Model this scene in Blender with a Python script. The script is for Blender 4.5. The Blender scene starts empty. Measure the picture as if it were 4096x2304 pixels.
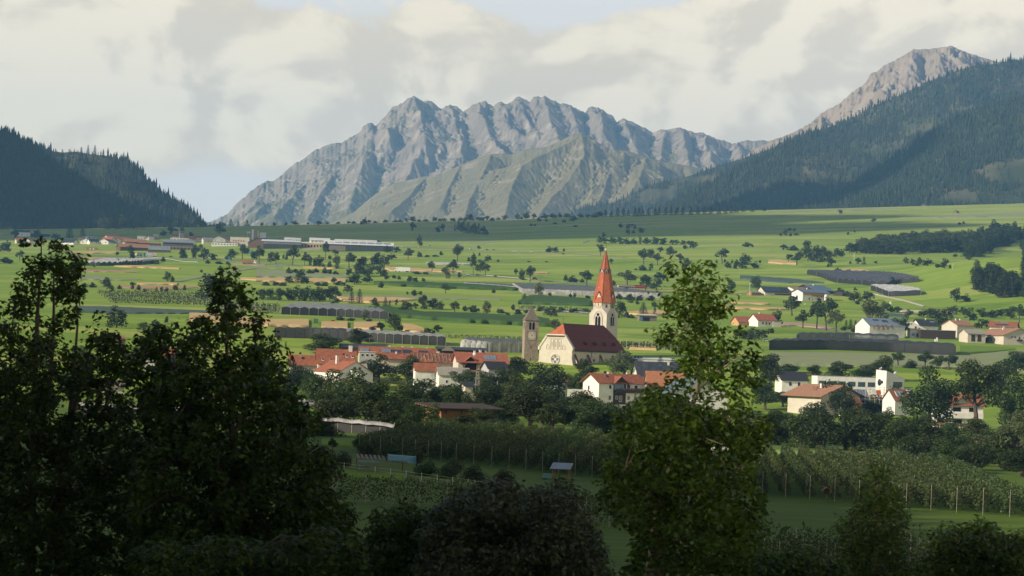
import bpy, math, random
import numpy as np
from mathutils import Vector, Matrix
R = math.radians
scene = bpy.context.scene
col = scene.collection

# ------------------------------------------------------------------ camera, world, sun, exposure
F, CX, HY = 9600.0, 2048.0, 1430.0     # focal length, centre column and horizon row of the 4096 px wide picture
cam_data = bpy.data.cameras.new('camera')
cam_data.sensor_width = 36.0
cam_data.lens = 36.0 * F / 4096.0
cam_data.shift_y = (HY - 1152.0) / 4096.0
cam_data.clip_start = 0.5
cam_data.clip_end = 90000.0
cam_data.dof.use_dof = True
cam_data.dof.focus_distance = 900.0
cam_data.dof.aperture_fstop = 2.8
cam = bpy.data.objects.new('camera', cam_data)
ROLL = R(2.0)                          # the horizon of the picture drops to the right by two degrees
cam.rotation_euler = (Matrix.Rotation(R(90), 3, 'X') @ Matrix.Rotation(ROLL, 3, 'Z')).to_euler()
col.objects.link(cam)
scene.camera = cam

SUN_EL, SUN_SIDE = 24.0, 65.0          # elevation; degrees to the left of the direction behind the camera
sun_dir = Vector((-math.sin(R(SUN_SIDE)) * math.cos(R(SUN_EL)), -math.cos(R(SUN_SIDE)) * math.cos(R(SUN_EL)), math.sin(R(SUN_EL))))
sun_data = bpy.data.lights.new('sun', 'SUN')
sun_data.energy = 5.0
sun_data.angle = R(0.5)
sun_data.color = (1.0, 0.88, 0.70)
sun = bpy.data.objects.new('sun', sun_data)
sun.rotation_euler = sun_dir.to_track_quat('Z', 'Y').to_euler()
col.objects.link(sun)

scene.view_settings.view_transform = 'Standard'
scene.view_settings.look = 'None'
scene.view_settings.exposure = 0.45
scene.view_settings.gamma = 1.0
scene.view_settings.use_curve_mapping = False
scene.cycles.max_bounces = 8
scene.cycles.diffuse_bounces = 3
scene.cycles.transparent_max_bounces = 8
scene.cycles.volume_bounces = 1
scene.cycles.sample_clamp_indirect = 4.0
scene.cycles.use_denoising = True

SR = math.sin(ROLL)
world = bpy.data.worlds.new('World')
scene.world = world
world.use_nodes = True
def build_world():
 nt = world.node_tree
 N, L = nt.nodes, nt.links
 for n in list(N): N.remove(n)
 out = N.new('ShaderNodeOutputWorld')
 bg = N.new('ShaderNodeBackground')
 bg.inputs['Strength'].default_value = 0.07
 L.new(bg.outputs[0], out.inputs['Surface'])
 sky = N.new('ShaderNodeTexSky')
 sky.sky_type = 'NISHITA'
 sky.sun_disc = False
 sky.sun_elevation = R(SUN_EL)
 sky.sun_rotation = math.atan2(sun_dir.x, sun_dir.y)
 sky.altitude = 900
 sky.air_density = 1.0
 sky.dust_density = 2.0
 tc = N.new('ShaderNodeTexCoord')
 def math_(op, a, b=None, c=None):
  m = N.new('ShaderNodeMath'); m.operation = op
  for i, v in enumerate((a, b, c)):
   if v is None: continue
   if isinstance(v, (int, float)): m.inputs[i].default_value = v
   else: L.new(v, m.inputs[i])
  return m.outputs[0]
 def noise(vec, scale, det, rough, dist=0.0):
  n = N.new('ShaderNodeTexNoise')
  n.inputs['Scale'].default_value = scale; n.inputs['Detail'].default_value = det
  n.inputs['Roughness'].default_value = rough; n.inputs['Distortion'].default_value = dist
  L.new(vec, n.inputs['Vector']); return n.outputs['Fac']
 def mapping(vec, loc, scale):
  m = N.new('ShaderNodeMapping')
  m.inputs['Location'].default_value = loc; m.inputs['Scale'].default_value = scale
  L.new(vec, m.inputs['Vector']); return m.outputs[0]
 def ramp(x, a, b):
  m = N.new('ShaderNodeMapRange'); m.interpolation_type = 'SMOOTHERSTEP'; m.clamp = True
  m.inputs['From Min'].default_value = a; m.inputs['From Max'].default_value = b
  L.new(x, m.inputs['Value']); return m.outputs[0]
 gen = tc.outputs['Generated']
 sep = N.new('ShaderNodeSeparateXYZ'); L.new(gen, sep.inputs[0])
 u, w, v = sep.outputs[0], sep.outputs[1], sep.outputs[2]
 v = math_('SUBTRACT', v, math_('MULTIPLY', u, SR))
 dirv = mapping(gen, (0.37, 0.0, 0.53), (1.0, 1.0, 1.5))
 billow = noise(dirv, 19.0, 10.0, 0.52, 0.3)
 offs = mapping(gen, (0.37 - 0.009, 0.0, 0.53 + 0.010), (1.0, 1.0, 1.5))
 billow2 = noise(offs, 19.0, 10.0, 0.52, 0.3)
 big = noise(mapping(gen, (1.9, 0.4, 0.2), (1.0, 1.0, 2.0)), 5.0, 3.0, 0.5)
 # the cloud bank: an upper edge that dips in the middle of the valley and a ragged lower edge to the left
 top = math_('ADD', 0.141, math_('MULTIPLY', math_('SUBTRACT', billow, 0.5), 0.060))
 dx = math_('SUBTRACT', u, 0.005)
 top = math_('ADD', top, math_('MULTIPLY', math_('MULTIPLY', dx, dx), 1.15))
 top = math_('ADD', top, math_('MULTIPLY', u, 0.025))
 top = math_('MINIMUM', top, 0.60)
 m_top = ramp(math_('SUBTRACT', top, v), -0.0025, 0.0045)
 # gap of clear sky low on the left, over the end of the valley
 gu = math_('DIVIDE', math_('ADD', u, 0.122), 0.058)
 gv = math_('DIVIDE', math_('SUBTRACT', v, 0.055), 0.022)
 g = math_('ADD', math_('MULTIPLY', gu, gu), math_('MULTIPLY', gv, gv))
 g = math_('ADD', g, math_('MULTIPLY', math_('SUBTRACT', billow, 0.5), 3.4))
 m_gap = ramp(g, 0.2, 2.2)
 cover = math_('MULTIPLY', m_top, m_gap)
 # above the bank, and behind the camera, broken cloud
 hi = ramp(math_('ADD', math_('MULTIPLY', billow, 0.5), math_('MULTIPLY', big, 0.5)), 0.60, 0.70)
 hi = math_('MULTIPLY', hi, ramp(v, 0.20, 0.32))
 cover = math_('MAXIMUM', cover, hi)
 thin = ramp(big, 0.25, 0.55)
 cover = math_('MULTIPLY', cover, math_('ADD', 0.90, math_('MULTIPLY', thin, 0.10)))
 lit = math_('SUBTRACT', billow, billow2)
 lit = ramp(math_('ADD', math_('MULTIPLY', lit, 3.0), math_('ADD', math_('MULTIPLY', math_('SUBTRACT', billow, 0.5), 1.1), math_('MULTIPLY', math_('SUBTRACT', big, 0.5), 1.0))), -0.34, 0.36)
 lit = math_('MULTIPLY', lit, ramp(v, -0.02, 0.10))
 cc = N.new('ShaderNodeMix'); cc.data_type = 'RGBA'
 cc.inputs[6].default_value = (10.0, 8.45, 6.2, 1)
 cc.inputs[7].default_value = (13.0, 11.1, 8.0, 1)
 L.new(lit, cc.inputs[0])
 mx = N.new('ShaderNodeMix'); mx.data_type = 'RGBA'
 L.new(cover, mx.inputs[0])
 hz = N.new('ShaderNodeMix'); hz.data_type = 'RGBA'
 L.new(ramp(v, 0.42, 0.10), hz.inputs[0])
 hz.inputs[7].default_value = (10.4, 9.9, 9.2, 1)
 L.new(sky.outputs[0], hz.inputs[6])
 L.new(hz.outputs[2], mx.inputs[6])
 L.new(cc.outputs[2], mx.inputs[7])
 L.new(mx.outputs[2], bg.inputs['Color'])
build_world()

# ------------------------------------------------------------------ helpers
rng = random.Random(7)
nrg = np.random.default_rng(11)

CR, SR = math.cos(ROLL), math.sin(ROLL)
def ur(X, Y):
 """picture point -> the same point with the camera's roll taken out"""
 x, y = X - CX, Y - HY
 return x * CR + y * SR + CX, -x * SR + y * CR + HY

def rolled(X, Y):
 x, y = X - CX, Y - HY
 return x * CR - y * SR + CX, x * SR + y * CR + HY

def P(X, Y, d):
 X, Y = ur(X, Y)
 return Vector(((X - CX) / F * d, d, (HY - Y) / F * d))

def tag(o, label=None, cat=None, group=None, kind=None):
 if label: o['label'] = label
 if cat: o['category'] = cat
 if group: o['group'] = group
 if kind: o['kind'] = kind
 return o

def thing(name, label, cat, loc, rz=0.0, group=None):
 o = bpy.data.objects.new(name, None)
 o.empty_display_size = 0.5
 o.location = loc; o.rotation_euler = (0, 0, rz)
 col.objects.link(o)
 return tag(o, label, cat, group)

def link(name, me, parent=None, loc=None, rot=None, scl=None):
 o = bpy.data.objects.new(name, me)
 col.objects.link(o)
 if parent is not None: o.parent = parent
 if loc is not None: o.location = loc
 if rot is not None: o.rotation_euler = rot
 if scl is not None: o.scale = scl
 return o

class MB:
 def __init__(s):
  s.v, s.f, s.m, s.mats = [], [], [], []
 def mi(s, mat):
  if mat not in s.mats: s.mats.append(mat)
  return s.mats.index(mat)
 def poly(s, pts, mat):
  b = len(s.v); s.v.extend([tuple(p) for p in pts])
  s.f.append(tuple(range(b, b + len(pts)))); s.m.append(s.mi(mat))
 def box(s, c, size, mat, rz=0.0, rx=0.0, ry=0.0):
  hx, hy, hz = size[0] / 2, size[1] / 2, size[2] / 2
  M = Matrix.Rotation(rz, 3, 'Z') @ Matrix.Rotation(ry, 3, 'Y') @ Matrix.Rotation(rx, 3, 'X')
  b = len(s.v); c = Vector(c)
  for z in (-hz, hz):
   for x, y in ((-hx, -hy), (hx, -hy), (hx, hy), (-hx, hy)):
    s.v.append(tuple(c + M @ Vector((x, y, z))))
  k = s.mi(mat)
  for f in ((3, 2, 1, 0), (4, 5, 6, 7), (0, 1, 5, 4), (1, 2, 6, 5), (2, 3, 7, 6), (3, 0, 4, 7)):
   s.f.append(tuple(b + i for i in f)); s.m.append(k)
 def solid(s, top, th, mat, down=Vector((0, 0, -1))):
  """a slab whose upper face is the polygon top"""
  top = [Vector(p) for p in top]; bot = [p + down * th for p in top]
  n = len(top); b = len(s.v); k = s.mi(mat)
  s.v.extend([tuple(p) for p in top + bot])
  s.f.append(tuple(range(b, b + n))); s.f.append(tuple(range(b + 2 * n - 1, b + n - 1, -1)))
  s.m += [k, k]
  for i in range(n):
   j = (i + 1) % n
   s.f.append((b + j, b + i, b + n + i, b + n + j)); s.m.append(k)
 def tube(s, pts, rads, mat, n=6, cap=True):
  b = len(s.v); k = s.mi(mat)
  pts = [Vector(p) for p in pts]
  for i, p in enumerate(pts):
   t = (pts[min(i + 1, len(pts) - 1)] - pts[max(i - 1, 0)])
   if t.length < 1e-9: t = Vector((0, 0, 1))
   t.normalize()
   a = Vector((0, 1, 0)) if abs(t.y) < 0.9 else Vector((1, 0, 0))
   e1 = t.cross(a).normalized(); e2 = t.cross(e1)
   r = rads[i] if isinstance(rads, (list, tuple)) else rads
   for q in range(n):
    an = 2 * math.pi * q / n
    s.v.append(tuple(p + e1 * (r * math.cos(an)) + e2 * (r * math.sin(an))))
  for i in range(len(pts) - 1):
   for q in range(n):
    q2 = (q + 1) % n
    s.f.append((b + i * n + q, b + i * n + q2, b + (i + 1) * n + q2, b + (i + 1) * n + q)); s.m.append(k)
  if cap:
   s.f.append(tuple(b + q for q in range(n))); s.m.append(k)
   s.f.append(tuple(b + (len(pts) - 1) * n + q for q in reversed(range(n)))); s.m.append(k)
 def mesh(s, name, smooth=False):
  me = bpy.data.meshes.new(name)
  me.from_pydata(s.v, [], s.f)
  for m in s.mats: me.materials.append(m)
  me.polygons.foreach_set('material_index', s.m)
  if smooth: me.polygons.foreach_set('use_smooth', [True] * len(s.f))
  me.update()
  return me
 def build(s, name, parent=None, smooth=False, loc=None, rot=None):
  return link(name, s.mesh(name, smooth), parent, loc, rot)

def np_mesh(name, verts, quads, mat, smooth=False, tris=None):
 """verts (n,3), quads (m,4) as numpy arrays -> mesh"""
 me = bpy.data.meshes.new(name)
 nv = len(verts)
 me.vertices.add(nv)
 me.vertices.foreach_set('co', np.ascontiguousarray(verts, dtype=np.float32).ravel())
 parts = []
 nq = len(quads) if quads is not None else 0
 ntr = len(tris) if tris is not None else 0
 loops = np.concatenate([np.asarray(quads, np.int32).ravel() if nq else np.zeros(0, np.int32), np.asarray(tris, np.int32).ravel() if ntr else np.zeros(0, np.int32)])
 me.loops.add(len(loops)); me.loops.foreach_set('vertex_index', loops)
 me.polygons.add(nq + ntr)
 starts = np.concatenate([np.arange(nq, dtype=np.int32) * 4, nq * 4 + np.arange(ntr, dtype=np.int32) * 3])
 me.polygons.foreach_set('loop_start', starts)
 if smooth: me.polygons.foreach_set('use_smooth', np.ones(nq + ntr, bool))
 for m in (mat if isinstance(mat, (list, tuple)) else [mat]): me.materials.append(m)
 me.update(calc_edges=True)
 return me

def grid_quads(nr, nc):
 i = np.arange(nr - 1)[:, None] * nc + np.arange(nc - 1)[None, :]
 return np.stack([i, i + 1, i + nc + 1, i + nc], -1).reshape(-1, 4)

def vnoise(x, y, seed=0):
 """smooth value noise in [-1,1], vectorised"""
 x = np.asarray(x, float); y = np.asarray(y, float)
 xi = np.floor(x); yi = np.floor(y); fx = x - xi; fy = y - yi
 fx = fx * fx * fx * (fx * (fx * 6 - 15) + 10); fy = fy * fy * fy * (fy * (fy * 6 - 15) + 10)
 def h(a, b):
  n = (a * 127.1 + b * 311.7 + seed * 74.7)
  s = np.sin(n) * 43758.5453
  return (s - np.floor(s)) * 2 - 1
 return (h(xi, yi) * (1 - fx) + h(xi + 1, yi) * fx) * (1 - fy) + (h(xi, yi + 1) * (1 - fx) + h(xi + 1, yi + 1) * fx) * fy

def fbm(x, y, oct=5, seed=0, gain=0.5, ridged=False):
 t = 0; a = 1.0; tot = 0
 for k in range(oct):
  n = vnoise(x * 2 ** k + 17.3 * k, y * 2 ** k - 9.1 * k, seed + k)
  if ridged: n = 1 - 2 * np.abs(n)
  t = t + a * n; tot += a; a *= gain
 return t / tot

# ------------------------------------------------------------------ materials
def new_mat(name):
 m = bpy.data.materials.new(name); m.use_nodes = True
 nt = m.node_tree
 b = nt.nodes.get('Principled BSDF')
 return m, nt.nodes, nt.links, b

def mat(name, c, rough=0.8, c2=None, scale=3.0, detail=4.0, bump=0.0, metal=0.0, spec=0.3, vec='Object', stretch=(1, 1, 1), lo=0.35, hi=0.65, obj_var=0.0):
 m, N, L, b = new_mat(name)
 b.inputs['Roughness'].default_value = rough
 b.inputs['Metallic'].default_value = metal
 b.inputs['Specular IOR Level'].default_value = spec
 c = tuple(c) + (1,)
 if c2 is None:
  c2 = tuple(min(1, x * 0.82) for x in c[:3])
 tc = N.new('ShaderNodeTexCoord')
 mp = N.new('ShaderNodeMapping'); mp.inputs['Scale'].default_value = stretch
 L.new(tc.outputs[vec], mp.inputs['Vector'])
 n = N.new('ShaderNodeTexNoise'); n.inputs['Scale'].default_value = scale; n.inputs['Detail'].default_value = detail
 L.new(mp.outputs[0], n.inputs['Vector'])
 r = N.new('ShaderNodeMapRange'); r.inputs['From Min'].default_value = lo; r.inputs['From Max'].default_value = hi
 L.new(n.outputs['Fac'], r.inputs['Value'])
 mx = N.new('ShaderNodeMix'); mx.data_type = 'RGBA'
 mx.inputs[6].default_value = c; mx.inputs[7].default_value = tuple(c2) + (1,)
 L.new(r.outputs[0], mx.inputs[0])
 res = mx.outputs[2]
 if obj_var:
  oi = N.new('ShaderNodeObjectInfo')
  hs = N.new('ShaderNodeHueSaturation')
  a = N.new('ShaderNodeMapRange'); a.inputs['To Min'].default_value = 1 - obj_var; a.inputs['To Max'].default_value = 1 + obj_var
  L.new(oi.outputs['Random'], a.inputs['Value']); L.new(a.outputs[0], hs.inputs['Value'])
  L.new(res, hs.inputs['Color']); res = hs.outputs['Color']
 L.new(res, b.inputs['Base Color'])
 if bump:
  bp = N.new('ShaderNodeBump'); bp.inputs['Strength'].default_value = 1.0; bp.inputs['Distance'].default_value = bump
  L.new(n.outputs['Fac'], bp.inputs['Height']); L.new(bp.outputs[0], b.inputs['Normal'])
 return m

def tile_mat(name, c1, c2, c3, tw=0.9, th=0.7, axis_len=1.0, rough=0.75):
 """roof tiles: brick pattern of mixed colours with a fine darker joint between the courses (relief by bump)"""
 m, N, L, b = new_mat(name)
 b.inputs['Roughness'].default_value = rough
 b.inputs['Specular IOR Level'].default_value = 0.25
 tc = N.new('ShaderNodeTexCoord')
 sp = N.new('ShaderNodeSeparateXYZ'); L.new(tc.outputs['Object'], sp.inputs[0])
 cb = N.new('ShaderNodeCombineXYZ'); L.new(sp.outputs[0], cb.inputs[0]); L.new(sp.outputs[2], cb.inputs[1])
 br = N.new('ShaderNodeTexBrick')
 br.inputs['Scale'].default_value = 1.0
 br.inputs['Brick Width'].default_value = tw; br.inputs['Row Height'].default_value = th * 0.6
 br.inputs['Mortar Size'].default_value = 0.03; br.inputs['Mortar Smooth'].default_value = 0.6
 br.inputs['Bias'].default_value = -0.1
 br.inputs['Color1'].default_value = tuple(c1) + (1,); br.inputs['Color2'].default_value = tuple(c2) + (1,)
 br.inputs['Mortar'].default_value = tuple(x * 0.8 for x in c2) + (1,)
 L.new(cb.outputs[0], br.inputs['Vector'])
 n = N.new('ShaderNodeTexNoise'); n.inputs['Scale'].default_value = 0.8; n.inputs['Detail'].default_value = 5
 L.new(tc.outputs['Object'], n.inputs['Vector'])
 r = N.new('ShaderNodeMapRange'); r.inputs['From Min'].default_value = 0.5; r.inputs['From Max'].default_value = 0.72
 L.new(n.outputs['Fac'], r.inputs['Value'])
 mx = N.new('ShaderNodeMix'); mx.data_type = 'RGBA'; mx.inputs[7].default_value = tuple(c3) + (1,)
 L.new(r.outputs[0], mx.inputs[0]); L.new(br.outputs['Color'], mx.inputs[6])
 L.new(mx.outputs[2], b.inputs['Base Color'])
 bp = N.new('ShaderNodeBump'); bp.inputs['Distance'].default_value = 0.05
 L.new(br.outputs['Fac'], bp.inputs['Height']); bp.invert = True
 L.new(bp.outputs[0], b.inputs['Normal'])
 return m

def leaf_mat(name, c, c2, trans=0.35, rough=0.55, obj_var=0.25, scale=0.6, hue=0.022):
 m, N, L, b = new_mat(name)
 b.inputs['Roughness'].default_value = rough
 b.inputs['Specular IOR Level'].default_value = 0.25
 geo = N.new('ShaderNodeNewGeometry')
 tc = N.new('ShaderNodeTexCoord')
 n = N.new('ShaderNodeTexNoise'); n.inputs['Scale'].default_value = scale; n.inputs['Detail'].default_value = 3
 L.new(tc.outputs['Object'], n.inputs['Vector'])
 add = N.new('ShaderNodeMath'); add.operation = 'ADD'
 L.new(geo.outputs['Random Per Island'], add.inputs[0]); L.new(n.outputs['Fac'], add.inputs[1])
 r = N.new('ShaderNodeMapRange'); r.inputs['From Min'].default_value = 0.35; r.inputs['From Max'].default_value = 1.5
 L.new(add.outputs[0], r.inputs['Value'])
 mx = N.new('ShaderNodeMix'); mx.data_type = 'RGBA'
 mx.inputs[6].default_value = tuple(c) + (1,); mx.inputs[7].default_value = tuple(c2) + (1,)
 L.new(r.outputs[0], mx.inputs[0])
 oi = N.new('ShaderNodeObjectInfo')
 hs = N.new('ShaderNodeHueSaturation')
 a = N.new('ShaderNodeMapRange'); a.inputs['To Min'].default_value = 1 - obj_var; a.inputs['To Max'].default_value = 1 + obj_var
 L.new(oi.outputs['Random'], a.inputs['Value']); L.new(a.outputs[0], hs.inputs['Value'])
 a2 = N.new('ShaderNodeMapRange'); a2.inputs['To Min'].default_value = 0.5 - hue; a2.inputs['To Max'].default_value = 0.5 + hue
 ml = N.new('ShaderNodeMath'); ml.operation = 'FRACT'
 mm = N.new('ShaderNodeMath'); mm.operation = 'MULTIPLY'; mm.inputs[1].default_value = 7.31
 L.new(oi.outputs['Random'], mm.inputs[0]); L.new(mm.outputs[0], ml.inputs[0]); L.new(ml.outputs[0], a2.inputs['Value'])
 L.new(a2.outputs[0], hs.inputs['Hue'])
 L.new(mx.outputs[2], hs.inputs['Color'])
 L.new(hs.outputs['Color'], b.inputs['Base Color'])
 tr = N.new('ShaderNodeBsdfTranslucent')
 t2 = N.new('ShaderNodeMix'); t2.data_type = 'RGBA'; t2.blend_type = 'MULTIPLY'; t2.inputs[0].default_value = 1.0
 t2.inputs[7].default_value = (1.5, 1.45, 0.6, 1)
 L.new(hs.outputs['Color'], t2.inputs[6]); L.new(t2.outputs[2], tr.inputs['Color'])
 ms = N.new('ShaderNodeMixShader'); ms.inputs[0].default_value = trans
 out = N.get('Material Output')
 L.new(b.outputs[0], ms.inputs[1]); L.new(tr.outputs[0], ms.inputs[2]); L.new(ms.outputs[0], out.inputs['Surface'])
 return m

def net_mat(name, c, alpha):
 m, N, L, b = new_mat(name)
 b.inputs['Roughness'].default_value = 0.7
 tc = N.new('ShaderNodeTexCoord')
 n = N.new('ShaderNodeTexNoise'); n.inputs['Scale'].default_value = 0.25; n.inputs['Detail'].default_value = 5
 L.new(tc.outputs['Object'], n.inputs['Vector'])
 mx = N.new('ShaderNodeMix'); mx.data_type = 'RGBA'
 mx.inputs[6].default_value = tuple(c) + (1,); mx.inputs[7].default_value = tuple(x * 0.55 for x in c) + (1,)
 r = N.new('ShaderNodeMapRange'); r.inputs['From Min'].default_value = 0.4; r.inputs['From Max'].default_value = 0.6
 L.new(n.outputs['Fac'], r.inputs['Value']); L.new(r.outputs[0], mx.inputs[0])
 L.new(mx.outputs[2], b.inputs['Base Color'])
 tr = N.new('ShaderNodeBsdfTransparent')
 ms = N.new('ShaderNodeMixShader'); ms.inputs[0].default_value = alpha
 L.new(tr.outputs[0], ms.inputs[1]); L.new(b.outputs[0], ms.inputs[2])
 L.new(ms.outputs[0], N.get('Material Output').inputs['Surface'])
 return m

M = {}
M['plaster_white'] = mat('plaster_white', (0.72, 0.70, 0.66), 0.9, (0.62, 0.60, 0.56), 0.5, 5)
M['plaster_cream'] = mat('plaster_cream', (0.55, 0.51, 0.43), 0.9, (0.48, 0.44, 0.365), 0.4, 6, bump=0.01)
M['plaster_beige'] = mat('plaster_beige', (0.52, 0.47, 0.40), 0.9, (0.46, 0.41, 0.35), 0.5, 5)
M['plaster_yellow'] = mat('plaster_yellow', (0.66, 0.55, 0.32), 0.9, None, 0.5, 5)
M['plaster_grey'] = mat('plaster_grey', (0.40, 0.40, 0.40), 0.9, (0.34, 0.34, 0.34), 0.5, 5)
M['concrete'] = mat('concrete', (0.36, 0.34, 0.31), 0.9, (0.28, 0.26, 0.24), 1.0, 5)
M['stone'] = mat('stone_rubble', (0.33, 0.27, 0.21), 0.95, (0.19, 0.155, 0.125), 1.6, 6, bump=0.06, stretch=(1, 1, 2.2), lo=0.42, hi=0.6)
M['stone_dark'] = mat('stone_dark', (0.19, 0.18, 0.165), 0.95, (0.12, 0.115, 0.11), 1.5, 6)
M['wood'] = mat('wood_larch', (0.36, 0.18, 0.075), 0.8, (0.22, 0.105, 0.05), 2.0, 4, stretch=(4, 4, 0.3))
M['wood_light'] = mat('wood_spruce', (0.52, 0.33, 0.15), 0.8, (0.40, 0.24, 0.11), 2.0, 4, stretch=(4, 4, 0.3))
M['wood_brown'] = mat('wood_brown', (0.125, 0.072, 0.045), 0.85, (0.085, 0.05, 0.033), 2.0, 4, stretch=(4, 4, 0.3))
M['wood_dark'] = mat('wood_dark', (0.060, 0.040, 0.030), 0.85, (0.035, 0.026, 0.022), 2.0, 4, stretch=(4, 4, 0.3))
M['wood_grey'] = mat('wood_grey', (0.20, 0.17, 0.14), 0.9, (0.13, 0.11, 0.095), 2.0, 4, stretch=(4, 4, 0.3))
M['tile_orange'] = tile_mat('tile_orange', (0.34, 0.115, 0.058), (0.21, 0.078, 0.05), (0.37, 0.14, 0.072), 1.1, 0.75)
M['tile_red'] = tile_mat('tile_red', (0.36, 0.12, 0.07), (0.30, 0.10, 0.06), (0.42, 0.17, 0.10), 0.6, 0.5)
M['tile_mixed'] = tile_mat('tile_mixed', (0.46, 0.16, 0.07), (0.30, 0.15, 0.09), (0.40, 0.20, 0.11), 0.9, 0.7)
M['tile_terracotta'] = tile_mat('tile_terracotta', (0.32, 0.13, 0.075), (0.25, 0.105, 0.065), (0.36, 0.17, 0.10), 0.5, 0.45)
M['tile_brown'] = tile_mat('tile_brown', (0.34, 0.18, 0.11), (0.31, 0.165, 0.10), (0.37, 0.20, 0.125), 0.7, 0.5)
M['tile_dark'] = tile_mat('tile_dark', (0.055, 0.06, 0.075), (0.035, 0.038, 0.05), (0.10, 0.105, 0.12), 0.7, 0.5, rough=0.5)
M['church_tile'] = tile_mat('church_tile', (0.145, 0.030, 0.022), (0.12, 0.025, 0.019), (0.13, 0.028, 0.022), 0.6, 0.5)  # darkened red: the shade on the nave roof is put into the colour
M['spire_tile'] = tile_mat('spire_tile', (0.44, 0.125, 0.055), (0.36, 0.095, 0.042), (0.48, 0.15, 0.07), 0.7, 0.8)
M['shingle'] = mat('stone_shingle', (0.20, 0.17, 0.135), 0.9, (0.10, 0.088, 0.075), 2.4, 5, stretch=(1, 1, 3), lo=0.42, hi=0.58)
M['rust'] = mat('rusted_sheet', (0.19, 0.070, 0.038), 0.7, (0.38, 0.17, 0.07), 0.55, 5, lo=0.50, hi=0.66, stretch=(1, 0.6, 1))
M['metal_grey'] = mat('metal_grey', (0.34, 0.36, 0.38), 0.45, None, 0.6, 4, metal=0.4, spec=0.5)
M['metal_blue'] = mat('metal_blue', (0.16, 0.22, 0.28), 0.45, None, 0.6, 4, metal=0.3, spec=0.5)
M['metal_white'] = mat('metal_white', (0.62, 0.63, 0.63), 0.5, None, 0.6, 4, spec=0.4)
M['metal_dark'] = mat('metal_dark', (0.035, 0.036, 0.04), 0.5, None, 1.0, 4, spec=0.4)
M['corrugated'] = mat('fibre_cement', (0.31, 0.29, 0.25), 0.9, (0.24, 0.22, 0.19), 1.0, 5, stretch=(3, 0.4, 1))
M['glass'] = mat('window_glass', (0.020, 0.026, 0.034), 0.12, None, 1.0, 2, spec=0.6)
M['glass_blue'] = mat('window_glass_blue', (0.035, 0.075, 0.105), 0.15, None, 1.0, 2, spec=0.6)
M['solar'] = mat('solar_cells', (0.045, 0.06, 0.085), 0.25, (0.03, 0.042, 0.065), 0.8, 2, spec=0.6)
M['solar_light'] = mat('solar_cells_light', (0.20, 0.24, 0.29), 0.3, (0.15, 0.19, 0.24), 0.8, 2, spec=0.6)
M['dark'] = mat('dark_opening', (0.012, 0.012, 0.014), 0.9, None, 1.0, 2, spec=0.1)
M['gold'] = mat('gilt', (0.80, 0.52, 0.14), 0.3, None, 1.0, 2, metal=0.9)
M['clock_white'] = mat('clock_white', (0.60, 0.55, 0.45), 0.85, (0.50, 0.45, 0.36), 0.8, 5)
M['clock_dark'] = mat('clock_dark', (0.10, 0.085, 0.07), 0.85, None, 0.8, 4)
M['clock_mid'] = mat('clock_stone', (0.33, 0.30, 0.26), 0.85, None, 0.8, 4)
M['paint_red'] = mat('paint_red', (0.42, 0.05, 0.035), 0.5, None, 1.0, 2)
M['paint_blue'] = mat('paint_blue', (0.03, 0.14, 0.28), 0.5, None, 1.0, 2)
M['paint_green'] = mat('paint_green', (0.06, 0.15, 0.10), 0.5, None, 1.0, 2)
M['paint_orange'] = mat('paint_orange', (0.62, 0.15, 0.03), 0.5, None, 1.0, 2)
M['paint_white'] = mat('paint_white', (0.78, 0.78, 0.77), 0.5, None, 1.0, 2)
M['paint_silver'] = mat('paint_silver', (0.45, 0.47, 0.50), 0.35, None, 1.0, 2, metal=0.5)
M['paint_black'] = mat('paint_black', (0.03, 0.03, 0.035), 0.4, None, 1.0, 2)
M['violet'] = mat('paint_violet', (0.10, 0.05, 0.20), 0.5, None, 1.0, 2)
M['rubber'] = mat('rubber', (0.02, 0.02, 0.02), 0.8, None, 1.0, 2)
M['tarp'] = mat('tarpaulin', (0.12, 0.26, 0.27), 0.5, (0.09, 0.20, 0.21), 1.0, 3, spec=0.5)
M['cream_cloth'] = mat('cream_cloth', (0.62, 0.54, 0.36), 0.9, None, 2.0, 3)
M['post'] = mat('concrete_post', (0.40, 0.37, 0.31), 0.9, (0.30, 0.27, 0.23), 2.0, 3)
M['tape'] = mat('fence_tape', (0.52, 0.50, 0.24), 0.7, None, 1.0, 2)
M['flowers'] = mat('balcony_flowers', (0.42, 0.06, 0.12), 0.8, (0.08, 0.14, 0.03), 3.0, 3)
M['asphalt'] = mat('asphalt', (0.12, 0.12, 0.125), 0.9, (0.095, 0.095, 0.10), 0.3, 4)
M['gravel'] = mat('gravel', (0.34, 0.31, 0.26), 0.95, (0.27, 0.25, 0.21), 0.4, 5)
M['bark'] = mat('bark', (0.105, 0.088, 0.072), 0.95, (0.065, 0.055, 0.045), 3.0, 5, stretch=(2, 2, 0.4))
M['bark_pale'] = mat('bark_pale', (0.26, 0.22, 0.16), 0.9, (0.17, 0.145, 0.11), 3.0, 5, stretch=(2, 2, 0.4))
M['net_black'] = net_mat('hail_net_black', (0.009, 0.010, 0.013), 0.97)
M['net_dark'] = net_mat('hail_net_dark', (0.085, 0.092, 0.108), 0.90)
M['net_grey'] = net_mat('hail_net_grey', (0.24, 0.245, 0.25), 0.9)
M['net_white'] = net_mat('hail_net_white', (0.58, 0.58, 0.57), 0.95)
M['net_pale'] = net_mat('hail_net_pale', (0.34, 0.33, 0.33), 0.92)
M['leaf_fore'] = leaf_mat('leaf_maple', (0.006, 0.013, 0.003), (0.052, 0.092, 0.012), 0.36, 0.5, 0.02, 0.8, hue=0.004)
M['leaf_willow'] = leaf_mat('leaf_willow', (0.024, 0.032, 0.017), (0.075, 0.090, 0.050), 0.22, 0.5, 0.02, 0.8, hue=0.004)
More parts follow.
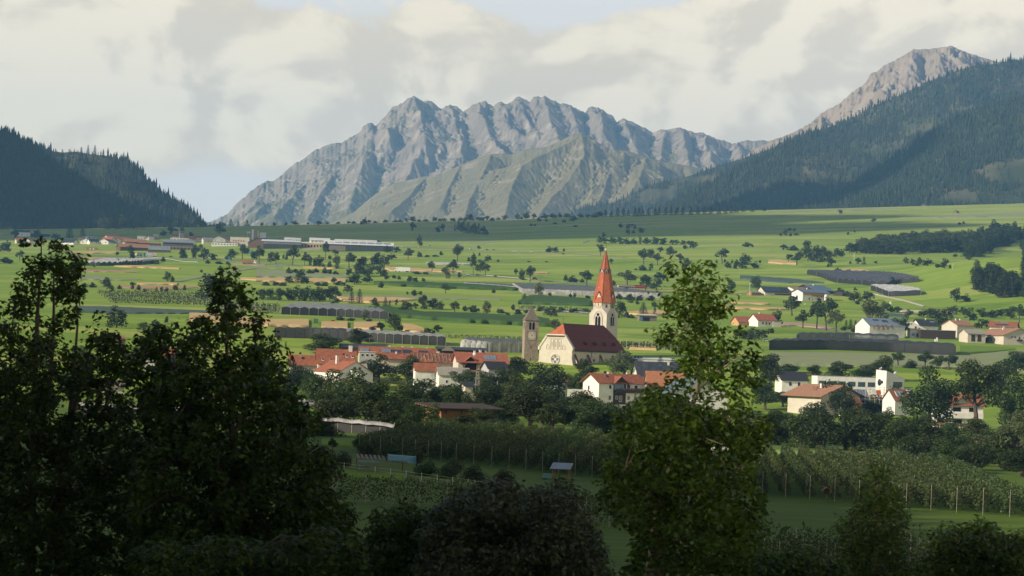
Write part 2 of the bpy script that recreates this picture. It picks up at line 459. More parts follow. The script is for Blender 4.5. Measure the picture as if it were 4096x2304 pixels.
M['leaf_village'] = leaf_mat('leaf_broad', (0.020, 0.036, 0.011), (0.052, 0.078, 0.021), 0.26, 0.55, 0.35, 0.25)
M['leaf_pale'] = leaf_mat('leaf_pale', (0.060, 0.078, 0.034), (0.105, 0.125, 0.058), 0.28, 0.55, 0.25, 0.25)
M['leaf_far'] = leaf_mat('leaf_far', (0.020, 0.036, 0.013), (0.046, 0.068, 0.023), 0.20, 0.7, 0.35, 0.05)
M['leaf_conifer'] = leaf_mat('leaf_conifer', (0.014, 0.028, 0.015), (0.032, 0.050, 0.024), 0.10, 0.7, 0.3, 0.05)
M['leaf_spruce_blue'] = leaf_mat('leaf_spruce_blue', (0.060, 0.085, 0.085), (0.10, 0.13, 0.13), 0.10, 0.7, 0.05, 0.3)
M['leaf_orchard'] = leaf_mat('leaf_orchard', (0.022, 0.040, 0.011), (0.068, 0.098, 0.030), 0.28, 0.5, 0.12, 0.3)
M['leaf_forest'] = leaf_mat('leaf_forest', (0.012, 0.022, 0.013), (0.034, 0.044, 0.022), 0.08, 0.8, 0.0, 0.004)
# ------------------------------------------------------------------ the land
_d = np.array([0, 60, 600, 1000, 1090, 1200, 1300, 1750, 2100, 2500, 3300, 4000, 4700], float)
_z = np.array([-20, -20, -20, -20, -8, 2.5, 8.8, 31.5, 54.7, 89, 148, 208, 269], float)
_dt = np.arange(0, 4701, 10.0)
_zt = np.interp(_dt, _d, _z)
_k = np.ones(9) / 9
_zt = np.convolve(np.pad(_zt, 4, mode='edge'), _k, 'valid')
_sp = [ur(a, b) for a, b in zip([-3000, 0, 800, 1024, 2048, 2560, 3072, 4096, 7000], [830, 916, 906, 901, 876, 853, 838, 811, 850])]
_sx = np.array([p[0] for p in _sp]); _sy = np.array([p[1] for p in _sp])

def sstep(a, b, x):
 t = np.clip((x - a) / (b - a), 0, 1)
 return t * t * (3 - 2 * t)

KX, KY = 500.0, 2300.0
def ground(x, y):
 """height of the land; x to the right, y away from the camera"""
 x = np.asarray(x, float); y = np.asarray(y, float)
 yc = np.clip(y, 0, 4700)
 z = np.interp(yc, _dt, _zt)
 X = CX + F * x / np.maximum(yc, 700.0)
 S = np.interp(X, _sx, _sy)
 z = z - (S - 880.0) / F * yc * sstep(1200, 4700, yc)
 z = z - np.clip(y - 4700, 0, None) * 0.025
 amp = 1.4 * sstep(1150, 2000, yc) * (1 - 0.6 * sstep(4200, 4700, yc))
 z = z + amp * (vnoise(x / 330.0, y / 170.0, 3) + 0.5 * vnoise(x / 140.0 + 5, y / 75.0, 4))
 z = z + 0.25 * sstep(100, 300, yc) * vnoise(x / 45.0, y / 30.0, 5)
 # the camera stands on the foot of the valley side
 z = np.where(y < 75, np.maximum(z, -20 + 18.2 * (1 - sstep(-5, 75, y))), z)
 # wooded knoll at the right edge of the plain and the mound below it
 g = np.exp(-(((x - KX) / 110.0) ** 2 + ((y - KY) / 330.0) ** 2))
 z = z + 30.0 * g
 return z

def at(X, Y, dmin=140.0, dmax=5000.0):
 """the point of the land seen at column X, row Y of the picture (first crossing of the line of sight)"""
 X, Y = ur(X, Y)
 d = np.geomspace(dmin, dmax, 1400)
 zr = (HY - Y) / F * d
 zg = ground((X - CX) / F * d, d)
 below = np.nonzero(zr <= zg)[0]
 if len(below) == 0:
  dd = 4690.0
 else:
  i = below[0]
  if i == 0: dd = d[0]
  else:
   a = zr[i - 1] - zg[i - 1]; b = zg[i] - zr[i]
   dd = d[i - 1] + (d[i] - d[i - 1]) * a / max(a + b, 1e-9)
 x = (X - CX) / F * dd
 return Vector((x, dd, float(ground(x, dd))))

def meadow_material():
 m, N, L, b = new_mat('meadow')
 # greens of mown and unmown plots
 b.inputs['Roughness'].default_value = 0.9
 b.inputs['Specular IOR Level'].default_value = 0.15
 tc = N.new('ShaderNodeTexCoord')
 def mp(scale, rot=0.0, loc=(0, 0, 0)):
  n = N.new('ShaderNodeMapping'); n.inputs['Scale'].default_value = scale; n.inputs['Rotation'].default_value = (0, 0, rot); n.inputs['Location'].default_value = loc
  L.new(tc.outputs['Object'], n.inputs['Vector']); return n.outputs[0]
 wob = N.new('ShaderNodeTexNoise'); wob.inputs['Scale'].default_value = 0.006; wob.inputs['Detail'].default_value = 3
 L.new(mp((1, 1, 0)), wob.inputs['Vector'])
 def vor(scale, rot, loc):
  v = N.new('ShaderNodeTexVoronoi'); v.feature = 'F1'; v.voronoi_dimensions = '2D'; v.inputs['Scale'].default_value = 1.0
  v.inputs['Randomness'].default_value = 0.85
  ad = N.new('ShaderNodeVectorMath'); ad.operation = 'MULTIPLY_ADD'
  ad.inputs[1].default_value = (0.9, 0.9, 0)
  L.new(wob.outputs['Color'], ad.inputs[0]); L.new(mp(scale, rot, loc), ad.inputs[2])
  L.new(ad.outputs[0], v.inputs['Vector'])
  s = N.new('ShaderNodeSeparateColor'); L.new(v.outputs['Color'], s.inputs[0]); return s.outputs[0]
 a = vor((1 / 210.0, 1 / 62.0, 0), R(6), (3.3, 1.7, 0))
 c = vor((1 / 120.0, 1 / 33.0, 0), R(-9), (8.1, 5.7, 0))
 cr = N.new('ShaderNodeValToRGB')
 e = cr.color_ramp.elements
 e[0].position = 0.0; e[0].color = (0.109, 0.188, 0.016, 1)
 e[1].position = 1.0; e[1].color = (0.328, 0.339, 0.059, 1)
 for p, cc in ((0.22, (0.146, 0.232, 0.021, 1)), (0.40, (0.209, 0.295, 0.033, 1)), (0.58, (0.155, 0.250, 0.024, 1)), (0.74, (0.246, 0.321, 0.044, 1)), (0.88, (0.273, 0.319, 0.070, 1))):
  k = e.new(p); k.color = cc
 mixv = N.new('ShaderNodeMath'); mixv.operation = 'MULTIPLY_ADD'; mixv.inputs[1].default_value = 0.30
 L.new(c, mixv.inputs[0])
 sc = N.new('ShaderNodeMath'); sc.operation = 'MULTIPLY'; sc.inputs[1].default_value = 0.70
 L.new(a, sc.inputs[0]); L.new(sc.outputs[0], mixv.inputs[2])
 L.new(mixv.outputs[0], cr.inputs[0])
 # drier, paler sward on the upper fan
 sp = N.new('ShaderNodeSeparateXYZ'); L.new(tc.outputs['Object'], sp.inputs[0])
 rr = N.new('ShaderNodeMapRange'); rr.inputs['From Min'].default_value = 2600; rr.inputs['From Max'].default_value = 4600; rr.inputs['To Max'].default_value = 0.62
 L.new(sp.outputs[1], rr.inputs['Value'])
 n2 = N.new('ShaderNodeTexNoise'); n2.inputs['Scale'].default_value = 1.0; n2.inputs['Detail'].default_value = 6; n2.inputs['Roughness'].default_value = 0.6
 L.new(mp((1 / 240.0, 1 / 60.0, 0), R(4)), n2.inputs['Vector'])
 ml = N.new('ShaderNodeMath'); ml.operation = 'MULTIPLY'
 r3 = N.new('ShaderNodeMapRange'); r3.inputs['From Min'].default_value = 0.36; r3.inputs['From Max'].default_value = 0.62
 L.new(n2.outputs['Fac'], r3.inputs['Value'])
 L.new(rr.outputs[0], ml.inputs[0]); L.new(r3.outputs[0], ml.inputs[1])
 m1 = N.new('ShaderNodeMix'); m1.data_type = 'RGBA'; m1.inputs[7].default_value = (0.345, 0.325, 0.125, 1)
 L.new(ml.outputs[0], m1.inputs[0]); L.new(cr.outputs[0], m1.inputs[6])
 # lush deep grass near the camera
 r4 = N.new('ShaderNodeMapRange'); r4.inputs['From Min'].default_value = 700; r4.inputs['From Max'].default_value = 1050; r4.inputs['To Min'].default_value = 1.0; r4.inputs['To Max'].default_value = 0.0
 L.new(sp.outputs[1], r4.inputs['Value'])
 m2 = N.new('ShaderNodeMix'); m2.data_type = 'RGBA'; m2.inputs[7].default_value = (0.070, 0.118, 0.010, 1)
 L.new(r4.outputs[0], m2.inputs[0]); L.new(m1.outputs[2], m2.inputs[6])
 # fine grain: tufts and mowing swaths
 n3 = N.new('ShaderNodeTexNoise'); n3.inputs['Scale'].default_value = 1.0; n3.inputs['Detail'].default_value = 6; n3.inputs['Roughness'].default_value = 0.65
 L.new(mp((1 / 16.0, 1 / 5.0, 0), R(5)), n3.inputs['Vector'])
 r5 = N.new('ShaderNodeMapRange'); r5.inputs['From Min'].default_value = 0.3; r5.inputs['From Max'].default_value = 0.7; r5.inputs['To Min'].default_value = 0.80; r5.inputs['To Max'].default_value = 1.18
 L.new(n3.outputs['Fac'], r5.inputs['Value'])
 hs = N.new('ShaderNodeHueSaturation'); L.new(m2.outputs[2], hs.inputs['Color']); L.new(r5.outputs[0], hs.inputs['Value'])
 L.new(hs.outputs[0], b.inputs['Base Color'])
 bp = N.new('ShaderNodeBump'); bp.inputs['Distance'].default_value = 0.6; bp.inputs['Strength'].default_value = 0.7
 L.new(n3.outputs['Fac'], bp.inputs['Height']); L.new(bp.outputs[0], b.inputs['Normal'])
 return m
M['meadow'] = meadow_material()

def build_ground():
 us = np.concatenate([np.linspace(-0.9, -0.25, 26)[:-1], np.linspace(-0.25, 0.25, 300), np.linspace(0.25, 0.9, 26)[1:]])
 ds = np.concatenate([np.linspace(-150, 60, 22)[:-1], np.linspace(60, 900, 60)[:-1], np.linspace(900, 4750, 380), np.geomspace(4850, 15500, 22)])
 U, D = np.meshgrid(us, ds)
 Xc = np.clip(U * (np.maximum(D, 0) + 160), -5700, 5700)
 Z = ground(Xc, D)
 v = np.stack([Xc, D, Z], -1).reshape(-1, 3)
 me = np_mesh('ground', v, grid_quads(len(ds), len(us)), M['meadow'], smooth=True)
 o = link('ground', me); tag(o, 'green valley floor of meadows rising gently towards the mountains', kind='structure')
build_ground()

# ------------------------------------------------------------------ fields draped over the land
def crop_mat(name, c, c2, rows=0.0, bump=0.3):
 m, N, L, b = new_mat(name)
 b.inputs['Roughness'].default_value = 0.95
 b.inputs['Specular IOR Level'].default_value = 0.1
 tc = N.new('ShaderNodeTexCoord')
 mp = N.new('ShaderNodeMapping'); mp.inputs['Scale'].default_value = (0.08, 0.3, 0.3)
 L.new(tc.outputs['Object'], mp.inputs['Vector'])
 n = N.new('ShaderNodeTexNoise'); n.inputs['Scale'].default_value = 1.0; n.inputs['Detail'].default_value = 7; n.inputs['Roughness'].default_value = 0.65
 L.new(mp.outputs[0], n.inputs['Vector'])
 r = N.new('ShaderNodeMapRange'); r.inputs['From Min'].default_value = 0.35; r.inputs['From Max'].default_value = 0.66
 L.new(n.outputs['Fac'], r.inputs['Value'])
 mx = N.new('ShaderNodeMix'); mx.data_type = 'RGBA'; mx.inputs[6].default_value = tuple(c) + (1,); mx.inputs[7].default_value = tuple(c2) + (1,)
 L.new(r.outputs[0], mx.inputs[0]); L.new(mx.outputs[2], b.inputs['Base Color'])
 bp = N.new('ShaderNodeBump'); bp.inputs['Distance'].default_value = bump
 L.new(n.outputs['Fac'], bp.inputs['Height']); L.new(bp.outputs[0], b.inputs['Normal'])
 return m
M['wheat'] = crop_mat('ripe_grain', (0.40, 0.285, 0.125), (0.52, 0.38, 0.185))
M['soil'] = crop_mat('bare_soil', (0.30, 0.185, 0.115), (0.36, 0.235, 0.15))
M['soil_pale'] = crop_mat('pale_soil', (0.36, 0.27, 0.19), (0.30, 0.225, 0.155))
M['corn'] = crop_mat('maize', (0.032, 0.070, 0.016), (0.060, 0.110, 0.026), bump=1.0)
M['cabbage'] = crop_mat('cabbage', (0.045, 0.080, 0.060), (0.095, 0.135, 0.105), bump=0.6)
M['hay'] = crop_mat('mown_hay', (0.19, 0.225, 0.110), (0.24, 0.265, 0.145))
M['lush'] = crop_mat('lush_grass', (0.11, 0.19, 0.02), (0.14, 0.225, 0.03))
M['tall_grass'] = crop_mat('tall_grass', (0.085, 0.140, 0.034), (0.125, 0.180, 0.050))

def field(name, label, mname, cols, h=0.3, rough=0.0):
 """a strip of land between two edges: cols = [(X, row of the far edge, row of the near edge), ...]"""
 Xs = [c[0] for c in cols]
 n = max(3, int((Xs[-1] - Xs[0]) / 9))
 gx = np.linspace(Xs[0], Xs[-1], n)
 yt = np.interp(gx, Xs, [c[1] for c in cols]); yb = np.interp(gx, Xs, [c[2] for c in cols])
 jit = 0.8 if (Xs[-1] - Xs[0]) > 60 else 0.3
 yb = np.maximum(yb, yt + 1.2)
 yt = yt + jit * vnoise(gx / 25.0, gx * 0 + len(name) + Xs[0], 5) * np.minimum(1, (yb - yt) / 8)
 yb = yb + jit * vnoise(gx / 25.0, gx * 0 + 9 + Xs[0], 6) * np.minimum(1, (yb - yt) / 8)
 K = 4
 rows = []
 for k in range(K + 1):
  row = []
  for i in range(n):
   Y = yb[i] + (yt[i] - yb[i]) * k / K
   if k == 0 or k == K:
    p = at(gx[i], Y); row.append((p.x, p.y))
   else: row.append(None)
  rows.append(row)
 for k in range(1, K):
  t = k / K
  for i in range(n):
   a, b = rows[0][i], rows[K][i]
   rows[k][i] = (a[0] + (b[0] - a[0]) * t, a[1] + (b[1] - a[1]) * t)
 xy = np.array(rows)
 z = ground(xy[..., 0], xy[..., 1])
 top = np.dstack([xy, (z + h)[..., None]])
 low = np.dstack([xy, (z - 0.5)[..., None]])
 v = np.concatenate([top.reshape(-1, 3), low[0].reshape(-1, 3), low[0:1, :][0].reshape(-1, 3)])
 nt = (K + 1) * n
 q = list(map(tuple, grid_quads(K + 1, n)))
 for i in range(n - 1):                       # the near side of the standing crop
  q.append((nt + i, nt + i + 1, i + 1, i))
 me = np_mesh(name, v, np.array(q), M[mname], smooth=False)
 o = link(name, me)
 return tag(o, label, kind='structure')

def view(ox, oy):
 k = 1 / 2.515625
 return lambda vx, vy: (ox + vx * k, oy + vy * k)

W = 'wheat'
field('wheat_field', 'ripe tan grain strip left of the white truck behind dark hedges', W, [(1024, 1114, 1127), (1150, 1115, 1130), (1382, 1118, 1131)], .9)
field('wheat_field', 'ripe grain strip beside the road by the white truck', W, [(1541, 1069, 1074), (1560, 1070, 1085), (1770, 1080, 1089), (1850, 1086, 1088)], .9)
field('wheat_field', 'tan grain field behind the conifer pair in the middle of the plain', W, [(1348, 1189, 1192), (1380, 1190, 1206), (1500, 1192, 1213), (1620, 1194, 1206), (1664, 1199, 1200)], .9)
field('wheat_field', 'striped stubble field left of the green trailer', W, [(960, 1272, 1306), (1095, 1281, 1308), (1235, 1281, 1310)], .9)
field('wheat_field', 'stubble field below the orange pickup', W, [(1285, 1290, 1316), (1390, 1291, 1320)], .9)
field('wheat_field', 'stubble field left of the big dark tree by the black nets', W, [(1415, 1292, 1318), (1520, 1293, 1325)], .9)
field('wheat_field', 'stubble corner right of the big dark tree by the black nets', W, [(1608, 1299, 1322), (1650, 1301, 1330), (1696, 1318, 1331)], .9)
field('wheat_field', 'long tan strip below the white tunnel rows on the left', W, [(457, 1065, 1067), (520, 1063, 1070), (716, 1073, 1077)], .9)
field('soil_field', 'bare reddish strip behind the small bushes on the left', 'soil', [(465, 1144, 1150), (560, 1145, 1157), (700, 1146, 1159), (787, 1146, 1151)])
field('wheat_field', 'thin tan strip above the bare reddish strip', W, [(545, 1133, 1138), (708, 1134, 1141)], .9)
field('soil_field', 'thin brown soil strip beside the left tall tree', 'soil', [(300, 1077, 1086), (555, 1085, 1091)])
field('hay_field', 'pale mown lens of grass left of the round dark tree', 'hay', [(207, 1110, 1117), (350, 1100, 1120), (480, 1112, 1121), (570, 1117, 1119)], .2)
field('wheat_field', 'upper tan strip below the left village', W, [(280, 1008, 1014), (470, 1009, 1014)], .9)
field('wheat_field', 'lower tan strip above the white tunnel rows', W, [(270, 1032, 1037), (460, 1034, 1037)], .9)
field('wheat_field', 'tan field glimpsed behind the second tall tree', W, [(757, 1255, 1290), (850, 1258, 1292), (960, 1262, 1300)], .9)
field('soil_field', 'bare strip below the timber truck', 'soil_pale', [(922, 1055, 1060), (1060, 1056, 1063)])
field('wheat_field', 'tan strip left of the hedge line in the plain', W, [(962, 1113, 1119), (1024, 1114, 1123)], .9)
field('wheat_field', 'small tan strip behind the low hedge left of the grove', W, [(1212, 1068, 1073), (1342, 1072, 1077)], .9)
field('wheat_field', 'small tan strip left of the spire', W, [(2108, 1090, 1096), (2190, 1091, 1096)], .9)
field('wheat_field', 'tan field beside two round trees right of the spire', W, [(3072, 1042, 1052), (3120, 1040, 1056), (3185, 1050, 1058)], .9)
field('wheat_field', 'tan field behind the dark gridded nets', W, [(3320, 1082, 1088), (3390, 1079, 1092), (3440, 1078, 1094), (3485, 1088, 1091)], .9)
field('wheat_field', 'tan strip in front of the farm', W, [(2750, 1222, 1228), (3072, 1232, 1241), (3150, 1236, 1240)], .9)
field('wheat_field', 'tan path-like strip above the red roofed house', W, [(2920, 1210, 1213), (3072, 1215, 1220)], .9)
field('wheat_field', 'tan field behind the shed right of the bell storey', W, [(2505, 1250, 1256), (2600, 1244, 1264), (2670, 1245, 1262)], .9)
field('soil_field', 'bare pinkish field beside the red roofed house', 'soil_pale', [(3110, 1289, 1302), (3200, 1290, 1305), (3280, 1300, 1313), (3338, 1313, 1316)])
field('wheat_field', 'tan strip below the orchard behind the nave', W, [(2517, 1388, 1398), (2625, 1390, 1402)], .9)
field('corn_field', 'dark green maize field below the long grey net', 'corn', [(1494, 1133, 1137), (1600, 1133, 1146), (1800, 1139, 1155), (2048, 1150, 1163), (2100, 1152, 1163)], 2.0)
field('corn_field', 'long dark green maize field left of the old tower', 'corn', [(1440, 1236, 1240), (1550, 1235, 1265), (1700, 1256, 1280), (1900, 1262, 1293), (2060, 1272, 1300)], 2.0)
field('corn_field', 'dark green maize field between the two towers', 'corn', [(2072, 1212, 1218), (2120, 1188, 1218), (2250, 1194, 1222), (2362, 1202, 1226)], 2.0)
field('corn_field', 'maize strip behind the old stone tower', 'corn', [(2048, 1269, 1300), (2120, 1272, 1305), (2198, 1285, 1308)], 2.0)
field('cabbage_field', 'bluish cabbage field behind the left tall trees', 'cabbage', [(292, 1226, 1250), (450, 1228, 1254), (650, 1238, 1256), (850, 1246, 1254)], .5)
field('cabbage_field', 'bluish cabbage field above the farm', 'cabbage', [(2960, 1102, 1116), (3072, 1109, 1129), (3150, 1114, 1133), (3295, 1130, 1135)], .5)
field('cabbage_field', 'bluish cabbage field below the viaduct', 'cabbage', [(3520, 1254, 1266), (3625, 1258, 1274)], .5)
field('hay_field', 'wide grey-green hay meadow below the black nets on the right', 'hay', [(3082, 1408, 1466), (3300, 1410, 1467), (3500, 1414, 1468), (3700, 1418, 1470), (3830, 1422, 1475), (4096, 1402, 1490), (4300, 1395, 1500)], .2)
field('hay_field', 'grey-green mown strip left of the central grove', 'hay', [(1024, 1078, 1110), (1200, 1086, 1111), (1390, 1098, 1112)], .2)
field('hay_field', 'grey-green mown strip on the left of the plain', 'hay', [(700, 1120, 1131), (1024, 1066, 1074), (1130, 1068, 1076)], .2)
field('hay_field', 'pale strip of mown grass below the maize', 'hay', [(1330, 1178, 1186), (1700, 1186, 1196), (2000, 1192, 1200)], .2)
field('hay_field', 'pale strip on the upper fan', 'hay', [(1790, 972, 976), (1980, 969, 976)], .2)
field('hay_field', 'pale tan band on the high fan at the right', 'hay', [(3600, 868, 873), (3850, 858, 871), (4200, 846, 862)], .2)
field('hay_field', 'pale band along the top edge of the fan', 'hay', [(3072, 846, 852), (3400, 834, 842), (3600, 832, 838)], .2)
field('lush_meadow', 'bright strip of lush grass behind the left hay shed', 'lush', [(1286, 1755, 1783), (1400, 1757, 1790), (1490, 1764, 1796)], .2)
field('lush_meadow', 'lush strip in front of the wooden shelter', 'lush', [(1250, 1868, 1898), (1400, 1882, 1915), (1620, 1897, 1925)], .2)
field('lush_meadow', 'bright lush strip along the right hay meadow', 'lush', [(3840, 1384, 1420), (3960, 1386, 1410), (4060, 1392, 1398)], .25)
field('grass_bank', 'tall pale grass strip behind the right orchard rows', 'tall_grass', [(3040, 1788, 1812), (3300, 1800, 1824), (3500, 1818, 1834), (3640, 1832, 1840)], .8)

def ribbon(name, label, mname, pts, width, h=0.35):
 """a road or path over the land along picture points"""
 P3 = []
 for (a, b) in zip(pts[:-1], pts[1:]):
  n = max(2, int(abs(b[0] - a[0]) / 25))
  for i in range(n): P3.append(at(a[0] + (b[0] - a[0]) * i / n, a[1] + (b[1] - a[1]) * i / n))
 P3.append(at(*pts[-1]))
 L_, R_ = [], []
 for i, p in enumerate(P3):
  t = (P3[min(i + 1, len(P3) - 1)] - P3[max(i - 1, 0)]); t.z = 0; t.normalize()
  nrm = Vector((-t.y, t.x, 0))
  a = p + nrm * width / 2; b = p - nrm * width / 2
  zz = max(float(ground(a.x, a.y)), float(ground(b.x, b.y)), p.z) + h
  L_.append((a.x, a.y, zz)); R_.append((b.x, b.y, zz))
 n = len(P3)
 low = [(x, y, z - 1.5) for x, y, z in R_]
 v = np.array(L_ + R_ + low)
 q = [(n + i, n + i + 1, i + 1, i) for i in range(n - 1)] + [(2 * n + i, 2 * n + i + 1, n + i + 1, n + i) for i in range(n - 1)]
 o = link(name, np_mesh(name, v, np.array(q), M[mname], smooth=False))
 return tag(o, label, kind='structure')
ribbon('road', 'grey main road crossing the plain with cars on it', 'asphalt', [(300, 1024), (640, 1031), (900, 1041), (1200, 1066), (1541, 1082), (1700, 1089), (1830, 1098), (1960, 1104), (2100, 1118), (2240, 1129), (2420, 1140), (2640, 1174)], 7.0)
ribbon('upper_road', 'thin upper road on the fan with small cars', 'asphalt', [(1500, 988), (1800, 994), (2040, 1006), (2260, 1014), (2500, 1030)], 6.0)
ribbon('lower_road', 'light strip of road on the bank between the towers', 'asphalt', [(2050, 1240), (2140, 1243), (2240, 1250), (2360, 1256)], 5.0)
ribbon('farm_track', 'pale gravel track running down from the white net', 'gravel', [(3500, 1178), (3560, 1190), (3620, 1203), (3700, 1226)], 3.5)
ribbon('farm_track', 'short pale track on the upper fan', 'gravel', [(2330, 972), (2352, 965), (2400, 962)], 4.0)
ribbon('farm_track', 'winding pale track on the dark slope above the left village', 'gravel', [(430, 924), (450, 930), (470, 926)], 4.0)
ribbon('country_road', 'grey bend of road below the wooded knoll', 'asphalt', [(3985, 1102), (4015, 1108), (4030, 1120), (4020, 1132)], 6.0)
ribbon('village_road', 'pale road beside the tall trees right of the bare pink field', 'asphalt', [(3270, 1318), (3340, 1322), (3420, 1328), (3560, 1340)], 6.0)

# ------------------------------------------------------------------ mountains and wooded hills
def rock_material(name, rock, rock2, grass, scree, zlo, zhi, grass_amt, bump=9.0):
 m, N, L, b = new_mat(name)
 b.inputs['Roughness'].default_value = 0.95
 b.inputs['Specular IOR Level'].default_value = 0.1
 tc = N.new('ShaderNodeTexCoord'); geo = N.new('ShaderNodeNewGeometry')
 sp = N.new('ShaderNodeSeparateXYZ'); L.new(geo.outputs['Normal'], sp.inputs[0])
 so = N.new('ShaderNodeSeparateXYZ'); L.new(tc.outputs['Object'], so.inputs[0])
 def noise(sc, det, stretch=(1, 1, 1), rough=0.6):
  mp = N.new('ShaderNodeMapping'); mp.inputs['Scale'].default_value = stretch; L.new(tc.outputs['Object'], mp.inputs['Vector'])
  n = N.new('ShaderNodeTexNoise'); n.inputs['Scale'].default_value = sc; n.inputs['Detail'].default_value = det; n.inputs['Roughness'].default_value = rough
  L.new(mp.outputs[0], n.inputs['Vector']); return n.outputs['Fac']
 def rng_(x, a, b_, lo=0.0, hi=1.0):
  r = N.new('ShaderNodeMapRange'); r.inputs['From Min'].default_value = a; r.inputs['From Max'].default_value = b_
  r.inputs['To Min'].default_value = lo; r.inputs['To Max'].default_value = hi; L.new(x, r.inputs['Value']); return r.outputs[0]
 def mth(op, a, b_):
  k = N.new('ShaderNodeMath'); k.operation = op
  for i, v in enumerate((a, b_)):
   if isinstance(v, (int, float)): k.inputs[i].default_value = v
   else: L.new(v, k.inputs[i])
  return k.outputs[0]
 def mix(f, a, b_):
  x = N.new('ShaderNodeMix'); x.data_type = 'RGBA'
  L.new(f, x.inputs[0])
  for i, v in ((6, a), (7, b_)):
   if isinstance(v, tuple): x.inputs[i].default_value = v + (1,)
   else: L.new(v, x.inputs[i])
  return x.outputs[2]
 nz = noise(0.010, 9.0, (1, 1, 0.35), 0.65)
 nb = noise(0.0028, 6.0)
 c = mix(rng_(nz, 0.35, 0.65), rock, rock2)
 g = mth('ADD', mth('ADD', rng_(so.outputs[2], zlo, zhi, 1.0, 0.0), rng_(sp.outputs[2], 0.60, 0.86, -0.5, 0.6)), rng_(nb, 0.3, 0.7, -0.5, 0.5))
 g = rng_(mth('ADD', g, grass_amt), 0.35, 0.75)
 c = mix(g, c, grass)
 s = mth('MULTIPLY', rng_(noise(0.006, 5.0, (1.6, 1.6, 0.25)), 0.56, 0.66), rng_(so.outputs[2], zlo, zlo + 120, 0.15, 1.0))
 c = mix(mth('MULTIPLY', s, 0.7), c, scree)
 L.new(c, b.inputs['Base Color'])
 bp = N.new('ShaderNodeBump'); bp.inputs['Distance'].default_value = bump; bp.inputs['Strength'].default_value = 1.0
 L.new(mth('ADD', nz, mth('MULTIPLY', noise(0.05, 6.0), 0.35)), bp.inputs['Height']); L.new(bp.outputs[0], b.inputs['Normal'])
 return m
M['rock_main'] = rock_material('alpine_rock', (0.165, 0.135, 0.104), (0.275, 0.228, 0.178), (0.140, 0.126, 0.056), (0.40, 0.34, 0.27), 430, 930, -0.20)
M['rock_hump'] = rock_material('alpine_pasture', (0.19, 0.155, 0.118), (0.25, 0.205, 0.155), (0.185, 0.16, 0.085), (0.34, 0.27, 0.21), 500, 1300, 0.42, 5.0)
M['rock_right'] = rock_material('pale_rock', (0.21, 0.165, 0.122), (0.30, 0.235, 0.175), (0.09, 0.09, 0.04), (0.28, 0.24, 0.20), 700, 1500, -0.62)
M['forest_floor'] = mat('forest_floor', (0.035, 0.045, 0.020), 0.95, (0.105, 0.090, 0.048), 0.006, 6, lo=0.45, hi=0.7)

def erode(H, cell, n_batches, n_drop, seed, strength=0.28, steps=70):
 """shallow water erosion: many droplets at once run down the slope and carve gullies"""
 g = np.random.default_rng(seed)
 nr, nc = H.shape
 for b in range(n_batches):
  px = g.uniform(1, nc - 3, n_drop); py = g.uniform(1, nr - 3, n_drop)
  vx = np.zeros(n_drop); vy = np.zeros(n_drop); sed = np.zeros(n_drop); alive = np.ones(n_drop, bool)
  dH = np.zeros_like(H)
  spd = np.ones(n_drop)
  for s in range(steps):
   xi = px.astype(int); yi = py.astype(int); fx = px - xi; fy = py - yi
   h00 = H[yi, xi]; h10 = H[yi, xi + 1]; h01 = H[yi + 1, xi]; h11 = H[yi + 1, xi + 1]
   gx = (h10 - h00) * (1 - fy) + (h11 - h01) * fy
   gy = (h01 - h00) * (1 - fx) + (h11 - h10) * fx
   h = h00 * (1 - fx) * (1 - fy) + h10 * fx * (1 - fy) + h01 * (1 - fx) * fy + h11 * fx * fy
   vx = vx * 0.15 - gx * 0.85; vy = vy * 0.15 - gy * 0.85
   l = np.hypot(vx, vy) + 1e-9
   nx = px + vx / l; ny = py + vy / l
   ok = alive & (nx > 1) & (nx < nc - 3) & (ny > 1) & (ny < nr - 3)
   nx = np.where(ok, nx, px); ny = np.where(ok, ny, py)
   xj = nx.astype(int); yj = ny.astype(int); gx2 = nx - xj; gy2 = ny - yj
   h2 = H[yj, xj] * (1 - gx2) * (1 - gy2) + H[yj, xj + 1] * gx2 * (1 - gy2) + H[yj + 1, xj] * (1 - gx2) * gy2 + H[yj + 1, xj + 1] * gx2 * gy2
   dh = h2 - h
   cap = np.maximum(-dh, 0.01 * cell) * 1.6
   dep = np.where(dh > 0, np.minimum(dh, sed), np.where(sed > cap, (sed - cap) * 0.25, -np.minimum((cap - sed) * strength, -dh)))
   dep = np.where(ok, dep, 0)
   sed = sed - dep
   np.add.at(dH, (yi, xi), dep * (1 - fx) * (1 - fy)); np.add.at(dH, (yi, xi + 1), dep * fx * (1 - fy))
   np.add.at(dH, (yi + 1, xi), dep * (1 - fx) * fy); np.add.at(dH, (yi + 1, xi + 1), dep * fx * fy)
   px, py, alive = nx, ny, ok
  # spread a little so that gullies get width
  dH = np.clip(dH, -2.2 * cell, 2.2 * cell)
  sm = dH.copy()
  sm[1:-1, 1:-1] = 0.4 * dH[1:-1, 1:-1] + 0.15 * (dH[:-2, 1:-1] + dH[2:, 1:-1] + dH[1:-1, :-2] + dH[1:-1, 2:])
  H = H + sm
 return H

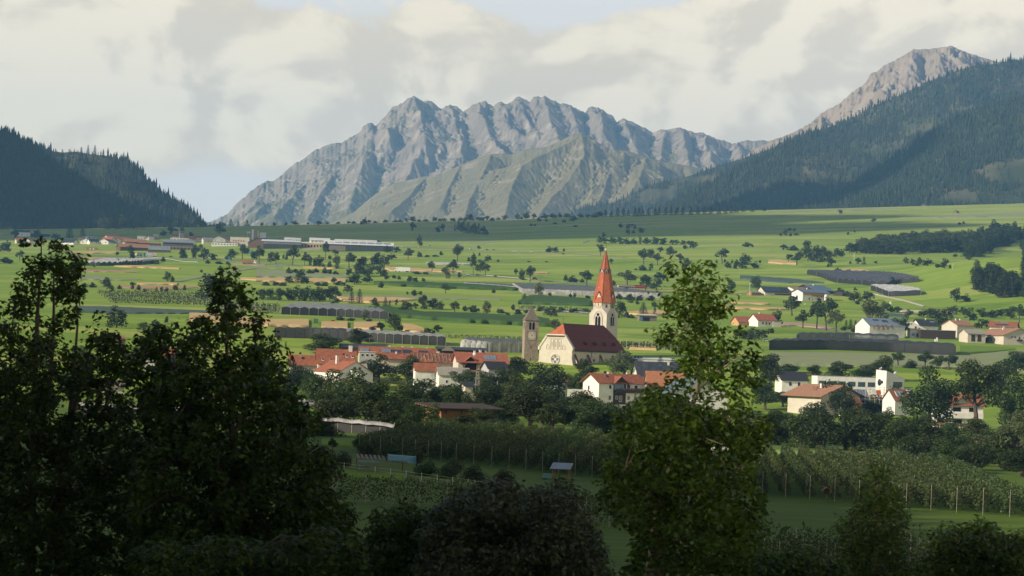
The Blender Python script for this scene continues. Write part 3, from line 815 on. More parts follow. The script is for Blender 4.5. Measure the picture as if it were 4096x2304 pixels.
def massif(name, label, mat_, sil, d_crest, d_base, z_base, cols, rows, spur=120.0, spur_len=330.0, prof=1.15, ero=6, seed=1, tree=0.0, rough=1.0, back=700.0, crest_jag=0.0, d_wob=0.0, spurs=(), slope=0.7):
 """a mountain whose crest follows the skyline points sil = [(X, Y)]; gullied slopes fall towards the camera"""
 sil = [ur(*s) for s in sil]
 Xs = np.array([s[0] for s in sil], float); Ys = np.array([s[1] for s in sil], float)
 gX = np.linspace(Xs[0], Xs[-1], cols)
 gY = np.interp(gX, Xs, Ys)
 if crest_jag: gY = gY + crest_jag * (vnoise(gX / 9.0, gX * 0 + seed, seed) + 0.6 * vnoise(gX / 4.0, gX * 0 + seed, seed + 1))
 u = (gX - CX) / F
 crest_d = d_crest + d_wob * vnoise(gX / 420.0, gX * 0 + 3.0, seed)
 t = np.linspace(0, 1, rows)[:, None]
 D = d_base + (crest_d[None, :] - d_base) * t
 zc = (HY - gY) / F * crest_d - tree
 zb = np.minimum(z_base, zc - 30)
 g = t ** prof
 Hh = zb[None, :] + (zc - zb)[None, :] * g
 Xw = u[None, :] * D
 env = (0.12 + 0.88 * np.clip((zc - zb) / max((zc - zb).max(), 1), 0, 1))[None, :]
 amp = spur * env * np.clip(t * 1.6, 0.0, 1) * (1 - 0.35 * t)
 if spurs:
  # ridges given as picture polylines with a depth share: the slopes between them fall away evenly on both sides
  Hs = np.full(Xw.shape, -1e9)
  for sp in spurs:
   pts = []
   for (X, Y, f) in sp:
    q = P(X, Y, d_base + (d_crest - d_base) * f); pts.append(np.array(q))
   for a, b in zip(pts[:-1], pts[1:]):
    ab = b[:2] - a[:2]; l2 = (ab ** 2).sum() + 1e-9
    s_ = np.clip(((Xw - a[0]) * ab[0] + (D - a[1]) * ab[1]) / l2, 0, 1)
    dist = np.hypot(Xw - a[0] - s_ * ab[0], D - a[1] - s_ * ab[1])
    Hs = np.maximum(Hs, a[2] + (b[2] - a[2]) * s_ - slope * dist + 0.00012 * slope * dist ** 2)
  # the crest itself is a ridge too
  fall = zc[None, :] - slope * 1.05 * (crest_d[None, :] - D) * (0.9 + 0.1 * t)
  Hs = np.maximum(Hs, fall)
  Hh = np.maximum(Hs, zb[None, :] + 40 * t)
 Dl = D - d_base
 lean = 0.55 * vnoise(Xw / 900.0, Dl * 0 + 0.3, seed + 5)
 wx = Xw + lean * Dl + 90 * vnoise(Xw / 420.0, Dl / 420.0, seed + 7) + 35 * vnoise(Xw / 130.0, Dl / 130.0, seed + 8)
 n1 = fbm(wx / spur_len, Dl / (spur_len * 2.1), 3, seed, 0.5, True)
 n2 = fbm(wx / (spur_len * 0.36), Dl / (spur_len * 0.62), 5, seed + 20, 0.6, True)
 Hh = Hh + amp * (n1 - 0.15) + amp * 0.30 * rough * (n2 - 0.05)
 cell = (Xw[-1, -1] - Xw[-1, 0]) / cols
 if ero: Hh = erode(Hh, cell, ero, int(cols * rows * 0.08), seed)
 # lift or lower each column so that its highest line of sight is the skyline
 sil_t = (HY - gY) / F - tree / crest_d
 for k in range(4):
  A = Hh / D
  delta = sil_t - A.max(0)
  Hh = Hh + delta[None, :] * D * np.clip(t, 0, 1) ** (1.0 if k < 2 else 0.6)
 Hh = np.minimum(Hh, sil_t[None, :] * D)
 zc = Hh[-1]
 Hb = [zc - back * 0.5 * k for k in (0.5, 1.5)]
 Db = [crest_d + back * k for k in (0.5, 1.5)]
 H = np.vstack([Hh, *[h[None] for h in Hb]]); DD = np.vstack([D, *[d[None] for d in Db]])
 XX = u[None, :] * DD
 v = np.stack([XX, DD, H], -1)
 me = np_mesh(name, v.reshape(-1, 3), grid_quads(rows + 2, cols), mat_, smooth=False)
 o = link(name, me); tag(o, label, kind='structure')
 return dict(v=v, rows=rows, cols=cols, X=gX)

SIL_MAIN = [(760,960),(829,890),(873,873),(911,854),(945,815),(979,786),(1013,757),(1047,733),(1071,723),(1091,725),(1110,713),(1139,689),(1163,665),(1188,648),(1207,643),(1236,616),(1268,592),(1277,595),(1309,580),(1333,575),(1357,568),(1367,573),(1396,551),(1425,534),(1444,527),(1452,505),(1473,493),(1488,493),(1502,503),(1517,493),(1527,476),(1546,461),(1561,440),(1570,425),(1585,423),(1614,408),(1628,394),(1645,389),(1655,381),(1672,391),(1696,408),(1706,401),(1720,403),(1740,418),(1764,437),(1783,423),(1803,420),(1832,428),(1851,449),(1866,437),(1890,420),(1914,411),(1943,405),(1963,420),(1972,428),(1982,415),(2006,408),(2026,418),(2048,408),(2063,389),(2077,386),(2101,396),(2121,408),(2135,389),(2150,382),(2167,391),(2177,382),(2199,396),(2218,403),(2242,416),(2257,412),(2281,420),(2310,437),(2340,450),(2352,430),(2366,425),(2383,428),(2408,437),(2427,452),(2447,459),(2461,481),(2468,491),(2485,476),(2498,472),(2515,484),(2534,489),(2558,501),(2592,518),(2612,532),(2631,520),(2660,520),(2694,515),(2719,510),(2748,520),(2777,530),(2806,530),(2835,540),(2864,557),(2894,561),(2933,576),(2952,569),(2986,559),(3020,564),(3049,561),(3083,564),(3108,554),(3300,600)]
SPURS_MAIN = [
 [(1655, 383, .98), (1690, 470, .82), (1700, 560, .66), (1640, 680, .45), (1560, 800, .2)],
 [(1655, 383, .98), (1590, 470, .84), (1500, 580, .66), (1430, 700, .45), (1400, 830, .2)],
 [(1517, 495, .97), (1440, 590, .80), (1340, 690, .58), (1270, 790, .36), (1230, 870, .14)],
 [(1357, 570, .97), (1270, 660, .76), (1170, 760, .5), (1100, 850, .2)],
 [(1207, 645, .96), (1120, 740, .7), (1020, 830, .34)],
 [(1071, 725, .95), (980, 820, .55)],
 [(1803, 422, .97), (1830, 500, .82), (1850, 590, .64), (1800, 690, .4)],
 [(1914, 413, .97), (1930, 490, .84), (1960, 560, .70), (2000, 640, .5)],
 [(2006, 410, .97), (2030, 480, .84), (2070, 540, .72)],
 [(2077, 388, .97), (2110, 470, .82), (2150, 540, .68)],
 [(2177, 384, .97), (2190, 460, .83), (2220, 530, .68), (2240, 590, .5)],
 [(2257, 414, .97), (2300, 480, .84), (2330, 540, .7)],
 [(2366, 427, .97), (2400, 510, .8), (2430, 580, .62)],
 [(2498, 474, .97), (2520, 560, .78), (2560, 640, .55)],
 [(2660, 522, .97), (2650, 590, .78), (2640, 660, .55)],
 [(2719, 512, .97), (2740, 590, .76), (2760, 670, .5)],
 [(2806, 532, .97), (2830, 600, .76), (2850, 680, .5)],
 [(2952, 571, .97), (2960, 640, .7), (2980, 700, .4)]]
massif('mountain', 'jagged grey-brown mountain range filling the end of the valley', M['rock_main'], SIL_MAIN, 13500, 11000, 200, 600, 300, spur=62, spur_len=230, prof=1.25, ero=8, seed=3, crest_jag=2.4, d_wob=0, spurs=SPURS_MAIN, slope=0.62)
SIL_HUMP = [(1300,905),(1415,849),(1502,776),(1575,733),(1624,723),(1696,706),(1769,694),(1842,660),(1914,631),(1963,616),(2011,614),(2048,617),(2097,598),(2184,588),(2242,564),(2291,537),(2325,535),(2359,544),(2398,574),(2447,600),(2510,603),(2583,627),(2656,646),(2767,666),(2950,720)]
massif('mountain_shoulder', 'smooth olive grassy shoulder below the jagged range', M['rock_hump'], SIL_HUMP, 11000, 9000, 190, 420, 200, spur=30, spur_len=420, prof=1.0, ero=5, seed=9, rough=0.5, d_wob=0, slope=0.42, spurs=[
 [(1700, 708, .96), (1640, 780, .7), (1560, 850, .3)], [(1842, 662, .96), (1800, 740, .7), (1760, 830, .3)], [(1963, 618, .96), (1930, 700, .74), (1880, 790, .4), (1860, 860, .15)],
 [(2325, 537, .98), (2200, 600, .84), (2090, 660, .68), (2040, 760, .4), (2020, 860, .12)], [(2325, 537, .98), (2340, 620, .78), (2280, 700, .58), (2200, 790, .34), (2150, 870, .1)], [(2447, 602, .95), (2440, 690, .66), (2400, 790, .36), (2370, 870, .1)],
 [(2583, 629, .95), (2560, 710, .6), (2500, 800, .25)]])
SIL_ROCK = [(2950,640),(3040,585),(3117,552),(3166,535),(3240,494),(3287,452),(3357,414),(3418,362),(3465,330),(3484,292),(3507,287),(3540,259),(3587,238),(3653,198),(3733,194),(3794,184),(3812,186),(3850,203),(3906,222),(3958,238),(4040,262),(4200,300)]
massif('rocky_peak', 'pale craggy peak above the dark forest at the upper right', M['rock_right'], SIL_ROCK, 10200, 9000, 350, 320, 200, spur=60, spur_len=120, prof=1.1, ero=7, seed=15, crest_jag=2.0, rough=1.6, slope=0.8, spurs=[
 [(3653, 200, .97), (3640, 270, .8), (3600, 340, .6)], [(3733, 196, .97), (3760, 250, .85), (3720, 310, .66)], [(3587, 240, .96), (3570, 300, .8), (3530, 380, .55)], [(3507, 289, .96), (3500, 350, .78), (3470, 420, .5)], [(3418, 364, .95), (3410, 430, .72), (3390, 480, .5)], [(3850, 205, .97), (3850, 260, .8)], [(3287, 454, .95), (3290, 520, .6)], [(3357, 416, .95), (3350, 470, .7)]])
SIL_R3 = [(2190,880),(2281,842),(2340,812),(2461,798),(2485,784),(2558,747),(2631,718),(2680,712),(2767,687),(2826,668),(2874,650),(2971,620),(3069,586),(3200,540)]
h_r3 = massif('far_wooded_ridge', 'far wooded ridge in front of the range', M['forest_floor'], SIL_R3, 8600, 7600, 205, 150, 60, spur=40, spur_len=260, prof=1.0, ero=0, seed=21, tree=12, d_wob=150)
SIL_R2 = [(2540,900),(2607,850),(2680,800),(2777,748),(2874,698),(2971,646),(3069,596),(3117,566),(3166,546),(3239,512),(3301,500),(3409,457),(3465,425),(3545,392),(3630,350),(3686,326),(3733,303),(3794,284),(3850,260),(3897,246),(3991,242),(4038,228),(4096,221),(4300,180),(4700,120)]
h_r2 = massif('wooded_mountainside', 'long dark wooded mountainside descending from the upper right', M['forest_floor'], SIL_R2, 7400, 5900, 225, 240, 110, spur=70, spur_len=420, prof=1.05, ero=0, seed=27, tree=12, d_wob=150)
SIL_R1 = [(3080,850),(3160,812),(3240,777),(3357,767),(3442,697),(3531,650),(3615,589),(3709,523),(3803,467),(3897,429),(3991,396),(4096,373),(4300,330),(4700,270)]
h_r1 = massif('wooded_spur', 'nearer wooded spur on the right with grassy clearings at its foot', M['forest_floor'], SIL_R1, 5900, 4950, 262, 180, 100, spur=45, spur_len=300, prof=1.0, ero=0, seed=33, tree=12)
SIL_L2 = [(60,560),(150,580),(215,606),(254,610),(300,606),(378,620),(420,622),(457,630),(505,645),(549,675),(596,725),(636,765),(696,812),(747,840),(791,882),(822,910),(860,930)]
h_l2 = massif('wooded_hill', 'second hill on the left with sunlit larches on its top', M['forest_floor'], SIL_L2, 6000, 5350, 228, 120, 60, spur=25, spur_len=200, prof=0.9, ero=0, seed=39, tree=0)
SIL_L1 = [(-700,200),(-300,390),(0,497),(50,511),(80,541),(131,555),(167,585),(179,609),(215,622),(246,665),(318,690),(378,746),(437,766),(477,786),(537,825),(636,885),(700,915)]
h_l1 = massif('shaded_wooded_hill', 'near dark wooded hillside on the left in shade', M['forest_floor'], SIL_L1, 5300, 4800, 225, 150, 60, spur=25, spur_len=220, prof=0.9, ero=0, seed=45, tree=12)

def added_shade_mountain():
 """unseen mountain added left of the frame to throw shade over the left hills"""
 xs = np.linspace(-5600, -1500, 70); ys = np.linspace(2900, 6600, 60)
 Xg, Yg = np.meshgrid(xs, ys)
 crest = np.exp(-((Xg + 3000) / 850.0) ** 2) * sstep(2950, 3600, Yg) * (1 - sstep(4500, 5250, Yg))
 Z = ground(Xg, Yg) - 30 + 1230 * crest * (1 + .18 * fbm(Xg / 600, Yg / 600, 4, 5))
 o = link('added_shade_mountain', np_mesh('added_shade_mountain', np.stack([Xg, Yg, Z], -1).reshape(-1, 3), grid_quads(60, 70), M['forest_floor'], smooth=True))
 tag(o, 'unseen wooded mountain added to shade the left hills', kind='structure')
added_shade_mountain()

def conifers(pts, hts, seed, mat_, name, label, slim=0.17):
 """one mass of small two-tier conifers"""
 g = np.random.default_rng(seed)
 n = len(pts); k = 5
 an = np.arange(k) / k * 2 * np.pi
 ph = g.uniform(0, 6.28, n)
 cs = np.cos(an[None] + ph[:, None]); sn = np.sin(an[None] + ph[:, None])
 V = []
 for (zb, rb, zt) in ((0.04, 1.0, 0.62), (0.40, 0.68, 1.0)):
  r = (slim * rb * hts)[:, None] * g.uniform(0.75, 1.2, (n, k))
  ring = np.stack([pts[:, 0:1] + cs * r, pts[:, 1:2] + sn * r, pts[:, 2:3] + (zb * hts)[:, None] + g.uniform(-0.05, 0.05, (n, k)) * hts[:, None]], -1)
  tip = (pts + np.stack([hts * 0, hts * 0, zt * hts], -1))[:, None, :]
  V.append(np.concatenate([ring, tip], 1))
 V = np.concatenate(V, 1)                       # n, 12, 3
 base = np.arange(n)[:, None, None] * 12
 tri = np.array([(i, (i + 1) % k, k) for i in range(k)] + [(6 + i, 6 + (i + 1) % k, 6 + k) for i in range(k)])[None]
 me = np_mesh(name, V.reshape(-1, 3), None, mat_, tris=(base + tri).reshape(-1, 3))
 o = link(name, me)
 return tag(o, label, kind='stuff')

def in_poly(x, y, poly):
 inside = np.zeros(len(x), bool)
 j = len(poly) - 1
 for i in range(len(poly)):
  xi, yi = poly[i]; xj, yj = poly[j]
  c = ((yi > y) != (yj > y)) & (x < (xj - xi) * (y - yi) / (yj - yi + 1e-12) + xi)
  inside ^= c; j = i
 return inside

def plant(hill, n, hmean, seed, name, label, clear=(), gap=0.0, tmin=0.0, tmax=1.0, slim=0.17):
 g = np.random.default_rng(seed)
 v, rows, cols = hill['v'], hill['rows'], hill['cols']
 fr = (tmin + (tmax - tmin) * g.uniform(0, 1, n)) * (rows - 1.01); fc = g.uniform(0, cols - 1.01, n)
 r0 = fr.astype(int); c0 = fc.astype(int); a = (fr - r0)[:, None]; b = (fc - c0)[:, None]
 p = (v[r0, c0] * (1 - a) + v[r0 + 1, c0] * a) * (1 - b) + (v[r0, c0 + 1] * (1 - a) + v[r0 + 1, c0 + 1] * a) * b
 X, Y = rolled(CX + F * p[:, 0] / p[:, 1], HY - F * p[:, 2] / p[:, 1])
 keep = np.ones(n, bool)
 for poly, dens in clear: keep &= ~(in_poly(X, Y, poly) & (g.uniform(0, 1, n) > dens))
 if gap: keep &= fbm(p[:, 0] / 160.0, p[:, 1] / 160.0 + p[:, 2] / 90.0, 3, seed) > -gap
 p = p[keep]; p[:, 2] -= 1.0
 h = hmean * g.uniform(0.5, 1.25, len(p)) * (1 + .6 * (g.uniform(0, 1, len(p)) > .93)) * (1 + .25 * fbm(p[:, 0] / 120.0, p[:, 1] / 90.0, 3, seed))
 return conifers(p, h, seed, M['leaf_forest'], name, label, slim)
plant(h_l1, 15000, 15, 1, 'conifer_forest', 'dark conifer forest covering the near left hillside')
plant(h_l2, 6500, 16, 2, 'hill_forest', 'conifer forest on the second left hill', clear=(([(215,600),(440,610),(420,700),(330,720),(250,660)], 0.16), ([(480,770),(570,770),(560,800),(500,795)], 0.05)))
plant(h_r1, 20000, 16, 3, 'spur_forest', 'conifer forest on the nearer right spur', clear=(([(3900,690),(4000,640),(4150,640),(4150,740),(3960,735)], 0.02), ([(3740,800),(3800,765),(3900,770),(3910,815),(3780,815)], 0.04), ([(3950,770),(4150,745),(4150,830),(3960,825)], 0.25), ([(3660,560),(3680,560),(3560,700),(3540,690)], 0.35)), gap=0.62)
plant(h_r2, 32000, 17, 4, 'mountain_forest', 'conifer forest on the long right mountainside', clear=(([(3580,500),(3660,470),(3800,470),(3760,520),(3600,560)], 0.22), ([(3440,600),(3640,560),(3610,600),(3500,640)], 0.25)), gap=0.75)
plant(h_r3, 8000, 17, 5, 'ridge_forest', 'conifer forest on the far low ridge', clear=(([(2540,800),(2620,770),(2700,770),(2690,800),(2560,830)], 0.1),), gap=0.45)

# ------------------------------------------------------------------ pale cliffs at the foot of the far ridge, and the air
def haze_box():
 mb = MB(); m, N, L, b = new_mat('haze_air')
 N.remove(b)
 pv = N.new('ShaderNodeVolumePrincipled')
 pv.inputs['Color'].default_value = (0.25, 0.54, 1.0, 1)
 pv.inputs['Density'].default_value = 4.6e-5
 pv.inputs['Anisotropy'].default_value = 0.0
 L.new(pv.outputs[0], N.get('Material Output').inputs['Volume'])
 lo, hi = (-7200, -400, -26), (7200, 16200, 1640)
 mb.box([(a + b) / 2 for a, b in zip(lo, hi)], [b - a for a, b in zip(lo, hi)], m)
 o = mb.build('haze'); tag(o, 'thin blue summer haze filling the valley', kind='stuff')
haze_box()

def cloud(name, label, c, size, seed):
 """a heap cloud high above the valley: lumpy closed mesh"""
 nu, nv = 48, 24
 th = np.linspace(0, 2 * np.pi, nu, endpoint=False)[None]; ph = np.linspace(0.02, np.pi - 0.02, nv)[:, None]
 x = np.cos(th) * np.sin(ph); y = np.sin(th) * np.sin(ph); z = np.cos(ph) + 0 * th
 r = 1 + 0.35 * fbm(x * 1.7 + seed, y * 1.7 + z, 4, seed) + 0.12 * fbm(x * 5, y * 5 + z * 4, 3, seed + 4)
 v = np.stack([c[0] + x * r * size[0], c[1] + y * r * size[1], c[2] + np.maximum(z * r, -0.35) * size[2]], -1).reshape(-1, 3)
 q = []
 for i in range(nv - 1):
  for j in range(nu): q.append((i * nu + j, (i + 1) * nu + j, (i + 1) * nu + (j + 1) % nu, i * nu + (j + 1) % nu))
 mm = M.get('cloud') or mat('cloud', (0.85, 0.85, 0.85), 1.0, (0.8, 0.8, 0.8), 0.004, 5, spec=0.0)
 M['cloud'] = mm
 o = link(name, np_mesh(name, v, np.array(q), mm, smooth=True))
 tag(o, label, kind='stuff')
def cloud_over(X, Y, d, z, size, seed, label, k=2500.0):
 p = P(X, Y, d); p.z = z; t = (k - z) / sun_dir.z
 c = p + sun_dir * t
 cloud('cloud', label, c, size, seed)
cloud_over(950, 925, 4230, 225, (1050, 400, 240), 3, 'long flat heap cloud whose shadow darkens the upper meadows on the left')
cloud_over(2250, 945, 3850, 190, (640, 210, 150), 5, 'narrow heap cloud shading the meadows below the fan edge')
cloud_over(3250, 800, 6300, 380, (620, 600, 260), 7, 'large heap cloud shading the lower right mountainside')
# ------------------------------------------------------------------ unseen wooded slope added left of the camera to shade orchards and foreground
def hillside():
 ys = np.linspace(-160, 455, 62); ss = np.linspace(0, 1, 34)
 V = []
 for y in ys:
  e = 1 - sstep(330, 455, np.array(y))
  for s in ss:
   x = -78 - 62 * sstep(120, 420, np.array(y)) - 400 * s
   top = 232 + 14 * float(sstep(10, 100, np.array(y)))
   h = (4 + top * (s ** 0.72)) * e + 7 * float(vnoise(x / 14.0, y / 12.0, 8)) * min(1, s * 5) * e
   V.append((x, y, -21.5 + h))
 nr, nc = len(ys), len(ss)
 o = link('hillside', np_mesh('hillside', np.array(V), grid_quads(nr, nc), M['forest_floor'], smooth=True))
 tag(o, 'unseen steep wooded slope added to shade the orchards', kind='structure')
 V = np.array(V).reshape(nr, nc, 3)
 return dict(v=V, rows=nr, cols=nc)
h_side = hillside()
def plant_side():
 g = np.random.default_rng(3)
 v = h_side['v']; n = 1500
 fr = g.uniform(0, h_side['rows'] - 5, n); fc = 1 + g.uniform(0, 1, n) * (h_side['cols'] - 2.1)
 p = v[fr.astype(int), fc.astype(int)] + g.uniform(-3, 3, (n, 3)) * np.array([1, 1, 0])
 h = 13 * g.uniform(0.6, 1.3, n)
 # tall unseen conifers added near the camera to shade the right foreground tree
 m = 55
 x = g.uniform(-64, -27, m); y = g.uniform(-30, 53, m)
 p = np.vstack([p, np.stack([x, y, ground(x, y) - .5], -1)]); h = np.concatenate([h, g.uniform(20, 30, m)])
 conifers(p, h, 3, M['leaf_forest'], 'added_shade_conifers', 'unseen conifers added left of the camera for their shade', 0.22)
plant_side()

# ------------------------------------------------------------------ buildings
def windows(t, wins, L, Wd, frame, pane, proud=0.05, sub=True):
 for (w, u, z, ww, hh) in wins:
  fb = MB(); pb = MB()
  if w in 'fb':
   s = -1 if w == 'f' else 1
   fb.box((u, s * (Wd / 2 + proud / 2), z + hh / 2), (ww + 0.24, proud * 2, hh + 0.24), frame)
   c = (u, s * (Wd / 2 + proud * 1.5 + 0.012), z + hh / 2); sz = (ww, 0.03, hh)
  else:
   s = -1 if w == 'l' else 1
   fb.box((s * (L / 2 + proud / 2), u, z + hh / 2), (proud * 2, ww + 0.24, hh + 0.24), frame)
   c = (s * (L / 2 + proud * 1.5 + 0.012), u, z + hh / 2); sz = (0.03, ww, hh)
  if sub:
   f = fb.build('window', t)
   pb.box(c, sz, pane); pb.build('pane', f)
  else:
   pb.box(c, (sz[0] + 0.1, sz[1] + 0.1, sz[2]), pane); pb.build('window', t)

def gable_roof(mb, L, Wd, H, Rr, ov, th, m, ovx=None):
 ovx = ov if ovx is None else ovx
 k = Rr / (Wd / 2)
 e = th
 x0, x1 = -L / 2 - ovx, L / 2 + ovx
 for s in (-1, 1):
  yo = s * (Wd / 2 + ov); zo = H - k * ov + e
  pts = [(x0, 0, H + Rr + e), (x1, 0, H + Rr + e), (x1, yo, zo), (x0, yo, zo)]
  if s == 1: pts = pts[::-1]
  mb.solid(pts[::-1], th, m)

def gable_wall(mb, L, Wd, H, Rr, m, sink):
 a, b = L / 2, Wd / 2
 for s in (-1, 1):
  x = s * a
  pts = [(x, -b, -sink), (x, b, -sink), (x, b, H), (x, 0, H + Rr), (x, -b, H)]
  mb.poly(pts if s == 1 else pts[::-1], m)
 mb.poly([(-a, -b, -sink), (a, -b, -sink), (a, -b, H), (-a, -b, H)], m)
 mb.poly([(a, b, -sink), (-a, b, -sink), (-a, b, H), (a, b, H)], m)
 mb.poly([(-a, -b, H), (a, -b, H), (a, 0, H + Rr), (-a, 0, H + Rr)], m)
 mb.poly([(a, b, H), (-a, b, H), (-a, 0, H + Rr), (a, 0, H + Rr)], m)

def place(X, Y, d, rot, L, Wd, gf):
 if d is None:
  p = at(X, Y)
 else:
  p = P(X, Y, d)
 th = R(rot)
 if gf: p = p + Vector((math.cos(th), math.sin(th), 0)) * (L / 2)
 else: p = p + Vector((-math.sin(th), math.cos(th), 0)) * (Wd / 2)
 return p

def house(label, X, Y, rot, lpx, wpx, hpx, rpx, wall, roof, d=None, gf=False, ov=0.9, th=0.22, wins=(), chim=(), sink=4.0, name='house', cat='house', group=None, frame='paint_white', pane='glass', sub=None, grid=None):
 """gabled house; sizes are the sizes it has in the picture. gf: its gable end is the front"""
 dd = d if d is not None else at(X, Y).y
 k = dd / F
 a = R(rot)
 if gf: L = lpx * k / max(abs(math.cos(a)), 0.25); Wd = wpx * k / max(abs(math.sin(a)), 0.25)
 else: L = lpx * k / math.cos(a); Wd = wpx * k
 H, Rr = hpx * k, rpx * k
 t = thing(name, label, cat, place(X, Y, d, rot, L, Wd, gf), a, group)
 mb = MB(); gable_wall(mb, L, Wd, H, Rr, M[wall], sink); mb.build('wall', t)
 mb = MB(); gable_roof(mb, L, Wd, H, Rr, ov, th, M[roof]); rf = mb.build('roof', t)
 for (x, y, w, h) in chim:
  mb = MB(); zr = H + Rr - abs(y) * Rr / (Wd / 2)
  mb.box((x, y, zr + h / 2 - 0.3), (w, w, h + 0.6), M['plaster_white']); mb.box((x, y, zr + h + 0.1), (w + 0.25, w + 0.25, 0.16), M['concrete']); mb.build('chimney', rf)
 ws = list(wins)
 if grid:
  for (w, n, z, ww, hh) in grid:
   span = L if w in 'fb' else Wd
   for i in range(n): ws.append((w, -span / 2 + span * (i + 0.5) / n, z, ww, hh))
 near = (dd < 1900) if sub is None else sub
 windows(t, ws, L, Wd, M[frame], M[pane], sub=near)
 t['_dims'] = (L, Wd, H, Rr)
 return t

def block(label, X, Y, rot, lpx, wpx, hpx, wall, roof, d=None, wins=(), slope=0.0, sink=4.0, name='building', cat='building', ov=0.3, frame='paint_white', pane='glass', group=None, grid=None, sub=None):
 """flat or single-pitch roofed block; slope = rise of the roof towards the back in metres"""
 dd = d if d is not None else at(X, Y).y
 k = dd / F; a = R(rot)
 L, Wd, H = lpx * k / math.cos(a), wpx * k, hpx * k
 t = thing(name, label, cat, place(X, Y, d, rot, L, Wd, False), a, group)
 mb = MB(); m = M[wall]
 x, y = L / 2, Wd / 2
 mb.poly([(-x, -y, -sink), (x, -y, -sink), (x, -y, H), (-x, -y, H)], m)
 mb.poly([(x, y, -sink), (-x, y, -sink), (-x, y, H + slope), (x, y, H + slope)], m)
 mb.poly([(x, -y, -sink), (x, y, -sink), (x, y, H + slope), (x, -y, H)], m)
 mb.poly([(-x, y, -sink), (-x, -y, -sink), (-x, -y, H), (-x, y, H + slope)], m)
 mb.build('wall', t)
 mb = MB()
 s = slope / Wd
 mb.solid([(-x - ov, -y - ov, H - s * ov + 0.26), (x + ov, -y - ov, H - s * ov + 0.26), (x + ov, y + ov, H + slope + s * ov + 0.26), (-x - ov, y + ov, H + slope + s * ov + 0.26)], 0.25, M[roof])
 mb.build('roof', t)
 ws = list(wins)
 if grid:
  for (w, n, z, ww, hh) in grid:
   span = L if w in 'fb' else Wd
   for i in range(n): ws.append((w, -span / 2 + span * (i + 0.5) / n, z, ww, hh))
 near = (dd < 1900) if sub is None else sub
 windows(t, ws, L, Wd, M[frame], M[pane], sub=near)
 t['_dims'] = (L, Wd, H, slope)
 return t

def on_roof(t, name, u, v, w, h, m, th=0.12, side=-1, frame=None):
 """a flat panel on the front (side -1) or back slope of a gabled roof: u along the ridge, v = 0 eaves .. 1 ridge"""
 L, Wd, H, Rr = t['_dims']
 sl = math.hypot(Wd / 2, Rr)
 def pt(uu, vv, lift): return Vector((uu, side * (Wd / 2) * (1 - vv), H + Rr * vv + lift))
 dv = h / sl
 base = 0.32
 mb = MB()
 if frame:
  mb.solid([pt(u - w / 2 - .1, v - .1 / sl, base + th), pt(u + w / 2 + .1, v - .1 / sl, base + th), pt(u + w / 2 + .1, v + dv + .1 / sl, base + th), pt(u - w / 2 - .1, v + dv + .1 / sl, base + th)], th + 0.1, M[frame])
  o = mb.build(name, t)
  mb = MB()
  mb.solid([pt(u - w / 2, v, base + th + .05), pt(u + w / 2, v, base + th + .05), pt(u + w / 2, v + dv, base + th + .05), pt(u - w / 2, v + dv, base + th + .05)], 0.04, M[m])
  mb.build('pane', o)
  return o
 mb.solid([pt(u - w / 2, v, base + th), pt(u + w / 2, v, base + th), pt(u + w / 2, v + dv, base + th), pt(u - w / 2, v + dv, base + th)], th, M[m])
 return mb.build(name, t)

def dish(label, p, r, rz, col_='metal_dark', pole=1.2):
 t = thing('satellite_dish', label, 'satellite dish', p, rz)
 mb = MB(); n = 12
 for i in range(3):
  for k in range(n):
   a0, a1 = 2 * math.pi * k / n, 2 * math.pi * (k + 1) / n
   r0, r1 = r * i / 3, r * (i + 1) / 3
   f = lambda rr, a: (rr * math.cos(a), -0.25 * r + 0.35 * rr * rr / r - 0.25 * rr * math.sin(a), pole + rr * math.sin(a))
   mb.poly([f(r0, a0), f(r1, a0), f(r1, a1), f(r0, a1)], M[col_])
 mb.build('reflector', t)
 mb = MB(); mb.tube([(0, 0.05, -0.6), (0, 0.05, pole)], 0.06, M['metal_grey']); mb.build('mast', t)
 return t

def lettering(t, txt, size, loc, rot, m, ext=0.02, shear=0.0):
 c = bpy.data.curves.new('lettering', 'FONT'); c.body = txt; c.size = size; c.extrude = ext; c.align_x = 'LEFT'; c.resolution_u = 3
 c.materials.append(M[m])
 tmp = bpy.data.objects.new('lettering', c)
 me = bpy.data.meshes.new_from_object(tmp); bpy.data.objects.remove(tmp)
 return link('lettering', me, t, loc, rot)

# ---- the church
CH = R(-35)
def lancet(cx, cz, w, h, n=7):
 """outline of a pointed arch opening, as (u, z) from the lower left, anticlockwise"""
 pts = [(cx - w / 2, cz), (cx + w / 2, cz)]
 zs = cz + h - w * 0.85
 for i in range(n + 1):
  a = i / n; pts.append((cx + w / 2 - w / 2 * a ** 1.6, zs + w * 0.85 * math.sin(a * math.pi / 2)))
 for i in range(n - 1, -1, -1):
  a = i / n; pts.append((cx - w / 2 + w / 2 * a ** 1.6, zs + w * 0.85 * math.sin(a * math.pi / 2)))
 return pts
def disc_pts(cx, cz, r, n=20):
 return [(cx + r * math.cos(2 * math.pi * i / n), cz + r * math.sin(2 * math.pi * i / n)) for i in range(n)]

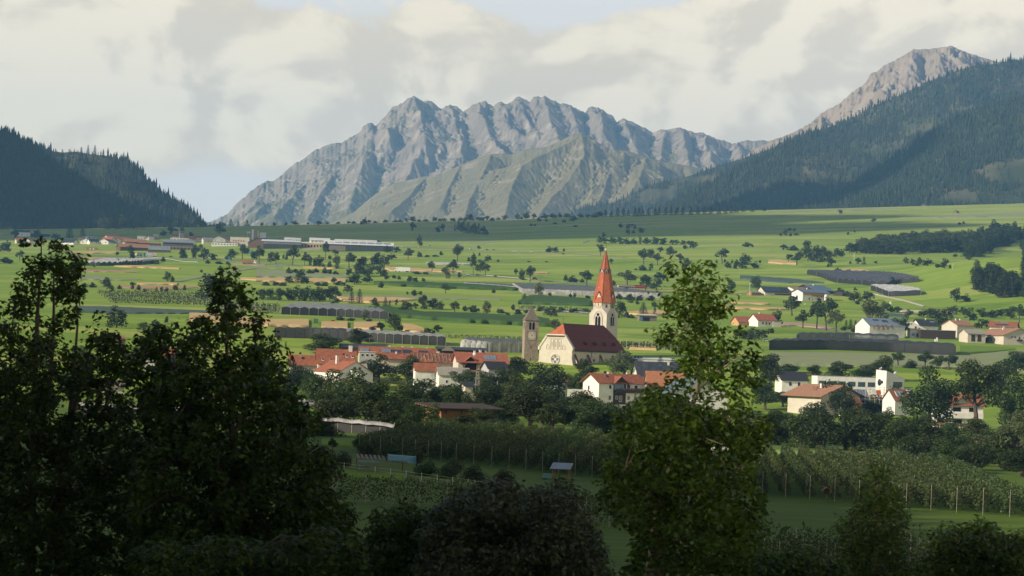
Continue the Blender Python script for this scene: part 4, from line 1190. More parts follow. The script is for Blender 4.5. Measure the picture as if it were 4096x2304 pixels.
def church():
 org = P(2219, 1500, 1150)
 t = thing('church', 'large cream church with dark red roof and tall orange spire', 'church', org, CH)
 # local axes: facade in the plane y = 0 facing -y, nave runs along +y, width along x
 W2, He, Hb, Hr = 9.4, 13.2, 19.2, 24.8
 b2, y_h, yr, ye = 5.0, 5.6, 42.0, 49.0
 cream, roofm = M['plaster_cream'], M['church_tile']
 mb = MB()
 flare = [(-W2 - 1.5, -6), (-W2 - 1.2, 3.0), (-W2, 8.2), (-W2 - 0.1, He), (-b2, Hb), (b2, Hb), (W2 + 0.1, He), (W2, 8.2), (W2 + 1.2, 3.0), (W2 + 1.5, -6)]
 f0 = [(x, 0, z) for x, z in flare][::-1]
 mb.solid(f0[::-1], 1.1, cream, Vector((0, 1, 0)))
 mb.build('facade', t)
 # coping along the gable
 mb = MB()
 edge = [(-W2 - 0.1, He), (-b2, Hb), (b2, Hb), (W2 + 0.1, He)]
 for (a, b) in zip(edge[:-1], edge[1:]):
  d = Vector((b[0] - a[0], 0, b[1] - a[1])); n = Vector((-d.z, 0, d.x)).normalized()
  A, B = Vector((a[0], -0.35, a[1])), Vector((b[0], -0.35, b[1]))
  mb.solid([A + n * 0.45, B + n * 0.45, B + n * 0.45 + Vector((0, 1.7, 0)), A + n * 0.45 + Vector((0, 1.7, 0))], 0.9, cream, -n)
 for s in (-1, 1): mb.box((s * (W2 + 0.15), 0.45, He - 0.5), (1.0, 1.8, 1.6), cream)
 mb.build('gable_coping', t)
 # blind arcade: frames standing proud of the wall
 for (cxx, w, h) in ((-2.2, 1.6, 4.7), (0, 1.6, 4.7), (2.2, 1.6, 4.7), (-4.6, 1.5, 1.8), (4.6, 1.5, 1.8)):
  mb = MB()
  z0 = 12.75; h2 = h
  outer = [(cxx - w / 2, z0)] ; pts = []
  for i in range(9):
   a = math.pi - math.pi * i / 8; pts.append((cxx + w / 2 * math.cos(a), z0 + h2 - w / 2 + w / 2 * math.sin(a)))
  path = [(cxx - w / 2, z0)] + pts + [(cxx + w / 2, z0)]
  mb.tube([(x, -0.08, z) for x, z in path], 0.15, M['plaster_beige'], 5); mb.build('blind_arch', t)
  if h > 3:
   mb = MB(); mb.box((cxx, -0.02, z0 + h2 * 0.42), (0.36, 0.12, h2 * 0.5), M['stone']); mb.build('slit_window', t)
 mb = MB(); mb.box((0, -0.12, 12.55), (11.4, 0.24, 0.22), M['plaster_beige']); mb.build('ledge', t)
 for i in range(11):
  mb = MB(); mb.box((-4.0 + 0.8 * i, -0.08, Hb - 1.55), (0.42, 0.16, 0.5), M['plaster_beige']); mb.build('corbel', t)
 # rose window
 rz, rr = 7.6, 2.35
 mb = MB()
 ring = disc_pts(0, rz, rr, 28)
 mb.tube([(x, -0.10, z) for x, z in ring + ring[:1]], 0.34, M['plaster_beige'], 6)
 mb.poly([(x, -0.06, z) for x, z in disc_pts(0, rz, rr - 0.1, 28)], M['plaster_white'])
 rose = mb.build('rose_window', t)
 for i in range(4):
  a = math.pi / 2 * i + math.pi / 2
  mb = MB(); mb.poly([(x, -0.14, z) for x, z in disc_pts(1.28 * math.cos(a), rz + 1.28 * math.sin(a), 0.80, 16)], M['stone_dark']); mb.build('pane', rose)
 for i in range(4):
  a = math.pi / 2 * i + math.pi / 4
  mb = MB(); mb.poly([(x, -0.14, z) for x, z in disc_pts(1.75 * math.cos(a), rz + 1.75 * math.sin(a), 0.26, 8)], M['stone_dark']); mb.build('pane', rose)
 # nave walls
 mb = MB()
 for s in (-1, 1): mb.box((s * (W2 - 0.55), 1.1 + (ye - 1.1) / 2, (He - 6) / 2 - 0.1), (1.0, ye - 1.1, He + 6 - 0.2), M['plaster_cream'])
 mb.build('nave_wall', t)
 mb = MB()
 n = 8
 for i in range(n):
  a0, a1 = math.pi * i / n, math.pi * (i + 1) / n
  f = lambda a, z: ((W2 - 0.4) * math.cos(a), ye + 9.0 * math.sin(a), z)
  mb.poly([f(a0, -6), f(a1, -6), f(a1, 9.2), f(a0, 9.2)], cream)
 mb.build('apse_wall', t)
 # roof: half hip over the facade, break in the slope, hip to the choir, low apse roof
 mb = MB()
 ovx = 0.9
 E = lambda s, y: Vector((s * (W2 + ovx), y, He - 0.9))
 B = lambda s, y: Vector((s * (b2 + 0.15), y, Hb))
 Rg = lambda y: Vector((0, y, Hr))
 for s in (1, -1):
  q = lambda *p: mb.poly(p if s == 1 else p[::-1], roofm)
  q(E(s, 0.9), E(s, ye - 2), B(s, ye - 4.0), B(s, 0.9))
  q(B(s, 0.3), B(s, ye - 4.0), Rg(yr), Rg(y_h))
  q(E(s, ye - 2), Vector((s * 5.0, ye + 7.5, 8.6)), B(s, ye - 4.0))
  q(B(s, ye - 4.0), Vector((s * 5.0, ye + 7.5, 8.6)), Vector((0, ye + 9.8, 8.6)), Rg(yr))
 mb.poly([B(-1, 0.3) + Vector((0, -1.1, -0.3)), B(1, 0.3) + Vector((0, -1.1, -0.3)), B(1, 0.3), B(-1, 0.3)], roofm)
 mb.poly([B(-1, 0.3), B(1, 0.3), Rg(y_h)], M['spire_tile'])  # brighter tile than the slopes: sun on the half hip put into the colour
 mb.poly([B(-1, 0.3) + Vector((0, -1.1, -0.3)), B(-1, 0.3) + Vector((0, -1.1, -0.6)), B(1, 0.3) + Vector((0, -1.1, -0.6)), B(1, 0.3) + Vector((0, -1.1, -0.3))], M['wood_dark'])
 rf = mb.build('roof', t)
 mb = MB()
 for s in (1, -1): mb.tube([E(s, 1.4) + Vector((0, 0, -0.25)), E(s, ye - 2) + Vector((0, 0, -0.25))], 0.38, M['wood_dark'], 6)
 mb.build('eaves_gutter', rf)
 mb = MB(); mb.tube([Rg(y_h), Rg(yr)], 0.22, roofm, 5); mb.tube([Rg(y_h) + Vector((0, 0, -.2)), B(1, 0.3)], 0.2, M['spire_tile'], 5); mb.build('ridge', rf)
 mb = MB(); mb.tube([(0, y_h, Hr), (0, y_h, Hr + 2.4)], 0.09, M['metal_dark']); mb.box((0, y_h, Hr + 2.4), (0.35, 0.35, 0.35), M['metal_dark']); mb.build('finial', rf)
 for y in (12.5, 21.0, 29.5, 38.0):
  c = E(1, y).lerp(B(1, y), 0.42)
  mb = MB()
  o_ = Vector((1.1, 0, 0.2))
  mb.poly([c + o_ + Vector((0, -0.75, -0.5)), c + o_ + Vector((0, 0.75, -0.5)), c + o_ + Vector((0, 0, 1.0))], M['dark'])
  tip = c + Vector((-1.6, 0, 1.2))
  mb.poly([c + o_ + Vector((0, -0.95, -0.5)), c + o_ + Vector((0, 0, 1.25)), tip], roofm)
  mb.poly([c + o_ + Vector((0, 0, 1.25)), c + o_ + Vector((0, 0.95, -0.5)), tip], roofm)
  mb.build('dormer', rf)
 # buttresses and windows along the near side
 for i, y in enumerate((2.6, 13.8, 25.0, 36.2)):
  mb = MB()
  x0 = W2 - 0.05; h = 10.2
  mb.solid([(x0, y - .7, h), (x0 + 1.9, y - .7, 6.6), (x0 + 1.9, y - .7, -6), (x0, y - .7, -6)][::-1], 1.4, cream, Vector((0, 1, 0)))
  bt = mb.build('buttress', t)
  mb = MB(); mb.solid([(x0 - .1, y - .85, h + .35), (x0 + 2.1, y - .85, 6.5), (x0 + 2.1, y + .85, 6.5), (x0 - .1, y + .85, h + .35)], 0.25, roofm); mb.build('coping', bt)
 for y in (8.2, 19.4, 30.6):
  mb = MB(); X_ = W2 + 0.0
  mb.poly([(X_ - 0.03, y + u, z) for u, z in lancet(0, 0.6, 3.2, 9.2)], M['plaster_beige'])
  mb.tube([(X_ + 0.03, y + u, z) for u, z in lancet(0, 0.6, 3.2, 9.2)[1:]], 0.2, cream, 5)
  w_ = mb.build('window', t)
  for u in (-0.62, 0.62):
   mb = MB(); mb.poly([(X_ + 0.02, y + u + a, z) for a, z in lancet(0, 0.9, 0.95, 5.6)], M['glass']); mb.build('pane', w_)
  mb = MB(); mb.poly([(X_ + 0.02, y + a, z) for a, z in disc_pts(0, 7.6, 0.80, 14)], M['glass']); mb.build('pane', w_)
 mb = MB(); mb.tube([(W2 + .3, 17.0, He - 1), (W2 + .3, 17.0, 9.4), (W2 + .15, 16.2, 8.6), (W2 + .15, 16.2, 4)], 0.13, M['metal_dark'], 5); mb.build('downpipe', t)
 # canopy of the side door and door hood on the facade
 mb = MB(); mb.box((W2 + 0.2, 20, 0.2), (0.5, 36, 0.35), M['concrete']); mb.build('plinth', t)
 # ---- tower (leans with nothing; square shaft, octagonal clock storey, spire)
 tw = 5.15; tx, ty = -9.8, 56.5
 cr2 = M['plaster_cream']
 mb = MB()
 z1, z2, z3 = 31.0, 33.6, 36.9      # top of the belfry walls, of the chamfers, of the clock storey (above the nave floor)
 def V_(x, y, z): return (tx + x, ty + y, z)
 for k in range(4):
  a = math.pi / 2 * k; ca, sa = math.cos(a), math.sin(a)
  f = lambda u, v, z: V_(u * ca - v * sa, u * sa + v * ca, z)
  w3 = tw * 0.40
  # a face: square shaft narrowing to the octagon side
  mb.poly([f(-tw, -tw, -6), f(tw, -tw, -6), f(tw, -tw, z1), f(w3 * 1.05, -tw * 0.97, z2), f(w3 * 1.05, -tw * 0.97, z3 + 1.0), f(0, -tw * 0.97, z3 + 4.6), f(-w3 * 1.05, -tw * 0.97, z3 + 1.0), f(-w3 * 1.05, -tw * 0.97, z2), f(-tw, -tw, z1)], cr2)
  mb.poly([f(tw, -tw, z1), f(tw * 0.97, -w3 * 1.05, z2), f(w3 * 1.05, -tw * 0.97, z2)], M['concrete'])
  mb.poly([f(w3 * 1.05, -tw * 0.97, z2), f(tw * 0.97, -w3 * 1.05, z2), f(tw * 0.97, -w3 * 1.05, z3), f(w3 * 1.05, -tw * 0.97, z3)], cr2)
 tower = mb.build('tower', t)
 for k in (0, 1, 2, 3):
  a = math.pi / 2 * k; ca, sa = math.cos(a), math.sin(a)
  f = lambda u, v, z: V_(u * ca - v * sa, u * sa + v * ca, z)
  zb = 25.0
  mb = MB()
  mb.poly([f(u, -tw - 0.03, z) for u, z in lancet(0, zb, 4.9, 7.3)], M['plaster_beige'])
  mb.tube([f(u, -tw - 0.06, z) for u, z in lancet(0, zb, 5.0, 7.4)[1:]], 0.22, cr2, 5)
  mb.build('belfry_frame', tower)
  for u0 in (-0.86, 0.86):
   mb = MB(); mb.poly([f(u0 + u, -tw - 0.07, z) for u, z in lancet(0, zb + .2, 1.4, 4.6)], M['dark']); mb.build('belfry_opening', tower)
  mb = MB(); mb.poly([f(u, -tw - 0.07, z) for u, z in disc_pts(0, zb + 5.6, 0.80, 14)], M['dark']); mb.build('belfry_opening', tower)
  mb = MB(); mb.tube([f(0, -tw - 0.1, zb), f(0, -tw - 0.1, zb + 4.4)], 0.14, M['plaster_white'], 6); mb.build('mullion', tower)
  # clock
  zc = z3 - 0.8; vv = -tw * 0.97 - 0.05
  mb = MB(); mb.poly([f(u, vv, z) for u, z in disc_pts(0, zc, 2.15, 28)], M['clock_white'] if k in (0, 3) else M['clock_mid']); clk = mb.build('clock_face', tower)
  mb = MB()
  ring = [f(u, vv - .05, z) for u, z in disc_pts(0, zc, 2.15, 28)]
  mb.tube(ring + ring[:1], 0.10, M['stone'], 5)
  for i in range(12):
   an = 2 * math.pi * i / 12
   u0, z0 = 1.6 * math.sin(an), 1.6 * math.cos(an)
   mb.tube([f(u0 * 0.86, vv - .05, zc + z0 * 0.86), f(u0 * 1.2, vv - .05, zc + z0 * 1.2)], 0.09, M['gold'] if k == 0 else M['clock_dark'], 4)
  mb.tube([f(0, vv - .1, zc - 1.3), f(0, vv - .1, zc + 1.5)], 0.13, M['clock_dark'], 4)
  nm_ = mb.build('clock_hands_and_numerals', tower); nm_['kind'] = 'stuff'
  # gablet over the clock
  mb = MB(); w3 = tw * 0.46
  tip = f(0, -tw * 1.02, z3 + 5.4)
  for s in (-1, 1):
   p = [f(s * w3, -tw * 1.06, z3 + 0.7), tip, f(0, -tw * 0.42, z3 + 5.4)]
   mb.poly(p if s == -1 else p[::-1], M['spire_tile'])
  mb.build('gablet_roof', tower)
  mb = MB(); q = lambda u, z: Vector(V_((tw * .97 + w3) / 2 * (ca + sa) , (tw * .97 + w3) / 2 * (sa - ca), z))
  c45 = Vector(f(0.70 * tw, -0.70 * tw, z3 - 2.0));
  mb.box(c45, (0.55, 0.25, 1.5), M['dark'], rz=a + math.pi / 4); mb.build('slit_window', tower)
 # spire: two octagonal frusta with a ring of little gablets between
 mb = MB()
 n = 8; off = math.pi / 8
 def ring(r, z): return [Vector(V_(r * math.cos(off + 2 * math.pi * i / n), r * math.sin(off + 2 * math.pi * i / n), z)) for i in range(n)]
 rs = [(5.95, z3 - 0.3), (2.85, z3 + 14.9), (2.75, z3 + 14.9), (0.22, z3 + 26.0)]
 for (r0, a0), (r1, a1) in zip(rs[:-1], rs[1:]):
  A, B_ = ring(r0, a0), ring(r1, a1)
  for i in range(n): mb.poly([A[i], A[(i + 1) % n], B_[(i + 1) % n], B_[i]], M['spire_tile'])
 mb.poly(ring(5.95, z3 - 0.3)[::-1], M['wood_dark'])
 spire = mb.build('spire', t)
 mb = MB()
 for i in range(n):
  A = ring(5.95, z3 - 0.3)[i]; B_ = ring(2.85, z3 + 14.9)[i]; C_ = ring(0.22, z3 + 26)[i]
  mb.tube([A, B_, C_], [0.16, 0.14, 0.08], M['tile_orange'], 4)
 mb.build('hip_ridge', spire)
 for i in range(n):
  a = off + 2 * math.pi * (i + 0.5) / n
  d = Vector((math.cos(a), math.sin(a), 0)); s = Vector((-d.y, d.x, 0)); c = Vector(V_(0, 0, z3 + 14.7)) + d * 2.95
  mb = MB()
  mb.poly([c - s * 0.85, c + s * 0.85, c + Vector((0, 0, 1.9))], M['metal_grey'])
  mb.poly([c - s * 0.35 + d * .02, c + s * 0.35 + d * .02, c + d * .02 + Vector((0, 0, 1.1))], M['dark'])
  bk = c - d * 1.2 + Vector((0, 0, 1.9))
  mb.poly([c - s * 0.85, c + Vector((0, 0, 1.9)), bk], M['metal_dark']); mb.poly([c + Vector((0, 0, 1.9)), c + s * 0.85, bk], M['metal_dark'])
  mb.build('spire_gablet', spire)
 mb = MB(); top = z3 + 25.8
 mb.tube([V_(0, 0, top), V_(0, 0, top + 1.4)], [0.3, 0.12], M['metal_grey'], 6)
 for i in range(5):
  a0, a1 = math.pi * i / 5, math.pi * (i + 1) / 5
  mb.tube([V_(0, 0, top + 1.9 - 0.45 * math.cos(a0)), V_(0, 0, top + 1.9 - 0.45 * math.cos(a1))], [max(.02, 0.45 * math.sin(a0)), max(.02, 0.45 * math.sin(a1))], M['gold'], 8, cap=False)
 mb.build('gilt_ball', spire)
 mb = MB(); mb.tube([V_(0, 0, top + 2.2), V_(0, 0, top + 4.6)], 0.09, M['metal_dark'], 4)
 mb.tube([V_(-.7 * math.cos(CH), .7 * math.sin(CH), top + 3.7), V_(.7 * math.cos(CH), -.7 * math.sin(CH), top + 3.7)], 0.08, M['metal_dark'], 4); mb.build('spire_cross', spire)
church()

def old_tower():
 k = 1160 / F
 rot = R(9)
 w = 6.7; h2 = w / 2
 org = P(2121, 1500, 1160) + Vector((-math.sin(rot), math.cos(rot), 0)) * h2
 t = thing('bell_tower', 'old rubble stone bell tower with a pyramid roof left of the church', 'tower', org, rot)
 H = 26.6
 mb = MB(); mb.box((0, 0, (H - 6) / 2), (w, w, H + 6), M['stone'])
 mb.build('shaft', t)
 mb = MB()
 o = 0.45; prof = [(h2 + o, H - 0.15), (h2 * 0.62, H + 2.6), (h2 * 0.30, H + 4.8), (0.12, H + 7.4)]
 for (a, z0), (b, z1) in zip(prof[:-1], prof[1:]):
  c0 = [(-a, -a, z0), (a, -a, z0), (a, a, z0), (-a, a, z0)]; c1 = [(-b, -b, z1), (b, -b, z1), (b, b, z1), (-b, b, z1)]
  for i in range(4): mb.poly([c0[i], c0[(i + 1) % 4], c1[(i + 1) % 4], c1[i]], M['shingle'])
 a, z0 = prof[0]; mb.poly([(-a, a, z0), (a, a, z0), (a, -a, z0), (-a, -a, z0)], M['wood_grey'])
 rf = mb.build('roof', t)
 mb = MB(); mb.tube([(0, 0, H + 7.2), (0, 0, H + 10.4)], 0.07, M['metal_dark'], 4); mb.box((0, 0, H + 8.2), (.5, .5, .5), M['metal_dark']); mb.tube([(-.6, 0, H + 9.7), (.6, 0, H + 9.7)], 0.06, M['metal_dark'], 4); mb.build('roof_cross', rf)
 def rnd(cx, z, ww, hh, n=6):
  p = [(cx - ww / 2, z), (cx + ww / 2, z)]
  for i in range(n + 1): p.append((cx + ww / 2 * math.cos(math.pi * i / n), z + hh - ww / 2 + ww / 2 * math.sin(math.pi * i / n)))
  return p
 for face in ('f', 'l'):
  g = (lambda u, z: (u, -h2 - .03, z)) if face == 'f' else (lambda u, z: (-h2 - .03, -u, z))
  for cx in (-0.75, 0.75):
   mb = MB(); mb.poly([g(u, z) for u, z in rnd(cx, H - 4.6, 1.15, 3.5)], M['dark']); mb.build('sound_opening', t)
  mb = MB(); a, b = g(0, H - 4.6), g(0, H - 1.8); off = Vector((0, -.12, 0)) if face == 'f' else Vector((-.12, 0, 0))
  mb.tube([Vector(a) + off, Vector(b) + off], 0.13, M['concrete'], 6); mb.build('column', t)
 zc = H - 7.6
 mb = MB(); mb.box((0.1, -h2 - .02, zc), (4.3, .08, 4.3), M['clock_mid']); fr = mb.build('clock_panel', t)
 mb = MB()
 for s in (-1, 1):
  mb.box((0.1 + s * 2.12, -h2 - .07, zc), (.09, .06, 4.3), M['church_tile']); mb.box((0.1, -h2 - .07, zc + s * 2.12), (4.3, .06, .09), M['church_tile'])
 mb.build('painted_border', fr)
 mb = MB(); mb.poly([(0.1 + u, -h2 - .075, z) for u, z in disc_pts(0, zc, 1.95, 26)], M['clock_white']); mb.build('clock_face', fr)
 mb = MB()
 for i in range(12):
  an = 2 * math.pi * i / 12; u0, z0 = math.sin(an), math.cos(an)
  mb.tube([(0.1 + u0 * 1.25, -h2 - .1, zc + z0 * 1.25), (0.1 + u0 * 1.8, -h2 - .1, zc + z0 * 1.8)], 0.09, M['clock_dark'], 4)
 mb.tube([(0.1, -h2 - .12, zc - .2), (0.1, -h2 - .12, zc + .7)], 0.12, M['dark'], 4)
 nm_ = mb.build('clock_hands_and_numerals', fr); nm_['kind'] = 'stuff'
 for z in (H - 13.0, H - 19.0):
  mb = MB(); mb.box((-0.2, -h2 - .01, z), (.28, .1, 1.2), M['dark']); mb.build('slit_window', t)
old_tower()
# ---- village left of the church
d0 = 1050.0
h = house('long white house under a bright orange tiled roof with roof windows', 1343, 1556, 8, 146, 110, 104, 54, 'plaster_cream', 'tile_orange', d=d0, chim=[(6.3, -0.3, 1.5, 2.2)],
   wins=[('f', 6.2, 5.3, 1.0, 1.4), ('f', 3.0, 5.3, 1.0, 1.4), ('f', -3.0, 5.3, 1.0, 1.4)])
for u, v in ((-6.0, .12), (-2.4, .10), (4.6, .42), (7.0, .40)): on_roof(h, 'roof_window', u, v, 0.9, 1.0, 'glass', frame='paint_white')
h = house('low house with an orange roof behind the bare branches', 1214, 1556, 8, 108, 90, 100, 34, 'plaster_grey', 'tile_orange', d=1056)
on_roof(h, 'roof_window', -0.6, .5, 1.0, 1.2, 'glass', frame='metal_dark')
dish('dark satellite dish on the low orange roof', P(1201, 1424, 1054), 0.55, .4)
dish('dark satellite dish on the long orange roof', P(1374, 1428, 1046), 0.5, .3)
h = house('white gabled house with two dark attic windows and an orange roof', 1303, 1568, 62, 118, 132, 82, 44, 'plaster_white', 'tile_orange', d=1020, gf=True, ov=0.5, frame='wood',
   wins=[('l', -1.7, 9.4, 1.0, 1.5), ('l', 0.6, 9.4, 1.0, 1.5), ('b', -5, 3.5, 1.4, 1.6), ('f', 2, 3, 1.1, 1.5)], chim=[(2.2, 2.0, 1.1, 3.4), (4.6, 1.2, .7, 1.6)])
# gable fronts that look to the right have a negative turn: rebuild the angle so that the lit eaves side shows on the left
h.rotation_euler = (0, 0, R(118));
h = house('long white row house with glazed dormers between orange tiles', 1588, 1474, 6, 303, 90, 58, 26, 'plaster_cream', 'tile_orange', d=1115, ov=0.4,
   wins=[('f', -7.5, 4.4, 1.2, 1.3), ('f', -1, 4.4, 1.2, 1.3), ('f', 6, 4.4, 1.2, 1.3)], chim=[(-3.5, .6, .7, 1.2), (2.5, .6, .7, 1.2), (7.0, .6, .7, 1.2), (14, .6, .6, 1.0)])
for (u, n, mm) in ((-15.3, 4, 'solar_light'), (-5.2, 4, 'solar_light'), (4.4, 4, 'solar')):
 for i in range(n): on_roof(h, 'glazed_panel', u + 1.05 * (i - 1.5), .08, .92, 3.0, mm, th=.2)
for (u, n) in ((-0.6, 3), (12.0, 3)):
 for i in range(n): on_roof(h, 'solar_panel', u + 1.5 * (i - 1), .15, 1.36, 2.3, 'solar')
t = block('white dormer wall of the row house facing the orange roof', 1467, 1476, 6, 62, 20, 68, 'plaster_grey', 'metal_white', d=1104, wins=[('f', -2.2, 5.9, 1.1, 1.0), ('f', 0, 5.9, 1.1, 1.0), ('f', 2.2, 5.9, 1.1, 1.0)], name='dormer_annex', cat='annex')
block('dark brown barn with a black low-pitched roof behind the row house', 1450, 1440, 4, 164, 70, 48, 'wood', 'metal_dark', d=1160, ov=1.6, name='barn', cat='barn', slope=1.4, grid=[('f', 5, 1.0, .25, 3.6)], frame='wood_dark', pane='wood_dark')
block('long dark house with a black flat roof behind the rusty roof', 1845, 1448, 6, 190, 60, 48, 'wood_dark', 'metal_dark', d=1115, ov=0.8, slope=1.0, grid=[('f', 7, 2.2, 1.4, 1.6)], frame='wood')
t = thing('turret', 'small pyramid-roofed wooden turret rising by the black roof', 'turret', P(1791, 1448, 1100))
mb = MB(); mb.box((0, 0, 1.2), (4.6, 4.6, 8), M['wood_dark']); mb.build('wall', t)
mb = MB(); a = 3.2
for i in range(4):
 c = [(-a, -a, 5.1), (a, -a, 5.1), (a, a, 5.1), (-a, a, 5.1)]
 mb.poly([c[i], c[(i + 1) % 4], (0, 0, 7.7)], M['shingle'])
mb.poly([(-a, a, 5.1), (a, a, 5.1), (a, -a, 5.1), (-a, -a, 5.1)], M['wood_dark'])
rf = mb.build('roof', t)
mb = MB(); mb.tube([(0, 0, 7.5), (0, 0, 8.8)], .08, M['metal_dark'], 4); mb.build('finial', rf)
h = house('house under a rusty sheet-metal roof with standing seams', 1744, 1500, 9, 176, 120, 54, 32, 'plaster_beige', 'rust', d=1060, ov=1.0, chim=[(1.5, .5, 1.0, 1.2)], wins=[('f', 3.5, 2.2, 1.0, 1.3), ('f', 0, 2.2, 1.0, 1.3), ('f', 6.5, 2.2, 1.0, 1.3)])
for i in range(13):
 on_roof(h, 'standing_seam', -9.6 + 1.6 * i, -.05, 0.14, 6.9, 'concrete', th=.14)
h = house('house with a reddish roof, open wooden balcony gable and solar panels', 1930, 1510, 12, 196, 118, 62, 36, 'plaster_cream', 'tile_red', d=1050, ov=1.0, chim=[(-2.4, 1.2, .9, 1.6), (0.0, .6, 1.0, 1.6), (2.6, 1.2, .8, 1.6)], wins=[('f', -2, 2.0, 1.1, 1.4), ('f', 6, 2.0, 1.1, 1.4)])
for i in range(4): on_roof(h, 'solar_panel', 1.6 + 1.35 * i, .18, 1.2, 3.6, 'solar_light')
dish('pale satellite dish on the reddish roof', P(1897, 1424, 1046), 0.75, -.3, 'paint_white', 0.8)
# cross gable with the open balcony
def cross_gable(parent, u, w, depth, z0, rise, roofm, front, out=0.6, name='cross_gable'):
 L, Wd, H, Rr = parent['_dims']
 y = -Wd / 2
 mb = MB()
 mb.poly([(u - w / 2, y - .04, 0), (u + w / 2, y - .04, 0), (u + w / 2, y - .04, z0), (u, y - .04, z0 + rise), (u - w / 2, y - .04, z0)], M[front])
 o = mb.build(name, parent)
 mb = MB()
 e = .3
 for s in (-1, 1):
  pts = [(u, y - out, z0 + rise + e), (u, y + depth, z0 + rise + e), (u + s * (w / 2 + .8), y + depth * .2, z0 - rise * 1.6 / w + e), (u + s * (w / 2 + .8), y - out, z0 - rise * 1.6 / w + e)]
  mb.solid(pts if s == -1 else pts[::-1], .2, M[roofm])
 mb.build('gable_roof', o)
 return o
g_ = cross_gable(h, -5.6, 6.6, 5.0, 6.0, 2.8, 'tile_red', 'dark')
mb = MB(); L_, W_, H_, R_ = h['_dims']
for s in (-1, 1): mb.box((-5.6 + s * 2.9, -W_ / 2 - .4, 4.2), (.22, .22, 4.4), M['wood_light'])
mb.box((-5.6, -W_ / 2 - .4, 6.2), (6.4, .2, .25), M['wood_light']); mb.tube([(-5.6 - 2.9, -W_ / 2 - .4, 4.6), (-5.6 - 1.6, -W_ / 2 - .4, 6.1)], .1, M['wood_light'], 4); mb.build('timber_frame', g_)
mb = MB(); mb.box((-5.6, -W_ / 2 - .5, 2.6), (6.0, .2, 1.1), M['wood']); mb.build('balcony', h)
h = house('orange hipped roof house behind the trees in the village', 1600, 1496, 10, 130, 90, 62, 20, 'plaster_beige', 'tile_orange', d=1085, ov=1.0, chim=[(-1.5, -.8, .7, 1.2)])
h = house('small orange lean-to house beside the rusty roof', 1706, 1540, 9, 92, 70, 58, 28, 'plaster_white', 'tile_orange', d=1030, ov=.5)
h = house('white barn under a grey corrugated roof', 1815, 1560, 10, 120, 84, 60, 28, 'plaster_white', 'corrugated', d=1015, ov=.6, wins=[('f', 3.4, 1.2, 1.0, 2.2), ('f', -3.2, 3.0, .8, 1.0)], name='barn', cat='barn')
h = house('small pale house with an open garage beside the pylon', 1904, 1586, 14, 88, 64, 42, 14, 'plaster_beige', 'metal_dark', d=985, ov=.9, wins=[('f', 0.2, 2.0, 2.8, 2.2)], frame='wood_dark', pane='dark')
h = house('grey gabled house glimpsed between the trees right of the reddish roof', 1990, 1540, 20, 74, 90, 66, 26, 'plaster_grey', 'metal_dark', d=1020, ov=.7, gf=False)
block('small white stair block between the orange roof and the trees', 1424, 1530, 12, 36, 40, 46, 'plaster_white', 'metal_white', d=1010, ov=.1, name='stair_block', cat='annex', wins=[('f', .8, 2.3, .9, 1.0)])
house('small house with a grey ridged roof and pale veranda between the trees', 1443, 1515, 10, 40, 60, 44, 14, 'plaster_cream', 'corrugated', d=1030, ov=.6)
# arched pale greenhouse roof near the left tree
t = thing('greenhouse', 'pale arched plastic greenhouse beside the dark left tree', 'greenhouse', P(1243, 1640, 860))
mb = MB(); n = 8; LL = 9.0
for i in range(n):
 a0, a1 = math.pi * i / n, math.pi * (i + 1) / n
 f = lambda a, x: (x, -2.6 * math.cos(a), 3.9 * math.sin(a) ** .7)
 mb.poly([f(a0, -LL / 2), f(a0, LL / 2), f(a1, LL / 2), f(a1, -LL / 2)], M['net_pale'])
mb.build('cover', t)
for x in (-4.5, -1.5, 1.5, 4.5):
 mb = MB(); mb.tube([(x, -2.65 * math.cos(math.pi * i / n), 3.95 * max(0, math.sin(math.pi * i / n)) ** .7) for i in range(n + 1)], .09, M['paint_white'], 4); mb.build('hoop', t)
# houses seen through the left tall trees
house('grey stone house with a white-framed window behind the left trees', 484, 1395, 24, 30, 66, 40, 12, 'stone_dark', 'tile_brown', d=1120, ov=.6, wins=[('l', .6, 2.0, 1.2, 1.8), ('l', -2.2, 2.0, 1.2, 1.8)], chim=[(-.5, 1.5, .8, 1.2)])
h = house('house with a white-gridded solar roof behind the second tall tree', 860, 1600, 4, 130, 90, 24, 52, 'plaster_white', 'tile_red', d=930, ov=.5)
for i in range(6):
 for j in range(3): on_roof(h, 'solar_panel', -3.6 + 1.55 * i, .22 + .24 * j, 1.45, 1.5, 'solar_light')
house('low house with a weathered roof seen through the left trunks', 420, 1580, 10, 150, 80, 34, 26, 'plaster_cream', 'shingle', d=960, ov=.8, wins=[('f', -2, .8, 1.2, 1.3), ('f', 1, .8, 1.2, 1.3)])
house('white house hidden behind the leaves left of the solar roof', 640, 1470, 8, 120, 80, 46, 30, 'plaster_white', 'tile_red', d=1060, ov=.6, wins=[('f', 1.2, 2.4, 1.1, 1.3), ('f', 4, 2.4, 1.1, 1.3)])

# ---- in front of and right of the church
house('small white house with a brown gable in front of the church', 2252, 1600, 26, 46, 70, 76, 22, 'plaster_white', 'tile_brown', d=1010, ov=.9, wins=[('f', 0.4, 4.8, .9, 1.3), ('f', 0.4, 1.0, .9, 1.6), ('l', 0, 5.2, .9, 1.2)])
t = thing('garden_wall', 'white garden wall with a dark opening below the church', 'wall', P(2303, 1592, 985), R(8))
mb = MB(); mb.box((0, 0, 1.0), (7.0, .4, 5.2), M['plaster_white']); mb.build('wall_panel', t)
mb = MB(); mb.box((1.6, -.22, .3), (2.2, .06, 2.2), M['dark']); mb.build('opening', t)
